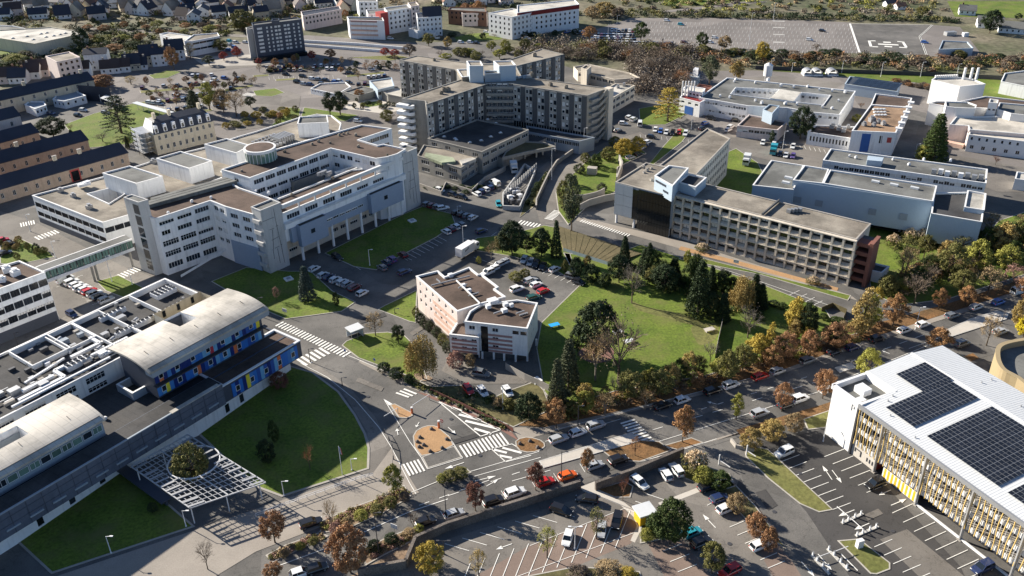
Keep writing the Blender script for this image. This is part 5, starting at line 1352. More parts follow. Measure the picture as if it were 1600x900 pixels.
for x,y,s in((704,431,1.2),(724,447,1.0),(733,455,1),(770,471,2.4),(763,480,1.2),(790,477,1.2),(799,478,1),(788,486,1.4)):
    p=g(x,y,9.8);m=MB();m.box((p.x,p.y,10.0),(s,s*.8,.9),.5,'white_metal');B.put('air_handler',m)
for x,y in((778,488),(813,488),(818,491)):
    p=g(x,y,9.8);m=MB();m.beam((p.x-1,p.y-.5,9.8),(p.x+1,p.y+.7,9.8),.3,.3,'metal_grey');B.put('pipe',m)
# ---------------------------------------------------------------- right side buildings
B=Bld('laboratory','grey roofed laboratory block around two white courtyards','laboratory',g(1200,180))
B.block([(1092,152),(1136,121),(1337,142),(1312,179),(1268,175),(1230,168),(1168,165)],7.2,wall='white_wall',roof='roof_grey',rows={6:[(5.6,1.1,18,1.2,2,'b',.02,.98),(2.4,1.1,12,1.2,2,'b',.02,.85)],2:[(5.6,1.1,8,1.2,2,'',.05,.95)],3:[(5.6,1.1,5,1.3,2,'b',.05,.95)]},
  holes=[[(1142,146),(1150,136),(1217,139),(1204,154)],[(1240,158),(1253,144),(1297,148),(1286,163)]],hz=.4)
rbox(B,'roof_panel',[(1203,153),(1219,139),(1252,144),(1240,158)],6,7.5,'white_wall','roof_pale')
for a,b in(((1150,137),(1217,140)),((1253,145),(1297,149))):
    q=LF(a,b,7.2)
    for k in range(8):B.window(q.p(q.len*(k+.5)/8,-.12,5.6),q.rz,1.1,1.1,2,'b')
vents(B,[(1147,128),(1150,125),(1180,130),(1200,126),(1220,135),(1240,137),(1262,136),(1280,141),(1300,143),(1320,145),(1125,151),(1140,153),(1190,162),(1227,163),(1285,168),(1300,170),(1310,158),(1180,158),(1245,164)],6.9,'white_metal',1.1)
B=Bld('pavilion','low brown roofed pavilion with a tall pale box, before the laboratory','pavilion',g(1190,225))
B.block([(1152,196),(1170,179),(1230,190),(1215,203)],4.8,wall='blush_wall',roof='roof_brown',rows={3:[(3,1.2,7,2,2,'b')]});B.block([(1192,171),(1202,163),(1218,165),(1207,177)],9,wall='shed_blue',roof='roof_tan')
B=Bld('pavilion','small grey ribbed pavilion with rooftop ducts beside the dark round tree','pavilion',g(1290,222))
B.block([(1262,206),(1275,195),(1340,198),(1330,216)],5,wall='white_wall',roof='roof_brown',rows={3:[(2.6,2,12,.7,1,'',.05,.95)]});vents(B,[(1310,203),(1318,206),(1300,200),(1325,200)],4.8,'metal_grey',1.8,'air_handler')
B=Bld('workshop','white plant building with five tall flues and a maroon roof strip','workshop',g(1080,170))
B.block([(1062,152),(1068,146),(1108,153),(1094,160)],6.5,wall='white_wall',roof='maroon',rows={3:[(5,.9,3,1.6,1,'')]});B.block([(1066,139),(1072,133),(1102,138),(1098,146)],8.5,wall='white_wall',roof='roof_pale',rows={3:[(7.2,.9,6,1.1,1,'')]})
for k in range(5):
    p=g(1066+k*4.6,143,8);m=MB();m.cone(p,.35,.3,5,12.5,8,'white_bright');B.put('flue',m)
m=MB();q=LF((1062,152),(1094,160),6.5);q.box(m,3,7.2,-.1,.05,.2,3.6,'blue_panel');B.put('door',m)
B=Bld('lab_building','tan roofed building with red and blue end panels and white side shades','laboratory',g(1370,230))
B.block([(1331,204),(1361,163),(1419,167),(1400,207)],9,wall='white_wall',roof='roof_rust',rows={2:[(6.5,1.2,10,1.0,1,''),(3.2,1.2,10,1.0,1,'')],3:[(6,3,6,1.4,1,'',.03,.35)]});B.block([(1361,163),(1368,146),(1425,153),(1419,167)],9,wall='white_wall',roof='roof_brown')
q=LF((1331,204),(1400,207),9)
m=MB();q.box(m,q.len*.25,q.len*.45,-.1,.02,1,8,'blue_panel');B.put('panel',m)
m=MB();q.box(m,q.len*.72,q.len*.97,-.1,.02,1.5,8.4,'white_bright');q.box(m,q.len*.83,q.len*.93,-.16,-.08,5,7,'red_panel');B.put('panel',m,'white end panel with a small red square')
q=LF((1400,207),(1425,153),9)
for k in range(6):
    m=MB();u=q.len*(.08+k*.15);q.box(m,u,u+2.2,-1.6 if q.v.x<0 else -1.6,.8,8.9,9.4,'white_bright');B.put('sun_shade',m)
for k in range(12):
    x,y=1366+(k%4)*5+(k//4)*1.0,171+(k//4)*4.5;p=g(x,y,9);m=MB();m.box((p.x,p.y,9.1),(1.1,.9,.5),.3,'white_sheet');B.put('skylight',m)
vents(B,[(1362,190),(1372,192),(1350,196),(1380,195),(1365,197)],8.6,'metal_grey',1.9,'air_handler')
B=Bld('store','long shed with dark solar striped roof','shed',g(1360,145))
B.block([(1320,131),(1328,119),(1408,130),(1402,143)],4.6,wall='shed_blue',roof='roof_grey')
q=LF((1320,131),(1402,143),4.6)
for k in range(7):
    m=MB();m.beam(q.p(.8,1+k*1.9,4.9),q.p(q.len-.8,1+k*1.9,4.9),1.2,.08,'pv_cell');B.put('solar_strip',m)
for i,x in enumerate((1264,1278,1302)):
    B=Bld('arched_shelter',['white arched shelter at the left of the yard fence','white arched shelter in the middle of the yard fence','grey arched shelter at the right of the yard fence'][i],'shelter',g(x,120),'arched shelters in the far yard')
    p=g(x,119);m=MB();w_,l_=2.4,5
    for k in range(8):
        a0,a1=math.pi*k/8,math.pi*(k+1)/8;m.quad(*[(p.x+w_*math.cos(a),p.y+y,.6+2.4*math.sin(a)) for a,y in((a0,0),(a0,l_),(a1,l_),(a1,0))],'metal_grey')
    m.box((p.x,p.y+l_/2,.3),(w_*2,l_,.6),0,'white_wall');B.put('arched_roof',m)
B=Bld('boiler_house','bright white boiler house with castellated parapet and chimneys','boiler house',g(1480,150))
B.block([(1456,124),(1461,121),(1497,120),(1520,123),(1540,131),(1500,135)],10.5,wall='white_bright',roof='roof_pale',rows={5:[],4:[(3,1,5,1.8,2,'')]})
for k in range(12):
    p=g(1462+k*3,121-k*.12,10.6);m=MB();m.box((p.x,p.y,11),(.5,.8,1.0),0,'white_bright');B.put('merlon',m)
for x in(1505,1516,1525):
    p=g(x,124,10);m=MB();m.cone(p,.6,.5,10,15,9,'white_bright');B.put('chimney',m)
B=Bld('storage_building','grey flat roofed building cut by the right edge beyond the lawn','building',g(1600,135));B.block([(1564,127),(1570,114),(1640,105),(1680,120),(1605,135)],5.5,wall='white_wall',roof='roof_grey')
B=Bld('clinic_building','white and pink school with pale ribbed roofs behind the tall spruce','school',g(1530,220))
B.block([(1452,161),(1462,158),(1500,158),(1540,150),(1600,157),(1660,166),(1660,176),(1580,172),(1560,170),(1474,165)],9,wall='white_bright',roof='roof_brown')
B.block([(1478,166),(1477,158),(1512,159),(1526,164),(1524,169),(1493,168)],11.0,wall='white_bright',roof='roof_grey',cop='white_bright')
B.block([(1545,160),(1547,154),(1560,156),(1559,161)],12.5,wall='white_bright',roof='roof_pale',rows={3:[(9.7,.8,2,1,1,'')]})
B.block([(1558,170),(1562,160),(1660,168),(1655,186),(1580,177)],10,wall='white_bright',roof='roof_grey')
B.block([(1484,194),(1494,182),(1585,181),(1660,190),(1660,214),(1515,202),(1513,196)],7.6,wall='blush_wall',roof='roof_cream',rows={5:[(6.0,1.1,4,.9,1,''),]},cop='white_bright')
B.block([(1514,210),(1516,200),(1660,214),(1660,228)],6.6,wall='white_bright',roof='roof_cream',rows={3:[(5.2,1.2,12,.8,1,''),(2,1.4,8,1.3,2,'')]})
m=MB();q=LF((1484,194),(1514,200),7.6);q.box(m,0,q.len,-2.5,0,.0,1.4,'pink_wall');B.put('ramp',m)
B.block([(1586,279),(1589,268),(1640,274),(1640,286)],4,wall='white_bright',roof='roof_pale')
B=Bld('helipad_building','small blue-grey block beside the helipad with a roof unit','service building',g(1495,85))
B.block([(1467,77),(1473,63),(1512,65),(1521,75)],4.4,wall='shed_blue',roof='roof_grey')
p=g(1484,55);m=MB();m.box((p.x,p.y,1),(6,3,2),.2,'metal_grey');m.box((p.x+7,p.y-3,1),(3,2,2),.2,'white_metal');B.put('plant_unit',m)
B=Bld('container','white site container next to a big grey-green tree','container',g(1082,122));B.block([(1071,118),(1075,113),(1094,116),(1091,121)],3.4,wall='shed_blue',roof='roof_pale');rbox(B,'box',[(1083,108),(1086,105),(1092,106),(1091,110)],2,6,'white_metal')
B=Bld('red_shed','dark red long shed behind the plant building','shed',g(1110,138));B.block([(1088,136),(1092,131),(1112,134),(1110,139)],3.4,wall='red_brick',roof='red_brick')
p=g(1198,128);B=Bld('tank','white upright tank on legs behind the laboratory','tank',p);m=MB();m.cone(p,2,2,3,8,14,'white_bright');m.cone(p,2,.4,8,9,14,'white_bright')
for a in range(3):m.cone((p.x+1.4*math.cos(a*2.1),p.y+1.4*math.sin(a*2.1)),.15,.15,0,3.1,5,'white_metal')
B.put('vessel',m)
# ---------------------------------------------------------------- old slate-roofed buildings at the left
def stone(label,e1,e2,r1,r2,he,hr,n,wall='stone_pink',z=2.3,wh=1.8,roof='slate',arch=True,back=None,chim=()):
    B=Bld('stone_building',label,'building',g(*e2),'old slate-roofed hospital buildings');hr=he+2.7;back=11
    A,Bp,dep,ax=B.gable(e1,e2,r1,r2,he,hr,wall,roof,{0:[(z+k*3,wh,n,1.0,2,'',.01,.99) for k in range(1 if he<6 else 2)]},back=back)
    for t in chim:
        p=A+(Bp-A)*t+dep*.98;m=MB();m.box((p.x,p.y,hr+.3),(1.3,.8,2.2),math.atan2(ax.y,ax.x),'stone_cream');m.box((p.x,p.y,hr+1.5),(1.5,1.0,.25),math.atan2(ax.y,ax.x),'concrete')
        o=bpy.data.objects.new('chimney',m.mesh('chimney',tuple(B.root.location)));C.objects.link(o);o.parent=B.rf
    return B,A,Bp,dep,ax
B,A,Bp,dep,ax=stone('long stone hospital building with a red framed door and slate roof',(-70,315),(199,238),(-70,291),(190,225),5,9.2,15,chim=(.6,.75))
m=MB();p=A+(Bp-A)*.66;rz=math.atan2(ax.y,ax.x);m.box((p.x,p.y,2.2),(3.4,.5,4.4),rz,'red_panel');m.box((p.x,p.y-.05,2.0),(2.6,.55,3.8),rz,'glass_dark');B.put('porch',m)
stone('second long stone building, its slate roof ending at the cedar lawn',(-70,273),(137,218),(-70,251),(125,203),5,9.4,11,chim=(.5,))
stone('short slate-roofed range between the two long stone buildings',(-70,242),(60,206),(-70,222),(85,181),5,9,7)
stone('two storey stone range with long slate roof at the far left',(-70,172),(146,124),(-70,158),(125,112),7,11,12,'stone_cream',chim=(.52,.95))
stone('pink stone wing with round windows cut by the left edge',(-60,202),(31,180),(-70,174),(12,162),8,11.5,3,'blush_wall')
B=Bld('stone_building','low blue-grey roofed lean-to before the two storey range','building',g(110,160),'old slate-roofed hospital buildings');B.block([(82,155),(88,148),(118,141),(134,149),(100,158)],3.6,wall='white_wall',roof='blue_grey',rows={4:[(2,1.2,3,1,1,'')],3:[(2,1.2,3,1,1,'')]})
B=Bld('stone_building','low blue roofed lean-to beside a dark archway','building',g(60,166),'old slate-roofed hospital buildings');B.block([(38,163),(45,158),(68,158),(72,164),(55,170)],3.6,wall='white_wall',roof='blue_grey',rows={3:[(2,1.2,3,1,1,'')]})
B=Bld('stone_building','white gabled building with dark slate roof near the covered walkway','building',g(160,150),'old slate-roofed hospital buildings');B.gable((124,143),(172,147),(133,132),(160,138),4,7,'stone_cream','slate')
B=Bld('covered_walkway','long white covered walkway crossing the lawn edge','walkway',g(240,175));m=MB();a,b=g(210,160,3),g(288,182,3);m.beam(a,b,2.6,.25,'white_sheet');B.put('roof',m)
for k in range(9):
    p=a+(b-a)*(k+.5)/9;m=MB();m.box((p.x,p.y,1.4),(.15,.15,2.9),0,'white_metal');B.put('post',m)
B=Bld('canopy','small white flat canopy by the old white gabled building','canopy',g(170,158));m=MB();m.fan([g(x,y,3.6) for x,y in((156,153),(166,148),(183,154),(174,160))],'white_sheet');B.put('roof',m)
for x,y in((158,160),(175,166),(183,160)):p=g(x,y);m=MB();m.cone(p,.12,.12,0,3.6,6,'white_metal');B.put('post',m)
# mansard building
B=Bld('chateau_building','cream stone building with mansard slate roof, six white dormers and scaffolding','stone building',g(280,230));he=8.2;hr=12.2
q=LF((240,211),(333,189),he);dp=11;LL=q.len
sp=[(6.6,1.7,9,1.0,2,'',.03,.98),(2.6,1.9,9,1.0,2,'',.03,.98)]
pl=q.rect(0,LL,0,dp);m=MB()
for i in range(4):B.face(m,pl[i],pl[(i+1)%4],0,he,'stone_cream',sp if i==0 else [])
B.put('wall',m);m=MB()
i1=q.rect(1.6,LL-1.6,1.8,dp-1.8);ri=[q.p(4,dp/2,hr+1.2),q.p(LL-3.5,dp/2,hr+1.2)]
for i in range(4):
    a,b,c,d=pl[i],pl[(i+1)%4],i1[(i+1)%4],i1[i];m.quad((*a,he),(*b,he),(*c,hr),(*d,hr),'slate')
m.quad((*i1[0],hr),(*i1[1],hr),ri[1],ri[0],'slate');m.quad((*i1[2],hr),(*i1[3],hr),ri[0],ri[1],'slate');m.tri((*i1[3],hr),(*i1[0],hr),ri[0],'slate');m.tri((*i1[1],hr),(*i1[2],hr),ri[1],'slate')
rf=B.put('roof',m);m=MB();q.box(m,-.3,LL+.3,-.3,0.05,he-.3,he,'stone_cream');B.put('cornice',m)
for k in range(7):
    u=LL*(.06+.145*k);m=MB();q.box(m,u-.7,u+.7,.15,1.8,he+.2,he+2.6,'white_wall');m.quad(q.p(u-.45,.12,he+.5),q.p(u+.45,.12,he+.5),q.p(u+.45,.12,he+2.1),q.p(u-.45,.12,he+2.1),'glass_dark');m.beam(q.p(u,.0,he+3),q.p(u,2,he+3),1.2,.5,'white_wall');B.child('dormer',m,rf)
for u in(3,9,LL-3):m=MB();q.box(m,u-.5,u+.5,dp*.35,dp*.35+1.4,hr-1,hr+3,'stone_cream');B.child('chimney',m,rf)
m=MB();m.quad(q.p(-.1,0,he),q.p(-.1,dp,he),q.p(1.2,dp*.8,hr+.6),q.p(1.2,dp*.2,hr+.6),'white_wall');B.put('gable',m)
m=MB()
for j in range(5):
    q.box(m,-5,-.3,1,dp-1,1.6+j*1.9,1.72+j*1.9,'metal_grey')
    for v in(1,dp/2,dp-1):
        for u in(-5,-2.6):m.beam(q.p(u,v,0),q.p(u,v,9.5),.12,.12,'white_metal')
    m.beam(q.p(-5,1,1.6+j*1.9+1),q.p(-5,dp-1,1.6+j*1.9+1),.08,.08,'white_metal')
B.put('scaffolding',m)
# ---------------------------------------------------------------- dark tower block and buildings of the town
B=Bld('office_tower','dark blue-grey office tower with rows of small white-framed windows','office tower',g(430,90))
B.block([(395,39.5),(393,35.5),(464,26.5),(471,30)],18.4,wall='slate_metal',roof='roof_grey',rows={})
q=LF((395,39.5),(471,30),18.4)
for j in range(7):
    for k,t in enumerate((.12,.27,.36,.45,.52,.64,.71,.82,.92)):
        B.window(q.p(q.len*t,-.12,4.6+j*1.95),q.rz,2.6 if k==0 else(.8 if k in(1,2,7,8) else 1.3),1.0,2 if k==0 else 1,'3')
B.block([(385,45.5),(384,43),(395,41),(397,44)],15.5,wall='panel_concrete',roof='roof_grey');B.block([(424,32),(425,29.5),(436,28.5),(436,31.5)],20,z0=18,wall='slate_metal',roof='roof_grey')
m=MB();q.box(m,-3,q.len,-3,0,0,2.2,'glass_dark');B.put('base',m)
B=Bld('warehouse','wide low warehouse with pale roof and small roof lights at the far left','warehouse',g(50,70))
B.block([(-60,50),(54,68),(136,50.5),(80,42)],7,wall='cream_wall',roof='roof_pale',rows={})
domes(B,[(20,60),(42,57),(52,62),(64,53),(73,51.5),(72,58),(84,56),(94,54),(102,52)],6.6,.8)
B=Bld('warehouse','grey flat roofed sheds beyond the pale warehouse','warehouse',g(10,45));B.block([(-40,46),(-40,38),(20,40),(48,46),(10,52)],5,wall='white_wall',roof='roof_grey')
B=Bld('office_building','white L-shaped office building with ribbon windows beside the dark tower','office building',g(300,75))
B.block([(249,53),(262,50),(298,55.5),(290,67)],7,wall='white_wall',roof='roof_pale',rows={3:[(5,1,3,3,3,'d')]});B.block([(288,64),(302,54),(340,51),(343,56),(300,64)],8,wall='white_wall',roof='roof_tan',rows={3:[(6.4,1,4,4,4,'d'),(3.4,1,4,4,4,'d')]})
def flat(label,px,h,wall='white_wall',roof='roof_grey',edge=0,rows=3,n=6,cat='apartment building',st='d',extra=None,hh=1.3,**kw):
    B=Bld('apartment_block' if cat!='house' else 'house',label,cat,g(*px[0]));
    r={e:[(h-1.6-2.7*k,hh,n,1.1,1,st,.04,.96) for k in range(rows)] for e in(edge if isinstance(edge,tuple) else(edge,))}
    B.block(px,h,wall=wall,roof=roof,rows=r,**kw);return B
B=flat('pink apartment block with flat roof left of the white townhouse',[(71,87.5),(88,96.5),(125,89),(108,80.5)],11,'blush_wall','roof_tan',1,3,4)
B=flat('red and white apartment block with long balconies left of the white tower house',[(545,31),(600,32.5),(597,26),(542,26)],10.5,'white_wall','roof_dark',0,0,0)
q=LF((545,31),(600,32.5),10.5)
for j in range(4):
    m=MB();q.box(m,1,q.len*.8,-.5,.05,2.0+j*2.5,2.9+j*2.5,'rose_band' if j==3 else 'pink_wall');B.put('balcony',m)
B=flat('white five storey apartment block with red balcony corner',[(605,17.5),(642,11.5),(636,7),(600,12)],13,'white_wall','roof_grey',0,4,5);m=MB();q=LF((605,17.5),(642,11.5),13);q.box(m,-5,-.2,-1,5,0,12.6,'red_panel');B.put('red_bay',m)
flat('cream taller block behind the white five storey block',[(642,10),(655,8),(650,2.5),(637,4)],14,'blush_wall','roof_tan',0,4,2)
flat('white block with roof terrace behind the red and white apartments',[(560,2.5),(590,2),(588,-3),(556,-3)],11,'white_wall','roof_grey',0,3,4)
flat('long cream block with slate mansard right of the office tower',[(473,25),(533,14),(530,9),(470,18)],8.5,'blush_wall','slate',0,2,10)
flat('red brick and cream block with dark roof by the car park',[(700,15),(760,18.5),(758,12),(703,11)],8.5,'tile_roof','roof_grey',0,2,8)
flat('cream corner block joined to the red brick block',[(722,21),(762,20),(758,14.5),(720,16)],7.5,'blush_wall','roof_pale',0,2,5)
B=flat('white clinic block with curved side and dark top storey',[(808,14.5),(834,16.5),(835,21),(812,24)][:0] or [(763,20),(800,26.5),(834,19),(800,13)],12.5,'white_bright','roof_pale',(0,1),4,5)
B=flat('long white apartment block with dark top storey band',[(808,20),(905,6.5),(898,-1),(808,8)],13.5,'white_wall','roof_pale',0,4,12)
q=LF((808,20),(905,6.5),13.5);m=MB();q.box(m,0,q.len,-.15,.05,11,13.2,'maroon');B.put('band',m)
B=Bld('tower_house','white apartment house with a steep dark roof and lower wings','apartment building',g(670,50));B.block([(652,28),(690,25),(686,18),(650,20)],11,wall='white_wall',roof='slate',rows={0:[(9.4-2.6*k,1.2,6,.8,1,'d') for k in range(4)]});B.gable((662,26),(690,24.5),(664,10),(688,9),11,16,'white_wall','slate');B.block([(638,44.5),(652,48),(664,44),(650,41)],4.5,wall='white_wall',roof='roof_pale')
B=flat('grey flat roofed block behind the red and white apartments',[(575,22),(612,20),(606,13),(572,15)],9,'white_wall','roof_grey',0,2,4)
# ---------------------------------------------------------------- gabled houses
HW=['white_wall','white_wall','blush_wall','cream_wall','white_bright','stone_cream'];HR=['slate','slate_brown','slate','roof_tan','tile_roof','slate']
WN={'white_wall':'white','blush_wall':'pale pink','cream_wall':'cream','white_bright':'bright white','stone_cream':'stone'};RN={'slate':'slate','slate_brown':'brown','roof_tan':'pale tan','tile_roof':'red tiled'}
def house(x,y,wm,dm,he,hr,deg,label,group,w=None,r=None,near=True):
    w=w or rw.choice(HW);r=r or rw.choice(HR);p=g(x,y);a=R(deg);B=Bld('house',label.format(w=WN.get(w,'white'),r=RN.get(r,'slate')),'house',p,group)
    u=Vector((math.cos(a),math.sin(a),0));v=Vector((-u.y,u.x,0));c=[p-u*wm/2-v*dm/2,p+u*wm/2-v*dm/2,p+u*wm/2+v*dm/2,p-u*wm/2+v*dm/2]
    m=MB();n=max(2,int(wm/2.6))
    for i in range(4):
        k=n if i%2==0 else max(1,int(dm/3.2))
        sp=[(1.6,1.2,k,.9,1,'')]+([(4.3,1.2,k,.9,1,'')] if he>5 else [])
        B.face(m,(c[i].x,c[i].y),(c[(i+1)%4].x,c[(i+1)%4].y),0,he,w,sp if i in(0,3) else [])
    r0,r1=p-u*wm/2+Vector((0,0,hr)),p+u*wm/2+Vector((0,0,hr));up=Vector((0,0,he))
    m.tri(c[3]+up,c[0]+up,r0,w);m.tri(c[1]+up,c[2]+up,r1,w);B.put('wall',m);m=MB();sl=(hr-he)/(dm/2);o=.4
    for s,(i,j) in((-1,(0,1)),(1,(3,2))):
        a_,b_=c[i]+up+v*s*o-u*o-Vector((0,0,o*sl-.06)),c[j]+up+v*s*o+u*o-Vector((0,0,o*sl-.06));t0,t1=r0-u*o+Vector((0,0,.06)),r1+u*o+Vector((0,0,.06));dn=Vector((0,0,-.2))
        m.quad(a_,b_,t1,t0,r);m.quad(a_+dn,b_+dn,t1+dn,t0+dn,r);m.quad(a_+dn,b_+dn,b_,a_,r);m.quad(a_,t0,t0+dn,a_+dn,r);m.quad(b_,t1,t1+dn,b_+dn,r)
    rf=B.put('roof',m);q=p+u*wm*rw.choice([-.32,.3])+v*.3;m=MB();m.box((q.x,q.y,hr+.2),(.9,.6,1.7),a,'tile_roof' if rw.random()<.5 else 'concrete');B.child('chimney',m,rf)
    return B
row=[(112,111,8,7,4,8,10,'blush_wall','slate_brown'),(156,107,11,8,8.6,10.5,12,'white_wall','slate'),(136,119,5,6,5,8,10,'white_wall','slate_brown'),(175,113,9,7,3.4,6.6,14,'white_wall','slate_brown'),(191,111,9,7,3.4,6.6,14,'white_wall','slate_brown'),(209,108,8,7,4,8,16,'cream_wall','slate'),(222,107,6,6,3,6,16,'white_bright','slate'),(237,101,9,9,6,10.5,16,'stone_cream','slate'),(251,101,7,7,6.5,8.5,16,'white_wall','slate'),(263,99,7,7,6,8.5,16,'blush_wall','slate'),(276,92,9,8,6,10.5,16,'white_wall','slate'),(66,117,9,8,4,8,8,'blush_wall','slate_brown'),(14,128,12,8,4,7.5,8,'blush_wall','slate_brown'),(32,128,8,7,3.5,7,8,'white_wall','slate'),(55,121,7,7,4,7.5,8,'white_wall','slate_brown')]
row.sort(key=lambda t:t[0])
for i,t in enumerate(row):house(*t[:7],'{w} townhouse with {r} roof, '+ordinal(i)+' from the left along the old street','houses along the old street',t[7],t[8])
far=[(24,24,10,8,5,8.5,20,'blush_wall','slate_brown'),(62,28,11,7,3.5,6.5,15,'white_wall','slate'),(50,14,9,8,4.5,8,30,'white_wall','roof_tan'),(66,17,9,8,4.5,8,30,'white_wall','roof_tan'),(8,30,9,7,4,7,10,'white_wall','slate')]
for i,(x,y) in enumerate([(110,14),(140,6),(163,8),(160,20),(180,10),(196,17),(205,8),(212,20),(224,14),(232,22),(240,10),(254,17),(265,8),(270,22),(280,14),(292,22),(296,8),(305,34),(288,30),(318,24),(330,14),(342,26),(350,10),(357,20),(368,12),(372,30),(312,10),(100,28),(88,8),(120,24),(250,4),(220,2),(180,0),(400,12),(415,5),(432,12),(445,4),(460,9),(475,2),(425,22),(410,28),(490,4),(505,10),(520,3),(536,10),(470,16),(386,4),(545,16),(30,4),(70,2),(10,10),(145,17),(155,30),(715,5),(735,2),(752,6),(700,8),(770,2),(790,6),(815,-2),(690,2)]):
    far.append((x+rw.uniform(-2,2),y,rw.uniform(8,11.5),rw.uniform(7,9),rw.uniform(3,5.2),rw.uniform(6.5,9),rw.choice([12,20,100,105,75,-20,30])+rw.uniform(-6,6),None,None))
for k in range(34):far.append((rw.uniform(85,560),rw.uniform(-12,22),rw.uniform(8,11.5),rw.uniform(7,9),rw.uniform(3,5.2),rw.uniform(6.5,9),rw.choice([12,20,100,105,75,-20,30]),None,None))
far.sort(key=lambda t:t[0])
for i,t in enumerate(far):house(*t[:7],'{w} gabled house with {r} roof, '+ordinal(i)+' from the left in the far suburb','houses of the far suburb',t[7],t[8])
house(1545,42,13,9,3,6,-20,'{w} bungalow with {r} roof beside the large dark tree at top right','houses at the top right','white_wall','roof_grey');house(1590,50,20,11,3,5.6,-25,'long {w} bungalow with {r} roof below the sports field','houses at the top right','white_wall','roof_grey');house(1510,22,9,7,3,5.5,-20,'{w} house with {r} roof at the corner of the sports field','houses at the top right','white_wall','roof_grey')
house(1390,10,7,5,2.6,4,10,'small {w} allotment hut with {r} roof, left one','allotment huts');house(1405,14,6,5,2.4,4,10,'small {w} allotment hut with {r} roof, right one','allotment huts')
# ================================================================ SMALL STRUCTURES
def wall_line(name,label,cat,pts,h,t,m_,cop=None,group=None):
    B=Bld(name,label,cat,g(*pts[0]),group);m=MB();c=MB()
    for a,b in zip(pts,pts[1:]):
        a,b=g(*a),g(*b);m.beam((a.x,a.y,h/2),(b.x,b.y,h/2),t,h,m_)
        if cop:c.beam((a.x,a.y,h+.05),(b.x,b.y,h+.05),t+.12,.12,cop)
    B.put('wall',m)
    if cop:B.put('coping',c)
    return B
wall_line('retaining_wall','long rubble stone retaining wall between the avenue and lower car park','wall',[(560,902),(635,888),(650,851),(700,829),(800,797),(907,763)],2.0,.5,'rubble_wall','rubble_wall')
wall_line('retaining_wall','rubble stone retaining wall right of the footpath gap','wall',[(930,766),(985,746),(1067,712)],2.0,.5,'rubble_wall','rubble_wall')
wall_line('low_wall','low curved stone wall at the car park entrance','wall',[(1142,690),(1150,700),(1178,706)],.9,.4,'concrete')
wall_line('retaining_wall','concrete wall along the curved road beside the shaded yard','wall',[(935,222),(905,232),(870,257),(858,275),(846,300),(838,318),(838,328)],1.6,.35,'grey_concrete','concrete')
wall_line('retaining_wall','curved concrete retaining wall below the small lawn','wall',smooth([(897,314),(905,318),(925,315),(944,307),(946,293)],3)[:10],3.2,.4,'concrete')
wall_line('retaining_wall','curved concrete wall enclosing the sunken entrance yard','wall',[(905,330),(920,322),(945,315),(962,312)],2.4,.4,'concrete')
wall_line('retaining_wall','slanted brown concrete fin wall left of the beige office roof','wall',[(963,290),(972,266),(967,254)],3.2,.5,'concrete')
wall_line('yard_wall','concrete wall in front of the shaded hospital podium cars','wall',[(738,303),(758,283),(790,267)],1.8,.3,'concrete');wall_line('yard_wall','planted concrete wall left of the shaded podium cars','wall',[(655,292),(690,305),(697,290),(738,303)],1.5,.3,'concrete')
wall_line('yard_wall','white walled compound with machinery beside the road bend','wall',[(786,328),(812,329),(836,272),(820,262),(786,308),(786,328)],1.5,.25,'panel_concrete','panel_concrete')
F_=wall_line('fence','pale panel fence beside the residence','fence',[(790,577),(800,583),(820,594),(842,604),(858,612)],1.9,.08,'concrete')
wall_line('fence','grey mesh fence at the right end of the park lawn','fence',[(1129,504),(1122,535),(1117,560)],1.8,.06,'concrete_pale')
wall_line('fence','dark green yard fence beside the service road end','fence',[(1283,487),(1300,480),(1322,490),(1318,500)],1.4,.1,'green_fence' if 0 else 'planted_roof')
wall_line('fence','long brown fence along the red pavement','fence',[(672,612),(720,634),(770,658),(802,675)],1.0,.06,'red_brick')
wall_line('fence','white edge rail of the far road bridge','rail',[(471,66),(560,71),(640,78)],1.4,.6,'white_wall');wall_line('fence','second white edge rail of the far road bridge','rail',[(471,72),(560,79),(640,85)],1.4,.6,'white_wall')
wall_line('hedge_wall','dark fence along the far railway cutting','fence',[(1180,108),(1290,113),(1440,118),(1600,126)],1.8,.1,'dark_metal')
# lattice screen
B=Bld('screen_fence','white slatted screen in front of the sunken yard','fence',g(800,300))
a,b=g(788,310),g(838,266)
for k in range(16):
    p=a+(b-a)*k/15;m=MB();m.box((p.x,p.y,1.4),(.15,.35,2.8),.6,'panel_concrete');B.put('post',m)
for k in range(5):m=MB();m.beam((a.x,a.y,.5+k*.5),(b.x,b.y,.5+k*.5),.06,.12,'panel_concrete');B.put('slat',m)
B=Bld('machinery','dark machinery inside the white compound','machinery',g(806,300));m=MB()
for k in range(22):
    p=g(rw.uniform(796,812),rw.uniform(296,322));m.box((p.x,p.y,rw.uniform(.5,1.2)),(rw.uniform(.6,2),rw.uniform(.6,1.6),1.2),rw.random(),rw.choice(['metal_grey','dark_metal','white_metal']))
B.put('unit',m)
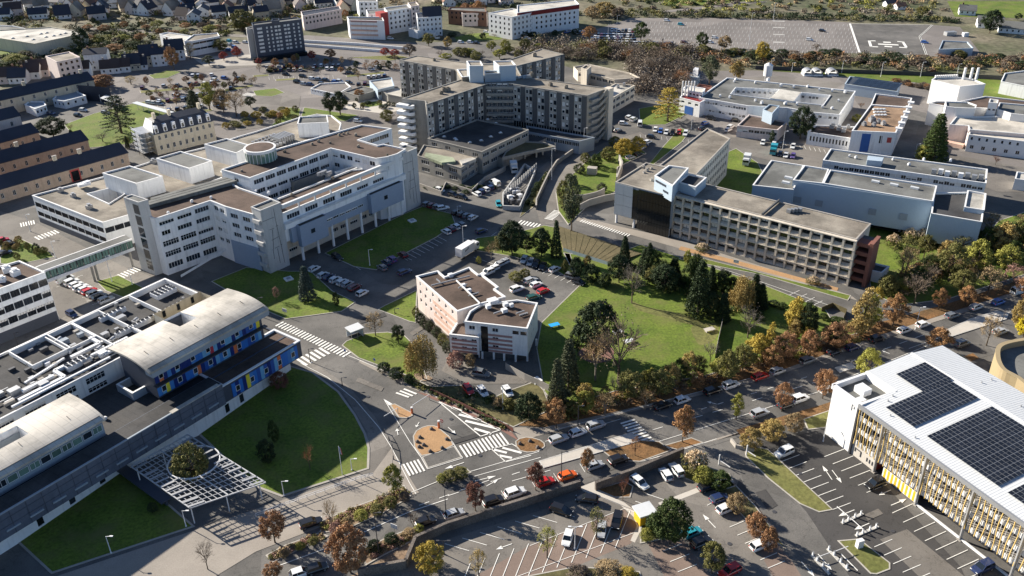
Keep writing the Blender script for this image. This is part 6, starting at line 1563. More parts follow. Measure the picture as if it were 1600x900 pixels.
# planted sloping cover with pale blue wall
B=Bld('covered_ramp','sloping planted roof with pale blue side wall beside the service road','covered ramp',g(930,390));a,b,c,d=g(870,352,.3),g(1003,396,.3),g(956,411,1.2),g(880,387,1.2)
m=MB();m.quad(d,c,b,a,'planted_roof');m.quad((*a[:2],0),(*d[:2],0),d,a,'planted_roof');m.quad((*c[:2],0),(*b[:2],0),b,c,'planted_roof');B.put('roof',m);m=MB();m.quad((*d[:2],0),(*c[:2],0),c,d,'shed_blue');B.put('wall',m)
m=MB();m.quad((*b[:2],0),(*a[:2],0),a,b,'concrete')
for k in range(1,12):q=[d+(c-d)*k/12,a+(b-a)*k/12];m.beam(q[0]+Vector((0,0,.03)),q[1]+Vector((0,0,.03)),.08,.04,'planted_roof')
B.put('joint',m)
B=Bld('utility_box','plain concrete block standing on the small curved lawn','utility box',g(925,272));m=MB();p=g(925,272);m.box((p.x,p.y,1.3),(3.4,2.4,2.6),-.3,'concrete');B.put('box',m)
# bus shelter
B=Bld('bus_shelter','white bus shelter with pale panels on the triangular lawn','bus shelter',g(560,535));q=LF((548,531),(566,524),0)
m=MB();q.box(m,-.2,q.len+.3,-1,2.2,2.55,2.75,'white_sheet');B.put('roof',m)
m=MB();q.box(m,0,q.len,1.9,2.0,.1,2.5,'white_wall');q.box(m,q.len-.1,q.len,-.6,2,.1,2.5,'white_wall');B.put('panel',m)
for u in(0,q.len/2,q.len):m=MB();q.box(m,u-.05,u+.05,-.8,-.7,0,2.55,'metal_grey');B.put('post',m)
# yellow kiosk
B=Bld('kiosk','small yellow ticket kiosk with white roof beside the footpath','kiosk',g(1012,805));q=LF((1001,807),(1024,800),2.6);
m=MB();q.box(m,0,3.0,0,2.4,0,2.5,'yellow_paint');B.put('wall',m);m=MB();q.box(m,-.3,3.4,-.4,2.9,2.5,2.8,'white_sheet');B.put('roof',m);m=MB();q.box(m,1.2,2.4,-.1,.02,.2,2.1,'metal_grey');B.put('door',m)
B=Bld('utility_box','small white cabinet among the shrubs above the lower car park','utility box',g(1090,727));p=g(1090,727);m=MB();m.box((p.x,p.y,1.0),(1.1,1.1,2),.4,'white_bright');B.put('box',m)
B=Bld('utility_box','white cabinet on the small grass island by the ticket gates','utility box',g(1342,855));p=g(1342,855);m=MB();m.box((p.x,p.y,.9),(1.2,.8,1.8),.3,'white_bright');B.put('box',m)
# ticket gates
for i,(x0,y0,x1,y1) in enumerate(((1315,818,1348,803),(1337,838,1372,823),(1268,868,1296,898),(1293,858,1326,892))):
    B=Bld('ticket_gate',['upper left ticket gate island with white machines','upper right ticket gate island with white machines','lower left ticket gate island by the exit lane','lower right ticket gate island beside the grass'][i],'ticket gate',g(x0,y0),'ticket gates of the car park');a,b=g(x0,y0),g(x1,y1);m=MB();m.beam((a.x,a.y,.1),(b.x,b.y,.1),.55,.2,'paint_worn');B.put('island',m)
    for t in(.05,.3,.62,.9):
        p=a+(b-a)*t;m=MB();m.box((p.x,p.y,.6),(.26,.24,.85),.4,'white_wall');m.box((p.x,p.y,1.06),(.3,.28,.08),.4,'metal_grey');B.put('machine',m)
    p=a+(b-a)*.3;n=Vector((-(b-a).y,(b-a).x,0)).normalized()*3.0;m=MB();m.beam((p.x,p.y,1.0),(p.x+n.x,p.y+n.y,1.05),.09,.12,'white_bright');B.put('barrier_arm',m)
for i,(x,y,dx,dy) in enumerate(((1123,726,17,10),(1166,711,14,8))):
    B=Bld('height_barrier',['white height barrier at the lower car park entrance','white height barrier beside the green slope'][i],'barrier',g(x,y));a,b=g(x,y),g(x+dx,y+dy);m=MB();m.box((a.x,a.y,1.3),(.2,.2,2.6),0,'white_bright');B.put('post',m);m=MB();m.beam((a.x,a.y,1.2),(b.x,b.y,1.0),.12,.16,'white_bright');B.put('bar',m)
# picnic tables, slabs and blue table
for i,(x,y,c,l) in enumerate(((866,511,'t_blue','bright blue table tennis table beside the residence lawn'),(966,522,'white_sheet','white picnic table under the big bare tree, left one'),(983,536,'white_sheet','white picnic table under the big bare tree, right one'),(1108,518,'concrete_pale','stone bench near the right end of the park lawn'))):
    mat('t_blue',(.03,.35,.75),.5,.05,1,0);B=Bld('table',l,'table',g(x,y));p=g(x,y);m=MB();m.box((p.x,p.y,.76),(2.7,1.5,.08),.4,c);B.put('table_top',m)
    for s in(-.9,.9):m=MB();m.box((p.x+s,p.y+s*.4,.36),(.15,1,.72),.4,'concrete');B.put('leg',m)
for i,(x,y) in enumerate(((451,437),(644,346),(838,596))):
    B=Bld('ground_slab',['white square slab on the dark lawn beside the spruce','white square slab in the shaded lawn by the tower','pale square hatch behind the residence fence'][i],'slab',g(x,y));p=g(x,y);m=MB();m.box((p.x,p.y,.25),(2.2,2.2,.5),.6,'white_wall');m.box((p.x,p.y,.52),(1.2,1.2,.06),.6,'metal_grey');B.put('slab',m)
# flagpole, signs, traffic signs
B=Bld('flagpole','white flagpole with a furled blue, white and red flag on the dark lawn','flagpole',g(535,742));p=g(535,742);h_=height(535,742,697);m=MB();m.cone(p,.08,.05,0,h_,7,'white_bright');B.put('pole',m)
for k,c in enumerate(('blue_panel','white_sheet','red_panel')):m=MB();m.beam((p.x+.1+.12*k,p.y,h_-.3-k*.15),(p.x+.2+.16*k,p.y,h_-2.0-k*.1),.14,.1,c);B.put('flag',m)
def sign(x,y,h,label,kind):
    B=Bld('road_sign',label,'road sign',g(x,y));p=g(x,y);m=MB();m.cone(p,.045,.045,0,h,6,'metal_grey');B.put('post',m);m=MB()
    if kind=='noentry':
        m.tube((p.x-.02,p.y-.03,h+.1),(p.x+.02,p.y+.03,h+.1),.42,.42,18,'red_panel')
        for s in(-1,1):
            i=len(m.v);c_=Vector((p.x,p.y,h+.1))+Vector((.02,.03,0))*s;d_=Vector((.83,-.55,0))
            m.v+=[tuple(c_+d_*.42*math.cos(t*.349)+Vector((0,0,.42*math.sin(t*.349)))) for t in range(18)];m.f.append(tuple(range(i,i+18)));m.m.append(m.mi('red_panel'))
        m.box((p.x-.03,p.y-.05,h+.1),(.55,.04,.13),-.58,'white_bright')
    elif kind=='bollard':m.cone(p,.28,.22,0,h+.3,12,'p_orange');m.cone(p,.26,.26,h+.3,h+.55,12,'white_bright')
    elif kind=='board':m.box((p.x,p.y,h),(1.5,.08,1.0),-.5,'white_bright')
    else:m.box((p.x,p.y,h+.1),(.6,.06,.6),-.6,'blue_panel')
    B.put('plate',m)
sign(691,671,2.2,'round red no-entry sign on the orange gravel island','noentry');sign(686,669,1.5,'orange and white marker bollard on the gravel island','bollard');sign(644,646,1.2,'orange marker bollard at the tip of the small island','bollard')
sign(617,835,2.0,'tall white sign board on the verge by the big rusty tree','board');sign(540,558,1.8,'small blue sign beside the zebra crossing','blue');sign(586,572,1.8,'small blue sign on the hedge corner of the triangular lawn','blue');sign(1149,419,2.2,'small dark sign on the grass strip of the beige block','board')
sign(446,495,2.0,'grey board sign on the sunlit lawn corner','board');sign(986,338,1.6,'green and white notice board at the glass entrance','board')
# traffic light masts with arms
for i,(x,y,ty,x2,y2) in enumerate(((671,625,621,645,643),(622,646,643,601,660))):
    B=Bld('barrier_mast',['thin grey gantry arm over the junction, right one','thin grey gantry arm over the junction, left one'][i],'gantry',g(x,y));a,b=g(x,y),g(x2,y2);m=MB();m.cone(a,.09,.07,0,1.6,6,'metal_grey');m.beam((a.x,a.y,1.5),(b.x,b.y,1.7),.08,.1,'white_metal');B.put('arm',m)
# handrail along the ramp path
B=Bld('handrail','long white handrail with posts beside the lawn path','handrail',g(500,775));pts=[(400,809),(450,790),(500,772),(560,751),(583,745)];m=MB()
for a,b in zip(pts,pts[1:]):
    a,b=g(*a),g(*b)
    for z in(1.0,.55):m.beam((a.x,a.y,z),(b.x,b.y,z),.07,.07,'white_metal')
B.put('rail',m)
for k in range(16):
    t=k/15*(len(pts)-1);i=min(int(t),len(pts)-2);f_=t-i;a=g(pts[i][0]+(pts[i+1][0]-pts[i][0])*f_,pts[i][1]+(pts[i+1][1]-pts[i][1])*f_);m=MB();m.box((a.x,a.y,.5),(.08,.08,1.0),0,'white_metal');B.put('post',m)
B=Bld('railing','dark curved railing beside the junction pavement','railing',g(615,700));pts=[(601,676),(608,688),(613,700),(615,718),(613,735)]
m=MB()
for a,b in zip(pts,pts[1:]):a,b=g(*a),g(*b);m.beam((a.x,a.y,.95),(b.x,b.y,.95),.08,.08,'dark_metal')
B.put('rail',m)
for x,y in pts:a=g(x,y);m=MB();m.box((a.x,a.y,.5),(.2,.2,1),0,'dark_metal');B.put('post',m)
# gravel island boulders
for i,(x,y) in enumerate(((652,691),(656,684),(655,699),(672,706),(662,696),(698,687),(691,701),(674,671),(812,694),(840,700),(828,690))):
    B=Bld('boulder',f'brown boulder, {ordinal(i)} from the left on the junction islands','boulder',g(x,y),'boulders on the islands');p=g(x,y);m=MB();m.cone((p.x,p.y),.5,.35,.1,.5,6,'rubble_wall');m.cone((p.x,p.y),.35,.1,.5,.62,6,'rubble_wall');B.put('rock',m)
# trucks
def truck(x,y,dx,dy,label,L_=8.6,group=None,cc='white_bright'):
    a,b=g(x,y,0),g(x+dx,y+dy,0);rz=math.atan2(b.y-a.y,b.x-a.x);o=empty('truck',(a.x,a.y,0),label,'truck',group,rz)
    m=MB();m.box((-.9,0,2.15),(L_-2.4,2.45,2.7),0,cc);m2=MB();m2.box((L_/2-.75,0,1.5),(1.9,2.25,2.0),0,cc);m2.box((L_/2-.85,0,2.6),(1.5,2.1,.35),0,cc);m3=MB();m3.quad(*[(L_/2+.215,yy,zz_) for yy,zz_ in((-1,1.6),(1,1.6),(1,2.35),(-1,2.35))],'car_glass')
    for s in(-1,1):
        q=[(L_/2-.9,s*1.14,1.6),(L_/2+.05,s*1.14,1.6),(L_/2+.05,s*1.14,2.3),(L_/2-.9,s*1.14,2.3)];m3.quad(*q,'car_glass')
    ch=MB();ch.box((-.2,0,.75),(L_-1,1.1,.25),0,'dark_metal')
    for n_,mb in(('cargo_box',m),('cab',m2),('window',m3),('chassis',ch)):link(n_,mb.mesh(n_),o,(0,0,0))
    if cc=='white_bright':
        lg=MB()
        for k in range(4):lg.box((-2.2+k*.5,-1.24,2.3+k*.12),(.35,.03,.5),0,'slate_metal')
        link('logo',lg.mesh('logo'),o,(0,0,0))
    for wx in(L_/2-1.1,-L_/2+1.4):
        for s in(-1.0,1.0):w_=MB();w_.tube((0,-.15,0),(0,.15,0),.48,.48,12,'rubber');link('wheel',w_.mesh('wheel'),o,(wx,s*1.05,.48))
truck(730,397,16,-10,'white box truck with a dark logo driving past the residence',8.8)
truck(1166,256,-6,14,'white box truck parked on the shaded grass behind the beige block',5.6,cc='white_sheet')
truck(1208,240,-3,8,'turquoise box truck in the laboratory yard',5.0,cc='paint_teal')
truck(676,60,10,2,'white articulated lorry beyond the bare hedge at the top',9,cc='white_sheet')
truck(803,268,3,10,'white delivery truck in the shaded yard beside the podium',5.6,cc='white_sheet')
# lamps
L2=[(592,865,801,'dark red topped street lamp beside the big rusty tree'),(697,802,764,'red topped street lamp on the avenue by the silver car'),(786,640,600,''),(535,602,590,'')]
for x,y,t,l,a in((592,865,801,'tall lamp post on the verge beside the big rusty tree',1),(697,803,765,'lamp post behind the silver hatchback',1),(877,752,706,'lamp post between the red and orange cars',1),(903,666,634,'lamp post at the avenue kerb by the laurel bush',1),(786,640,603,'thin lamp post on the bank below the white car',1),(535,603,590,'lamp post on the pavement of the curved lawn',1),(485,566,545,'lamp post at the small zebra crossing',1),(444,775,752,'white topped lamp at the lawn edge, middle one',1),(550,735,717,'white topped lamp beside the flagpole',1),(174,865,838,'white topped lamp on the bottom left lawn',1),(291,823,798,'white topped lamp at the corner of the bottom left lawn',1),(898,858,823,'twin headed lamp post beside the white parked car',2),(694,866,845,'twin headed lamp at the retaining wall',2),(1286,640+50,665,'white globe lamp at the car park corner',1),(724,385,353,'tall lamp post behind the box truck',1),(578,415,390,'lamp post in the shaded lawn bay',1),(715,337,322,'lamp post by the shaded cars',1),(862,281,232,'tall white lamp post over the curved road wall',1),(912,233,200,'lamp post at the hospital road corner',1),(1222,238,205,'lamp post in the laboratory yard',1),(87,403,377,'lamp post beside the footbridge, left one',1),(175,440,400,'lamp post beside the footbridge, middle one',1),(207,445,420,'lamp post beside the footbridge, right one',1),(617,490,482,'lamp post on the lawn by the residence hedge',1),(408,495,465,'lamp post at the sunlit lawn corner',1),(48,362,335,'lamp post on the left avenue crossing',1),(30,545,520,'lamp post below the ribbon-windowed block',1),(1080,202,180,'lamp post by the blue car shelter',1),(1429,245,225,'lamp post beside the spruce',1),(950,58,38,'tall mast lamp over the far parked cars, left one',1),(963,62,24,'tall mast lamp at the far car park corner',1),(1208,33,5,'tall mast lamp at the back of the far car park',1),(1170,70,20,'tall white mast lamp in the middle of the far car park',1),(1204,112,94,'lamp post on the railway verge, first',1),(1237,112,98,'lamp post on the railway verge, second',1),(1315,114,95,'lamp post on the railway verge, third',1),(1376,120,97,'lamp post on the railway verge, fourth',1),(1438,120,97,'lamp post on the railway verge, fifth',1),(1495,118,100,'lamp post on the railway verge, sixth',1),(1565,505,483,'lamp post by the silver car at the far right of the avenue',1),(1430,515,480,'lamp post at the avenue behind the white cars',1)):
    lamp(x,y,t,l,'white_metal' if 'white' in l or y<450 else 'dark_metal',a)
# ================================================================ TREES
T=trees
T([(548,895,822,72,'dome','rust'),(430,848,797,46,'round','rust'),(519,830,768,30,'bare','tan'),(616,775,724,36,'round','yellowgreen'),(647,828,788,26,'bare','brown'),(743,798,750,34,'round','darkred'),(837,766,722,34,'round','darkred'),(917,738,699,24,'round','orange'),(992,712,682,22,'sparse','rust'),(1066,691,632,40,'round','orange'),(1150,656,615,24,'tall','yellowgreen'),(1221,643,596,32,'round','rust'),(1285,623,573,38,'round','rust'),(1352,600,543,44,'round','yellowgreen'),(1463,552,512,44,'round','orange'),(1541,540,490,36,'sparse','tan'),(1597,532,492,34,'round','bright'),(1592,522,462,44,'round','gold'),(325,890,838,34,'bare','brown'),(428,902,880,34,'round','rust')],'along the avenue','young trees along the avenue')
T([(855,872,822,36,'sparse','yellowgreen'),(932,842,792,38,'sparse','olive'),(1047,850,780,68,'dome','green'),(1112,896,846,44,'round','olive'),(748,900,858,36,'sparse','gold'),(973,782,738,24,'bare','darkred')],'in the lower car park','trees in the lower car park')
T([(303,757,694,62,'dome','olive'),(485,735,690,26,'bare','rust'),(418,722,686,32,'bush','dark'),(430,690,655,20,'bush','green'),(437,606,580,32,'bush','darkred'),(150,755,742,24,'bush','dark'),(240,800,785,18,'bush','dark')],'on the dark lawns of the clinic','trees on the clinic lawns')
T([(661,592,520,58,'willow','gold'),(587,525,485,32,'sparse','tan'),(623,537,505,26,'round','dark')],'on the triangular lawn','trees on the triangular lawn')
T([(481,468,415,36,'cone','bluegreen'),(433,470,447,16,'sparse','pinkish'),(526,478,455,12,'bush','dark')],'beside the zebra crossing','trees on the lawn by the hospital')
T([(800,400,344,48,'dome','dark'),(846,401,356,38,'dome','dark'),(869,403,344,24,'cone','dark'),(768,405,374,34,'bare','tan'),(893,362,272,34,'tall','greygreen'),(823,395,365,32,'round','dark'),(785,395,362,30,'round','olive')],'beside the hospital road junction','evergreens beside the road junction')
T([(987,474,404,50,'bare','grey'),(967,442,398,44,'dome','dark'),(1013,432,380,28,'cone','dark'),(1037,455,414,54,'dome','dark'),(1090,492,405,50,'cone','dark'),(1128,502,458,32,'cone','dark'),(1158,487,427,46,'willow','gold'),(1187,482,443,32,'cone','dark'),(1168,528,475,48,'bare','grey'),(1240,524,465,38,'tall','yellow'),(1258,532,470,36,'dome','dark'),(900,434,400,26,'bush','dark'),(924,440,412,30,'bush','dark'),(918,418,398,16,'bush','gold'),(944,448,425,26,'bush','dark'),(883,425,405,14,'bush','olive'),(1073,418,388,14,'round','yellowgreen'),(1020,442,415,30,'bush','olive'),(1110,498,455,30,'dome','dark')],'in the park tree belt','trees of the park belt')
T([(932,560,468,80,'dome','dark'),(903,556,505,34,'round','dark'),(966,600,470,100,'bare','brown'),(930,595,505,60,'bare','tan'),(888,606,530,48,'cone','greygreen'),(870,640,560,40,'cone','greygreen')],'standing on the park lawn','trees on the park lawn')
T([(826,657,612,50,'bush','dark'),(869,668,622,38,'round','orange'),(880,640,605,34,'bush','greygreen'),(914,646,610,38,'round','yellowgreen'),(945,650,605,44,'bare','tan'),(985,626,578,54,'round','olive'),(1030,622,578,50,'round','olive'),(1008,640,600,40,'bare','tan'),(1089,610,581,26,'round','orange'),(1135,600,545,40,'round','olive'),(1182,562,522,44,'round','yellow'),(1109,570,525,30,'bare','grey'),(1226,562,518,44,'round','rust'),(1160,580,535,40,'round','olive'),(1262,555,515,34,'round','rust'),(1300,548,503,46,'round','rust'),(1205,575,540,40,'round','orange'),(1345,523,446,40,'poplar','gold'),(1356,520,460,30,'tall','yellowgreen'),(1394,513,457,44,'round','orange'),(1428,475,418,50,'bare','brown'),(1466,484,449,28,'round','orange'),(1508,478,446,30,'round','orange'),(1240,535,500,26,'tall','gold'),(860,650,615,30,'bare','rust'),(960,625,580,30,'bare','grey'),(1320,535,500,30,'bare','rust'),(1200,560,500,20,'poplar','yellow')],'between park and avenue','autumn trees between the park and the avenue')
T([(1408,428,366,46,'sparse','olive'),(1443,456,402,50,'bare','brown'),(1482,440,378,50,'round','olive'),(1522,432,372,46,'round','yellowgreen'),(1560,402,345,50,'round','gold'),(1594,395,332,44,'round','olive'),(1542,462,414,42,'sparse','tan'),(1577,458,410,40,'sparse','pinkish'),(1598,472,430,36,'round','rust'),(1500,402,365,40,'sparse','olive'),(1395,385,362,28,'plume','cream'),(1420,378,352,26,'plume','cream'),(1440,380,353,30,'plume','cream'),(1570,430,380,44,'round','yellowgreen'),(1535,400,352,34,'round','green'),(1610,420,370,40,'round','gold'),(1455,425,392,40,'bare','tan'),(1500,460,420,44,'round','olive'),(1385,460,425,36,'bush','olive'),(1368,480,448,22,'round','yellow'),(1097,391,378,24,'plume','cream'),(1270,444,430,22,'plume','cream')],'right of the beige block','trees and shrubs of the right hand thicket')
T([(1085,738,698,44,'plume','cream'),(1098,755,728,40,'bush','yellowgreen'),(1125,765,735,36,'bush','green'),(672,888,850,56,'bush','yellow'),(1172,700,668,40,'bush','gold'),(1205,686,655,44,'bush','gold'),(1240,672,645,34,'bush','tan'),(1150,800,770,36,'bush','tan'),(1180,835,800,36,'bush','rust'),(1200,860,822,30,'bush','rust'),(1025,835,800,38,'bush','green'),(1010,845,825,24,'bush','yellowgreen'),(720,745,730,30,'bush','olive'),(703,750,735,26,'bush','olive'),(690,754,740,18,'bush','yellowgreen')],'around the lower car parks','shrubs around the lower car parks')
T([(x,y,y-(y-t)*.55,w*.85,k,c) for x,y,t,w,k,c in [(565,812,785,30,'bush','yellowgreen'),(590,802,778,30,'bush','olive'),(610,792,765,30,'bush','olive'),(632,782,758,24,'bush','brown'),(545,822,795,26,'bush','tan'),(525,832,805,26,'bush','pinkish'),(470,858,838,22,'bush','yellowgreen'),(490,850,830,22,'bush','olive'),(445,870,850,20,'bush','tan'),(612,846,825,30,'bush','dark'),(640,838,818,30,'bush','tan'),(655,830,812,22,'bush','yellowgreen'),(585,860,830,30,'bush','dark'),(950,898,870,60,'bush','tan'),(905,905,875,50,'bush','brown'),(980,902,880,40,'bush','yellow')]],'on the roadside planting beds','shrubs on the roadside beds')
T([(657,505,488,18,'bush','dark'),(663,513,498,16,'bush','greygreen'),(673,520,500,16,'bush','greygreen'),(683,528,510,18,'bush','greygreen'),(692,540,520,20,'bush','olive'),(700,552,532,20,'bush','greygreen'),(650,495,478,14,'bush','olive'),(712,575,548,30,'bush','pinkish'),(735,572,552,20,'bush','tan'),(795,640,622,24,'bush','olive'),(780,636,620,20,'bush','tan'),(600,580,566,24,'bush','dark'),(620,590,574,28,'bush','dark'),(640,598,584,20,'bush','dark'),(748,412,400,10,'bush','yellowgreen'),(806,438,424,26,'bush','olive'),(820,432,420,20,'bush','olive')],'around the residence','shrubs around the residence')
T([(1250,217,165,46,'dome','dark'),(1456,250,178,54,'cone','green'),(1442,250,225,30,'bush','yellowgreen'),(1205,224,203,11,'poplar','dark'),(1043,190,137,54,'cedar','yellow'),(975,243,215,34,'bush','yellow'),(995,236,212,30,'bush','yellow'),(1108,133,86,34,'tall','greygreen'),(1150,128,94,28,'round','gold'),(1338,190,178,18,'bush','yellowgreen'),(930,262,240,26,'bush','green'),(950,250,228,26,'bush','olive'),(905,270,255,22,'bush','greygreen'),(890,290,270,22,'bush','greygreen'),(885,330,300,26,'bush','olive'),(880,310,280,26,'bush','olive'),(915,255,238,20,'bush','olive'),(940,300,285,20,'bush','greygreen'),(1500,285,268,10,'sparse','darkred'),(1555,258,240,16,'bare','darkred'),(1345,170,158,14,'bare','rust'),(960,228,212,22,'bush','olive')],'between the research buildings','trees between the research buildings')
T([(190,208,150,64,'cedar','dark'),(84,214,182,50,'dome','dark'),(161,222,205,30,'bare','brown'),(199,226,213,12,'round','olive'),(112,205,192,12,'bare','tan'),(200,232,212,10,'cone','dark'),(118,235,202,16,'cone','dark'),(162,138,116,46,'dome','rust'),(205,132,118,26,'sparse','gold'),(110,130,116,20,'round','olive'),(145,86,72,34,'round','gold'),(180,82,68,34,'round','orange'),(95,88,74,30,'round','dark'),(25,98,84,40,'bush','yellowgreen'),(305,178,140,34,'cone','greygreen'),(328,172,128,30,'tall','yellowgreen'),(350,176,138,34,'round','tan'),(370,182,140,34,'sparse','tan'),(318,190,168,22,'bare','brown'),(392,168,150,20,'round','dark'),(272,110,70,26,'round','orange'),(298,92,66,24,'sparse','gold'),(327,102,86,22,'round','greygreen'),(350,95,80,16,'round','red'),(371,90,72,18,'round','red'),(346,82,60,28,'round','olive'),(380,48,14,46,'dome','olive'),(130,80,18+22,30,'round','dark')],'in the old hospital grounds','trees of the old hospital grounds')
T([(516,180,144,24,'tall','dark'),(532,180,142,28,'tall','dark'),(562,156,138,20,'round','orange'),(438,186,174,12,'round','orange'),(405,102,90,12,'round','red'),(431,106,90,14,'round','orange'),(453,108,98,14,'round','orange'),(462,98,84,16,'round','brown'),(488,94,78,14,'round','red'),(510,101,92,12,'round','orange'),(517,92,76,20,'round','rust'),(602,88,74,18,'round','red'),(617,90,76,18,'round','red'),(640,88,68,26,'round','brown'),(560,125,110,12,'sparse','tan'),(600,108,94,12,'sparse','tan'),(605,188,170,26,'bush','olive'),(670,72,50,24,'round','olive'),(700,78,56,16,'round','gold'),(790,84,60,18,'round','yellowgreen'),(820,80,58,20,'round','olive')],'around the far plaza car park','trees of the far plaza')
T([(1096,78,48,22,'round','green'),(1131,79,54,26,'round','tan'),(1001,67,33,30,'round','green'),(921,63,40,26,'round','orange'),(1190,96,62,26,'round','yellow'),(1240,96,84,18,'round','orange'),(1262,96,82,18,'round','orange'),(1275,80,68,20,'sparse','brown'),(1546,52,14,36,'dome','dark'),(1440,25,8,22,'round','olive'),(1590,32,20,14,'round','dark'),(1420,30,15,18,'sparse','tan'),(945,25,2,40,'round','gold'),(925,32,8,30,'round','tan'),(965,30,10,24,'round','brown'),(748,25,0,30,'round','orange'),(728,22,4,24,'round','rust'),(715,26,8,20,'round','olive'),(540,30,14,12,'round','rust')],'near the far car park and helipad','trees near the far car park')
# wide belts of like trees
rb=random.Random(3)
def belt(n,quad,kinds,hp,wp,label,group,place=None):
    lst=[]
    for i in range(n):
        s,t=(i+rb.random())/n,rb.random();(ax_,ay),(bx,by),(cx,cy),(dx,dy)=quad
        x=(ax_*(1-s)+bx*s)*(1-t)+(dx*(1-s)+cx*s)*t;y=(ay*(1-s)+by*s)*(1-t)+(dy*(1-s)+cy*s)*t
        k,c=rb.choice(kinds);h_=rb.uniform(*hp);lst.append((x,y,y-h_,rb.uniform(*wp),k,c))
    lst.sort(key=lambda t:t[1])
    trees(lst,label,'trees and shrubs '+group)
BR=[('bare','brown'),('bare','brown'),('bare','grey'),('bare','rust'),('sparse','brown')]
mass('undergrowth',[(800,92),(1090,98),(1085,78),(830,66)],200,(2.5,4.5),(3,6.5),['brown','grey','brown','grey','olive'],'brown twiggy mass of the wooded belt',20,90,.4)
mass('undergrowth',[(980,150),(1072,146),(1085,98),(985,100)],120,(2.5,4.5),(4,9),['brown','grey','brown','grey','brown'],'brown twiggy mass of the bare wood',21,90,.4)
belt(30,[(870,100),(1075,92),(1085,82),(860,84)],BR+[('round','olive')],(16,24),(20,32),'in the wooded belt','in the wooded belt')
belt(24,[(990,150),(1070,140),(1085,100),(985,108)],BR,(24,38),(26,38),'in the bare wood','in the bare wood')
belt(16,[(680,95),(870,92),(860,78),(690,80)],[('bush','olive'),('bare','brown'),('round','yellowgreen')],(10,18),(16,26),'behind the hospital roofs','in the strip behind the hospital')
belt(34,[(1090,88),(1600,108),(1600,92),(1090,82)],[('bush','dark'),('bush','olive'),('bush','brown'),('bush','dark'),('bare','rust')],(7,14),(20,34),'along the railway cutting','along the railway cutting')
mass('undergrowth',[(1085,102),(1620,118),(1620,90),(1085,84)],170,(1.5,3.5),(1.5,4),['brown','olive','dark','brown','rust','tan'],'mixed brown and olive scrub filling the railway cutting',2,90,.4)
mass('hedge_foliage',[(960,26),(1500,36),(1500,31),(960,21)],90,(2,3.6),(2,3.6),['dark','dark','olive'],'long dark hedge behind the far car park',3,90,.45)
mass('undergrowth',[(985,20),(1490,27),(1440,-12),(1000,-14)],200,(1.5,4),(1,3),['olive','dark','tan','olive','yellowgreen','brown','grey'],'rough growth and plots of the allotments',4,80,.5)
belt(18,[(1000,20),(1470,26),(1400,-2),(1040,-6)],[('bush','olive'),('bush','dark'),('bush','tan'),('bare','brown'),('bush','yellowgreen')],(4,8),(9,18),'among the allotments','among the allotments')
mass('garden_foliage',[(-20,52),(580,38),(580,-14),(-20,-14)],330,(1.5,4),(1.5,4),['dark','olive','green','tan','yellowgreen','brown','dark'],'garden hedges and shrubs among the far houses',5,70,.5)
mass('garden_foliage',[(560,40),(980,30),(980,-14),(560,-14)],120,(1.5,4),(1.5,4),['dark','olive','green','tan','brown','dark'],'greenery between the far apartment blocks',6,70,.5)
belt(50,[(0,50),(560,36),(560,-10),(0,-10)],[('round','dark'),('round','olive'),('round','dark'),('round','orange'),('bush','yellowgreen'),('round','tan'),('round','green')],(6,14),(8,18),'in the gardens of the far suburb','in the suburb gardens')
mass('undergrowth',[(135,72),(260,82),(385,48),(120,46)],140,(1.5,3.5),(1,3),['olive','dark','brown','yellowgreen','green'],'rough hedges of the green strip before the suburb',7,80,.4)
belt(20,[(140,72),(400,46),(400,40),(120,46)],[('round','yellowgreen'),('round','orange'),('bush','brown')],(7,13),(14,26),'in the green strip before the suburb','in the green strip')
mass('undergrowth',[(-20,115),(235,98),(215,64),(-20,92)],150,(1.5,3.5),(1,3.4),['olive','dark','brown','green'],'rough growth behind the old street',8,80,.4)
belt(16,[(0,112),(230,96),(210,64),(0,92)],[('round','green')],(6,12),(18,30),'on the waste ground behind the old street','on the waste ground')
belt(18,[(240,170),(400,150),(400,120),(240,125)],[('sparse','tan'),('bush','brown'),('bare','brown')],(7,14),(8,16),'in the old hospital car park','in the old car park')
belt(20,[(420,120),(640,112),(620,95),(420,100)],[('bare','brown'),('sparse','rust'),('bush','dark')],(8,14),(8,14),'in the plaza car park','in the plaza car park')
belt(22,[(215,165),(400,140),(395,120),(230,130)],[('sparse','tan'),('round','olive'),('bare','brown'),('round','rust')],(9,16),(8,15),'along the plaza parking rows','along the plaza rows')
belt(16,[(400,118),(640,116),(625,96),(410,98)],[('round','orange'),('sparse','tan'),('round','olive'),('bare','brown')],(9,15),(9,14),'among the upper plaza cars','among the upper plaza cars')
belt(18,[(350,200),(470,190),(460,168),(380,176)],[('bush','olive'),('bush','yellow'),('bush','dark')],(6,12),(12,20),'in the garden by the mansard building','in the mansard garden')
belt(14,[(665,62),(900,58),(900,52),(665,54)],[('bush','dark'),('bare','brown')],(5,9),(12,22),'beside the white clinic','beside the white clinic')
mass('undergrowth',[(1372,470),(1620,400),(1620,340),(1420,420)],170,(1,2.4),(.8,2.4),['olive','yellowgreen','gold','tan','dark','rust'],'autumn undergrowth of the right hand thicket',9,90,.28)
mass('undergrowth',[(860,640),(1380,500),(1370,530),(870,660)],190,(.7,1.6),(.5,1.5),['rust','olive','tan','brown','yellowgreen'],'autumn undergrowth between park and avenue',10,70,.2)
mass('undergrowth',[(960,430),(1200,510),(1190,480),(980,410)],60,(1,1.8),(1,2),['dark','green','olive'],'dark undergrowth of the park belt',11,90,.22)
mass('undergrowth',[(500,833),(642,776),(632,760),(505,814)],110,(.4,.8),(.3,.8),['pinkish','tan','olive','tan','yellowgreen'],'low dry shrubs of the verge above the avenue',14,50,.14)
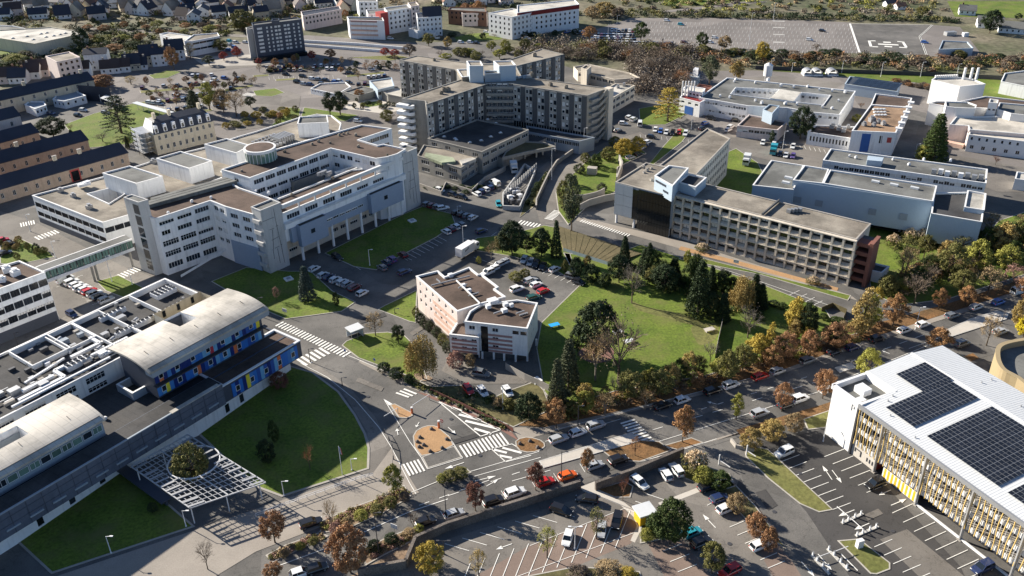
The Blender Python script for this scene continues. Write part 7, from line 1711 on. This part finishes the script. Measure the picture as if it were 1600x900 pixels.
mass('undergrowth',[(560,880),(655,842),(640,828),(565,862)],70,(.4,.8),(.3,.8),['tan','olive','tan','pinkish','dark'],'low dry shrubs of the verge at the stone wall',15,50,.14)
mass('undergrowth',[(420,878),(510,842),(500,832),(420,866)],50,(.4,.7),(.3,.7),['tan','olive','pinkish'],'low dry shrubs of the left avenue verge',16,50,.14)
mass('undergrowth',[(700,612),(830,655),(860,640),(760,618)],60,(.5,1.1),(.4,1),['olive','green','tan','dark'],'rough planting on the bank below the residence',12,60,.18)
mass('undergrowth',[(640,590),(800,668),(790,672),(630,596)],60,(.5,.9),(.5,1),['dark','green','olive'],'dark hedge strip above the brown fence',13,60,.18)
belt(26,[(870,640),(1380,500),(1385,520),(880,655)],[('round','olive'),('round','gold'),('round','green'),('bare','brown'),('round','yellowgreen'),('sparse','tan'),('sparse','yellow')],(22,42),(22,38),'in the autumn belt by the avenue','in the autumn belt')
belt(22,[(1380,470),(1600,420),(1620,350),(1430,400)],[('round','olive'),('round','gold'),('round','yellowgreen'),('sparse','tan'),('round','green'),('bare','tan')],(24,44),(28,44),'in the dense right thicket','in the dense right thicket')
belt(12,[(970,420),(1200,500),(1190,480),(980,405)],[('round','dark'),('cone','dark'),('round','green')],(34,60),(26,40),'in the dark park belt','in the dark park belt')
belt(10,[(0,380),(50,370),(80,400),(0,420)],[('bush','dark'),('bush','olive'),('bush','gold')],(8,14),(10,16),'on the left edge lawn','on the left edge lawn')
belt(14,[(500,155),(600,158),(640,176),(520,168)],[('bush','dark'),('bush','olive')],(5,9),(8,14),'on the plaza rockery','on the plaza rockery')
belt(16,[(1395,130),(1460,142),(1460,136),(1400,126)],[('bush','brown'),('bush','rust')],(4,7),(9,15),'on the slope left of the boiler house','by the boiler house')
belt(22,[(945,402),(1340,508),(1340,516),(948,410)],[('bush','dark'),('bush','green')],(7,10),(16,22),'in the park hedge row','in the park hedge row')
belt(10,[(832,322),(856,274),(850,270),(817,332)],[('bush','green'),('bush','dark')],(6,10),(8,14),'on the slope inside the curved road','on the curved road slope')
belt(16,[(660,294),(775,292),(770,300),(690,306)],[('bush','dark'),('bush','green')],(4,8),(10,16),'in the shaded podium planters','in the podium planters')
# ================================================================ CARS
K=cars
K([(486,817,'black','estate',(32,-11)),(665,815,'black','hatch'),(710,803,'silver','hatch'),(771,783,'black','suv'),(805,770,'white','suv'),(852,753,'red','hatch'),(887,743,'orange','hatch'),(929,727,'silver','hatch'),(966,719,'black','suv')],(32,-11),'parked above the stone wall','cars parked above the retaining wall')
K([(999,754,'white','estate',(18,14)),(1040,741,'white','hatch',(-12,-17)),(1057,734,'white','estate',(-13,-17)),(1107,761,'black','estate',(32,-9)),(1124,779,'navy','hatch',(30,-10)),(1134,795,'white','hatch',(30,-13)),(1187,852,'white','hatch',(28,-12)),(877,797,'black','estate',(28,9)),(917,780,'black','estate',(-30,-4)),(887,841,'white','hatch',(-8,26)),(940,828,'silver','hatch',(-4,28)),(964,814,'black','suv',(-7,28)),(1082,832,'teal','hatch',(28,-12)),(1096,848,'black','suv',(30,-13)),(1140,892,'red','estate',(-28,14))],(30,-10),'in the lower car park','cars in the lower car park')
K([(873,686,'silver','estate'),(903,676,'white','hatch'),(931,665,'silver','suv'),(1035,634,'black','estate'),(1066,625,'white','hatch'),(1113,611,'black','estate'),(1142,602,'white','suv'),(1187,646,'silver','suv'),(1250,623,'white','suv'),(1228,633,'black','hatch'),(1292,609,'white','hatch'),(1262,563,'grey','estate'),(1304,550,'black','hatch'),(1332,543,'navy','hatch'),(1215,580,'silver','hatch'),(1370,530,'black','suv'),(1413,516,'white','hatch'),(1442,507,'white','hatch'),(1488,493,'grey','estate'),(1525,480,'silver','hatch'),(1560,472,'blue','hatch'),(1592,455,'white','van'),(1503,537,'grey','suv'),(1563,518,'silver','estate'),(1188,588,'red','estate'),(470,895,'white','hatch'),(495,888,'black','hatch')],(32,-11),'on or beside the avenue','cars on and beside the avenue')
K([(1225,707,'white','suv',(-28,12)),(1367,756,'black','suv',(-30,12)),(1535,887,'navy','suv',(-30,13))],(1,0),'beside the multi-storey car park','cars beside the multi-storey car park')
K([(732,609,'red','hatch',(14,18)),(754,612,'white','hatch',(14,17)),(793,612,'white','hatch',(13,17)),(752,584,'grey','suv',(26,4))],(1,0),'below the residence','cars below the residence')
K([(762,426,'white','suv',(-20,8)),(771,420,'white','hatch',(-20,8)),(779,414,'silver','hatch',(-20,8)),(787,410,'white','hatch',(-20,8)),(819,406,'white','hatch',(-8,12)),(829,410,'silver','hatch',(-8,12)),(838,413,'black','hatch',(-8,12)),(848,417,'black','hatch',(-8,12)),(867,421,'white','hatch',(18,-9)),(894,433,'grey','suv',(16,4)),(904,441,'black','hatch',(16,6)),(808,452,'white','suv',(20,-7)),(829,438,'silver','estate',(20,-8)),(838,445,'white','hatch',(20,-8)),(849,455,'red','hatch',(20,-8)),(834,465,'green','estate',(20,-6))],(1,0),'in the car park above the residence','cars in the residence car park')
K([(667,319,'grey','hatch'),(675,321,'darkred','hatch'),(683,323,'grey','hatch'),(692,325,'white','estate',(22,-4)),(713,332,'black','hatch'),(722,335,'black','hatch'),(730,337,'grey','hatch'),(739,340,'white','hatch'),(697,362,'white','hatch',(-14,-8)),(704,358,'darkred','hatch',(-14,-8)),(712,354,'white','hatch',(-14,-8)),(720,351,'grey','hatch',(-14,-8)),(752,361,'navy','hatch',(20,-7)),(597,418,'grey','hatch',(-14,-9)),(604,410,'navy','hatch',(-14,-9)),(612,405,'purple','hatch',(-14,-9)),(629,398,'darkred','hatch',(-14,-9)),(632,425,'navy','estate',(20,-8)),(527,402,'black','estate',(16,9)),(491,420,'white','hatch'),(505,430,'white','hatch'),(514,433,'navy','hatch'),(524,437,'white','hatch'),(535,441,'white','hatch'),(543,444,'silver','hatch'),(554,449,'darkred','estate'),(566,458,'white','hatch')],(18,-10),'in the shade of the white complex','cars in the shade of the white complex')
K([(745,303,'white','hatch'),(751,299,'navy','hatch'),(758,296,'white','hatch'),(765,293,'navy','hatch'),(773,287,'white','van'),(687,297,'white','hatch',(18,6)),(708,304,'black','hatch',(18,6)),(723,308,'black','hatch',(18,6)),(779,319,'teal','hatch',(3,10))],(-14,-7),'by the shaded podium wall','cars by the podium wall',near=True)
K([(102,437,'white','van'),(112,441,'white','suv'),(119,445,'white','hatch'),(126,449,'white','estate'),(133,452,'white','hatch'),(140,455,'red','estate'),(148,459,'white','suv'),(156,464,'black','estate'),(166,469,'silver','suv')],(22,-9),'in the packed row below the footbridge','cars below the footbridge')
K([(112,491,'navy','hatch',(16,9)),(4,375,'red','hatch',(16,-4)),(16,381,'black','hatch',(16,-4)),(8,395,'black','hatch',(16,-4))],(1,0),'alone near the left edge','cars near the left edge')
K([(983,184,'white','suv',(9,-5)),(990,187,'white','suv',(9,-5)),(974,193,'white','hatch',(14,1)),(1000,194,'white','van',(1,-9)),(1024,203,'white','hatch'),(1032,205,'blue','hatch'),(1041,207,'white','hatch'),(1051,208,'black','suv'),(1061,207,'red','hatch'),(1071,209,'white','suv'),(1002,231,'silver','hatch',(12,-5)),(1007,227,'navy','hatch',(12,-5)),(1012,222,'white','hatch',(12,-5)),(948,196,'silver','hatch',(10,-4)),(955,202,'black','hatch',(10,-4)),(966,204,'grey','hatch',(10,-4)),(998,241,'black','hatch',(12,-4)),(985,246,'silver','hatch',(12,-4)),(1018,214,'black','hatch',(12,2))],(-3,8),'right of the grey hospital','cars right of the grey hospital')
K([(1111,185,'black','suv',(10,2)),(1102,193,'blue','hatch',(10,-3)),(1098,201,'black','hatch',(10,-3)),(1142,198,'white','estate',(10,-5)),(1150,188,'black','hatch',(10,1)),(1138,203,'white','hatch',(10,-5)),(1192,223,'white','hatch'),(1209,226,'white','hatch'),(1218,227,'black','hatch'),(1239,229,'white','hatch'),(1219,241,'black','hatch'),(1228,243,'white','hatch'),(1239,244,'purple','hatch')],(-3,8),'in the laboratory yard','cars in the laboratory yard')
K([(447,116,'black','hatch'),(473,119,'black','hatch'),(488,123,'white','hatch'),(498,124,'grey','hatch'),(509,125,'black','hatch'),(524,128,'blue','hatch'),(531,127,'white','hatch'),(465,128,'black','suv'),(475,131,'silver','hatch'),(485,132,'navy','hatch'),(503,131,'black','hatch'),(545,129,'black','hatch'),(546,114,'black','hatch'),(559,189,'white','hatch'),(515,135,'black','hatch'),(525,139,'black','hatch'),(234,160,'white','hatch'),(241,161,'white','hatch'),(249,162,'silver','hatch'),(275,149,'white','hatch'),(278,151,'white','hatch'),(290,154,'black','hatch'),(336,125,'white','hatch'),(351,122,'blue','hatch'),(373,123,'black','hatch'),(304,165,'black','hatch'),(346,154,'white','hatch'),(340,165,'silver','hatch'),(345,168,'navy','hatch'),(359,64,'teal','hatch'),(368,66,'white','hatch'),(360,70,'silver','hatch'),(367,74,'blue','hatch'),(384,66,'white','hatch'),(358,78,'blue','hatch'),(130,172,'white','hatch'),(165,176,'silver','hatch'),(80,177,'navy','hatch'),(122,180,'black','hatch'),(580,108,'white','hatch'),(590,106,'white','hatch')],(10,1),'in the far left car parks','cars in the far left car parks')
rc=random.Random(21);extra=[]
for y,x0,x1,n,dy in((137,222,330,11,-8),(149,300,326,4,-3),(158,250,300,5,-4),(172,265,325,6,-8),(105,418,530,13,-3),(110,420,520,11,-3),(122,560,600,6,-4),(132,560,590,4,-5),(143,540,560,3,0),(118,300,330,4,-1),(138,360,392,4,-4)):
    for k in range(n):
        if rc.random()<.75:x=x0+(x1-x0)*k/max(1,n-1)+rc.uniform(-1.5,1.5);extra.append((x,y+dy*(x-x0)/(x1-x0)+rc.uniform(-.5,.5),rc.choice(['white','black','grey','silver','white','navy','black','darkred']),'hatch'))
K(extra,(3,-6),'in the rows of the plaza parking','cars in the plaza parking rows')
cl=['white','black','grey','white','silver','black','navy','white','grey','silver','black','darkred']
fr=[]
for y,x0,x1,n in((62,925,992,16),(67,945,1050,20),(55,935,990,13),(59,930,970,9),(48,956,995,8),(51,900,912,3)):
    for k in range(n):
        x=x0+(x1-x0)*k/(n-1)+rb.uniform(-.7,.7)
        if rb.random()<.9:fr.append((x,y+rb.uniform(-.4,.4)+(x-x0)*.02,rb.choice(cl),'hatch'))
fr+=[(1064,38,'teal','hatch',(8,1)),(1110,66,'white','hatch',(8,1)),(1117,59,'white','hatch',(8,1)),(1069,66,'darkred','hatch',(8,1)),(1042,32,'white','hatch',(8,1)),(1265,62,'white','hatch',(8,1)),(1285,48,'black','hatch',(8,1)),(1445,66,'blue','hatch',(8,1)),(824,60,'white','hatch',(8,1)),(886,50,'blue','hatch',(8,-3)),(893,48,'white','hatch',(8,-3)),(899,47,'white','hatch',(8,-3)),(720,66,'white','hatch',(8,1)),(735,66,'white','hatch',(8,1)),(745,67,'black','hatch',(8,1)),(760,50,'white','hatch',(8,1)),(610,60,'white','hatch',(8,1))]
K(fr,(-1,6),'around the far car park','cars in the far car park')
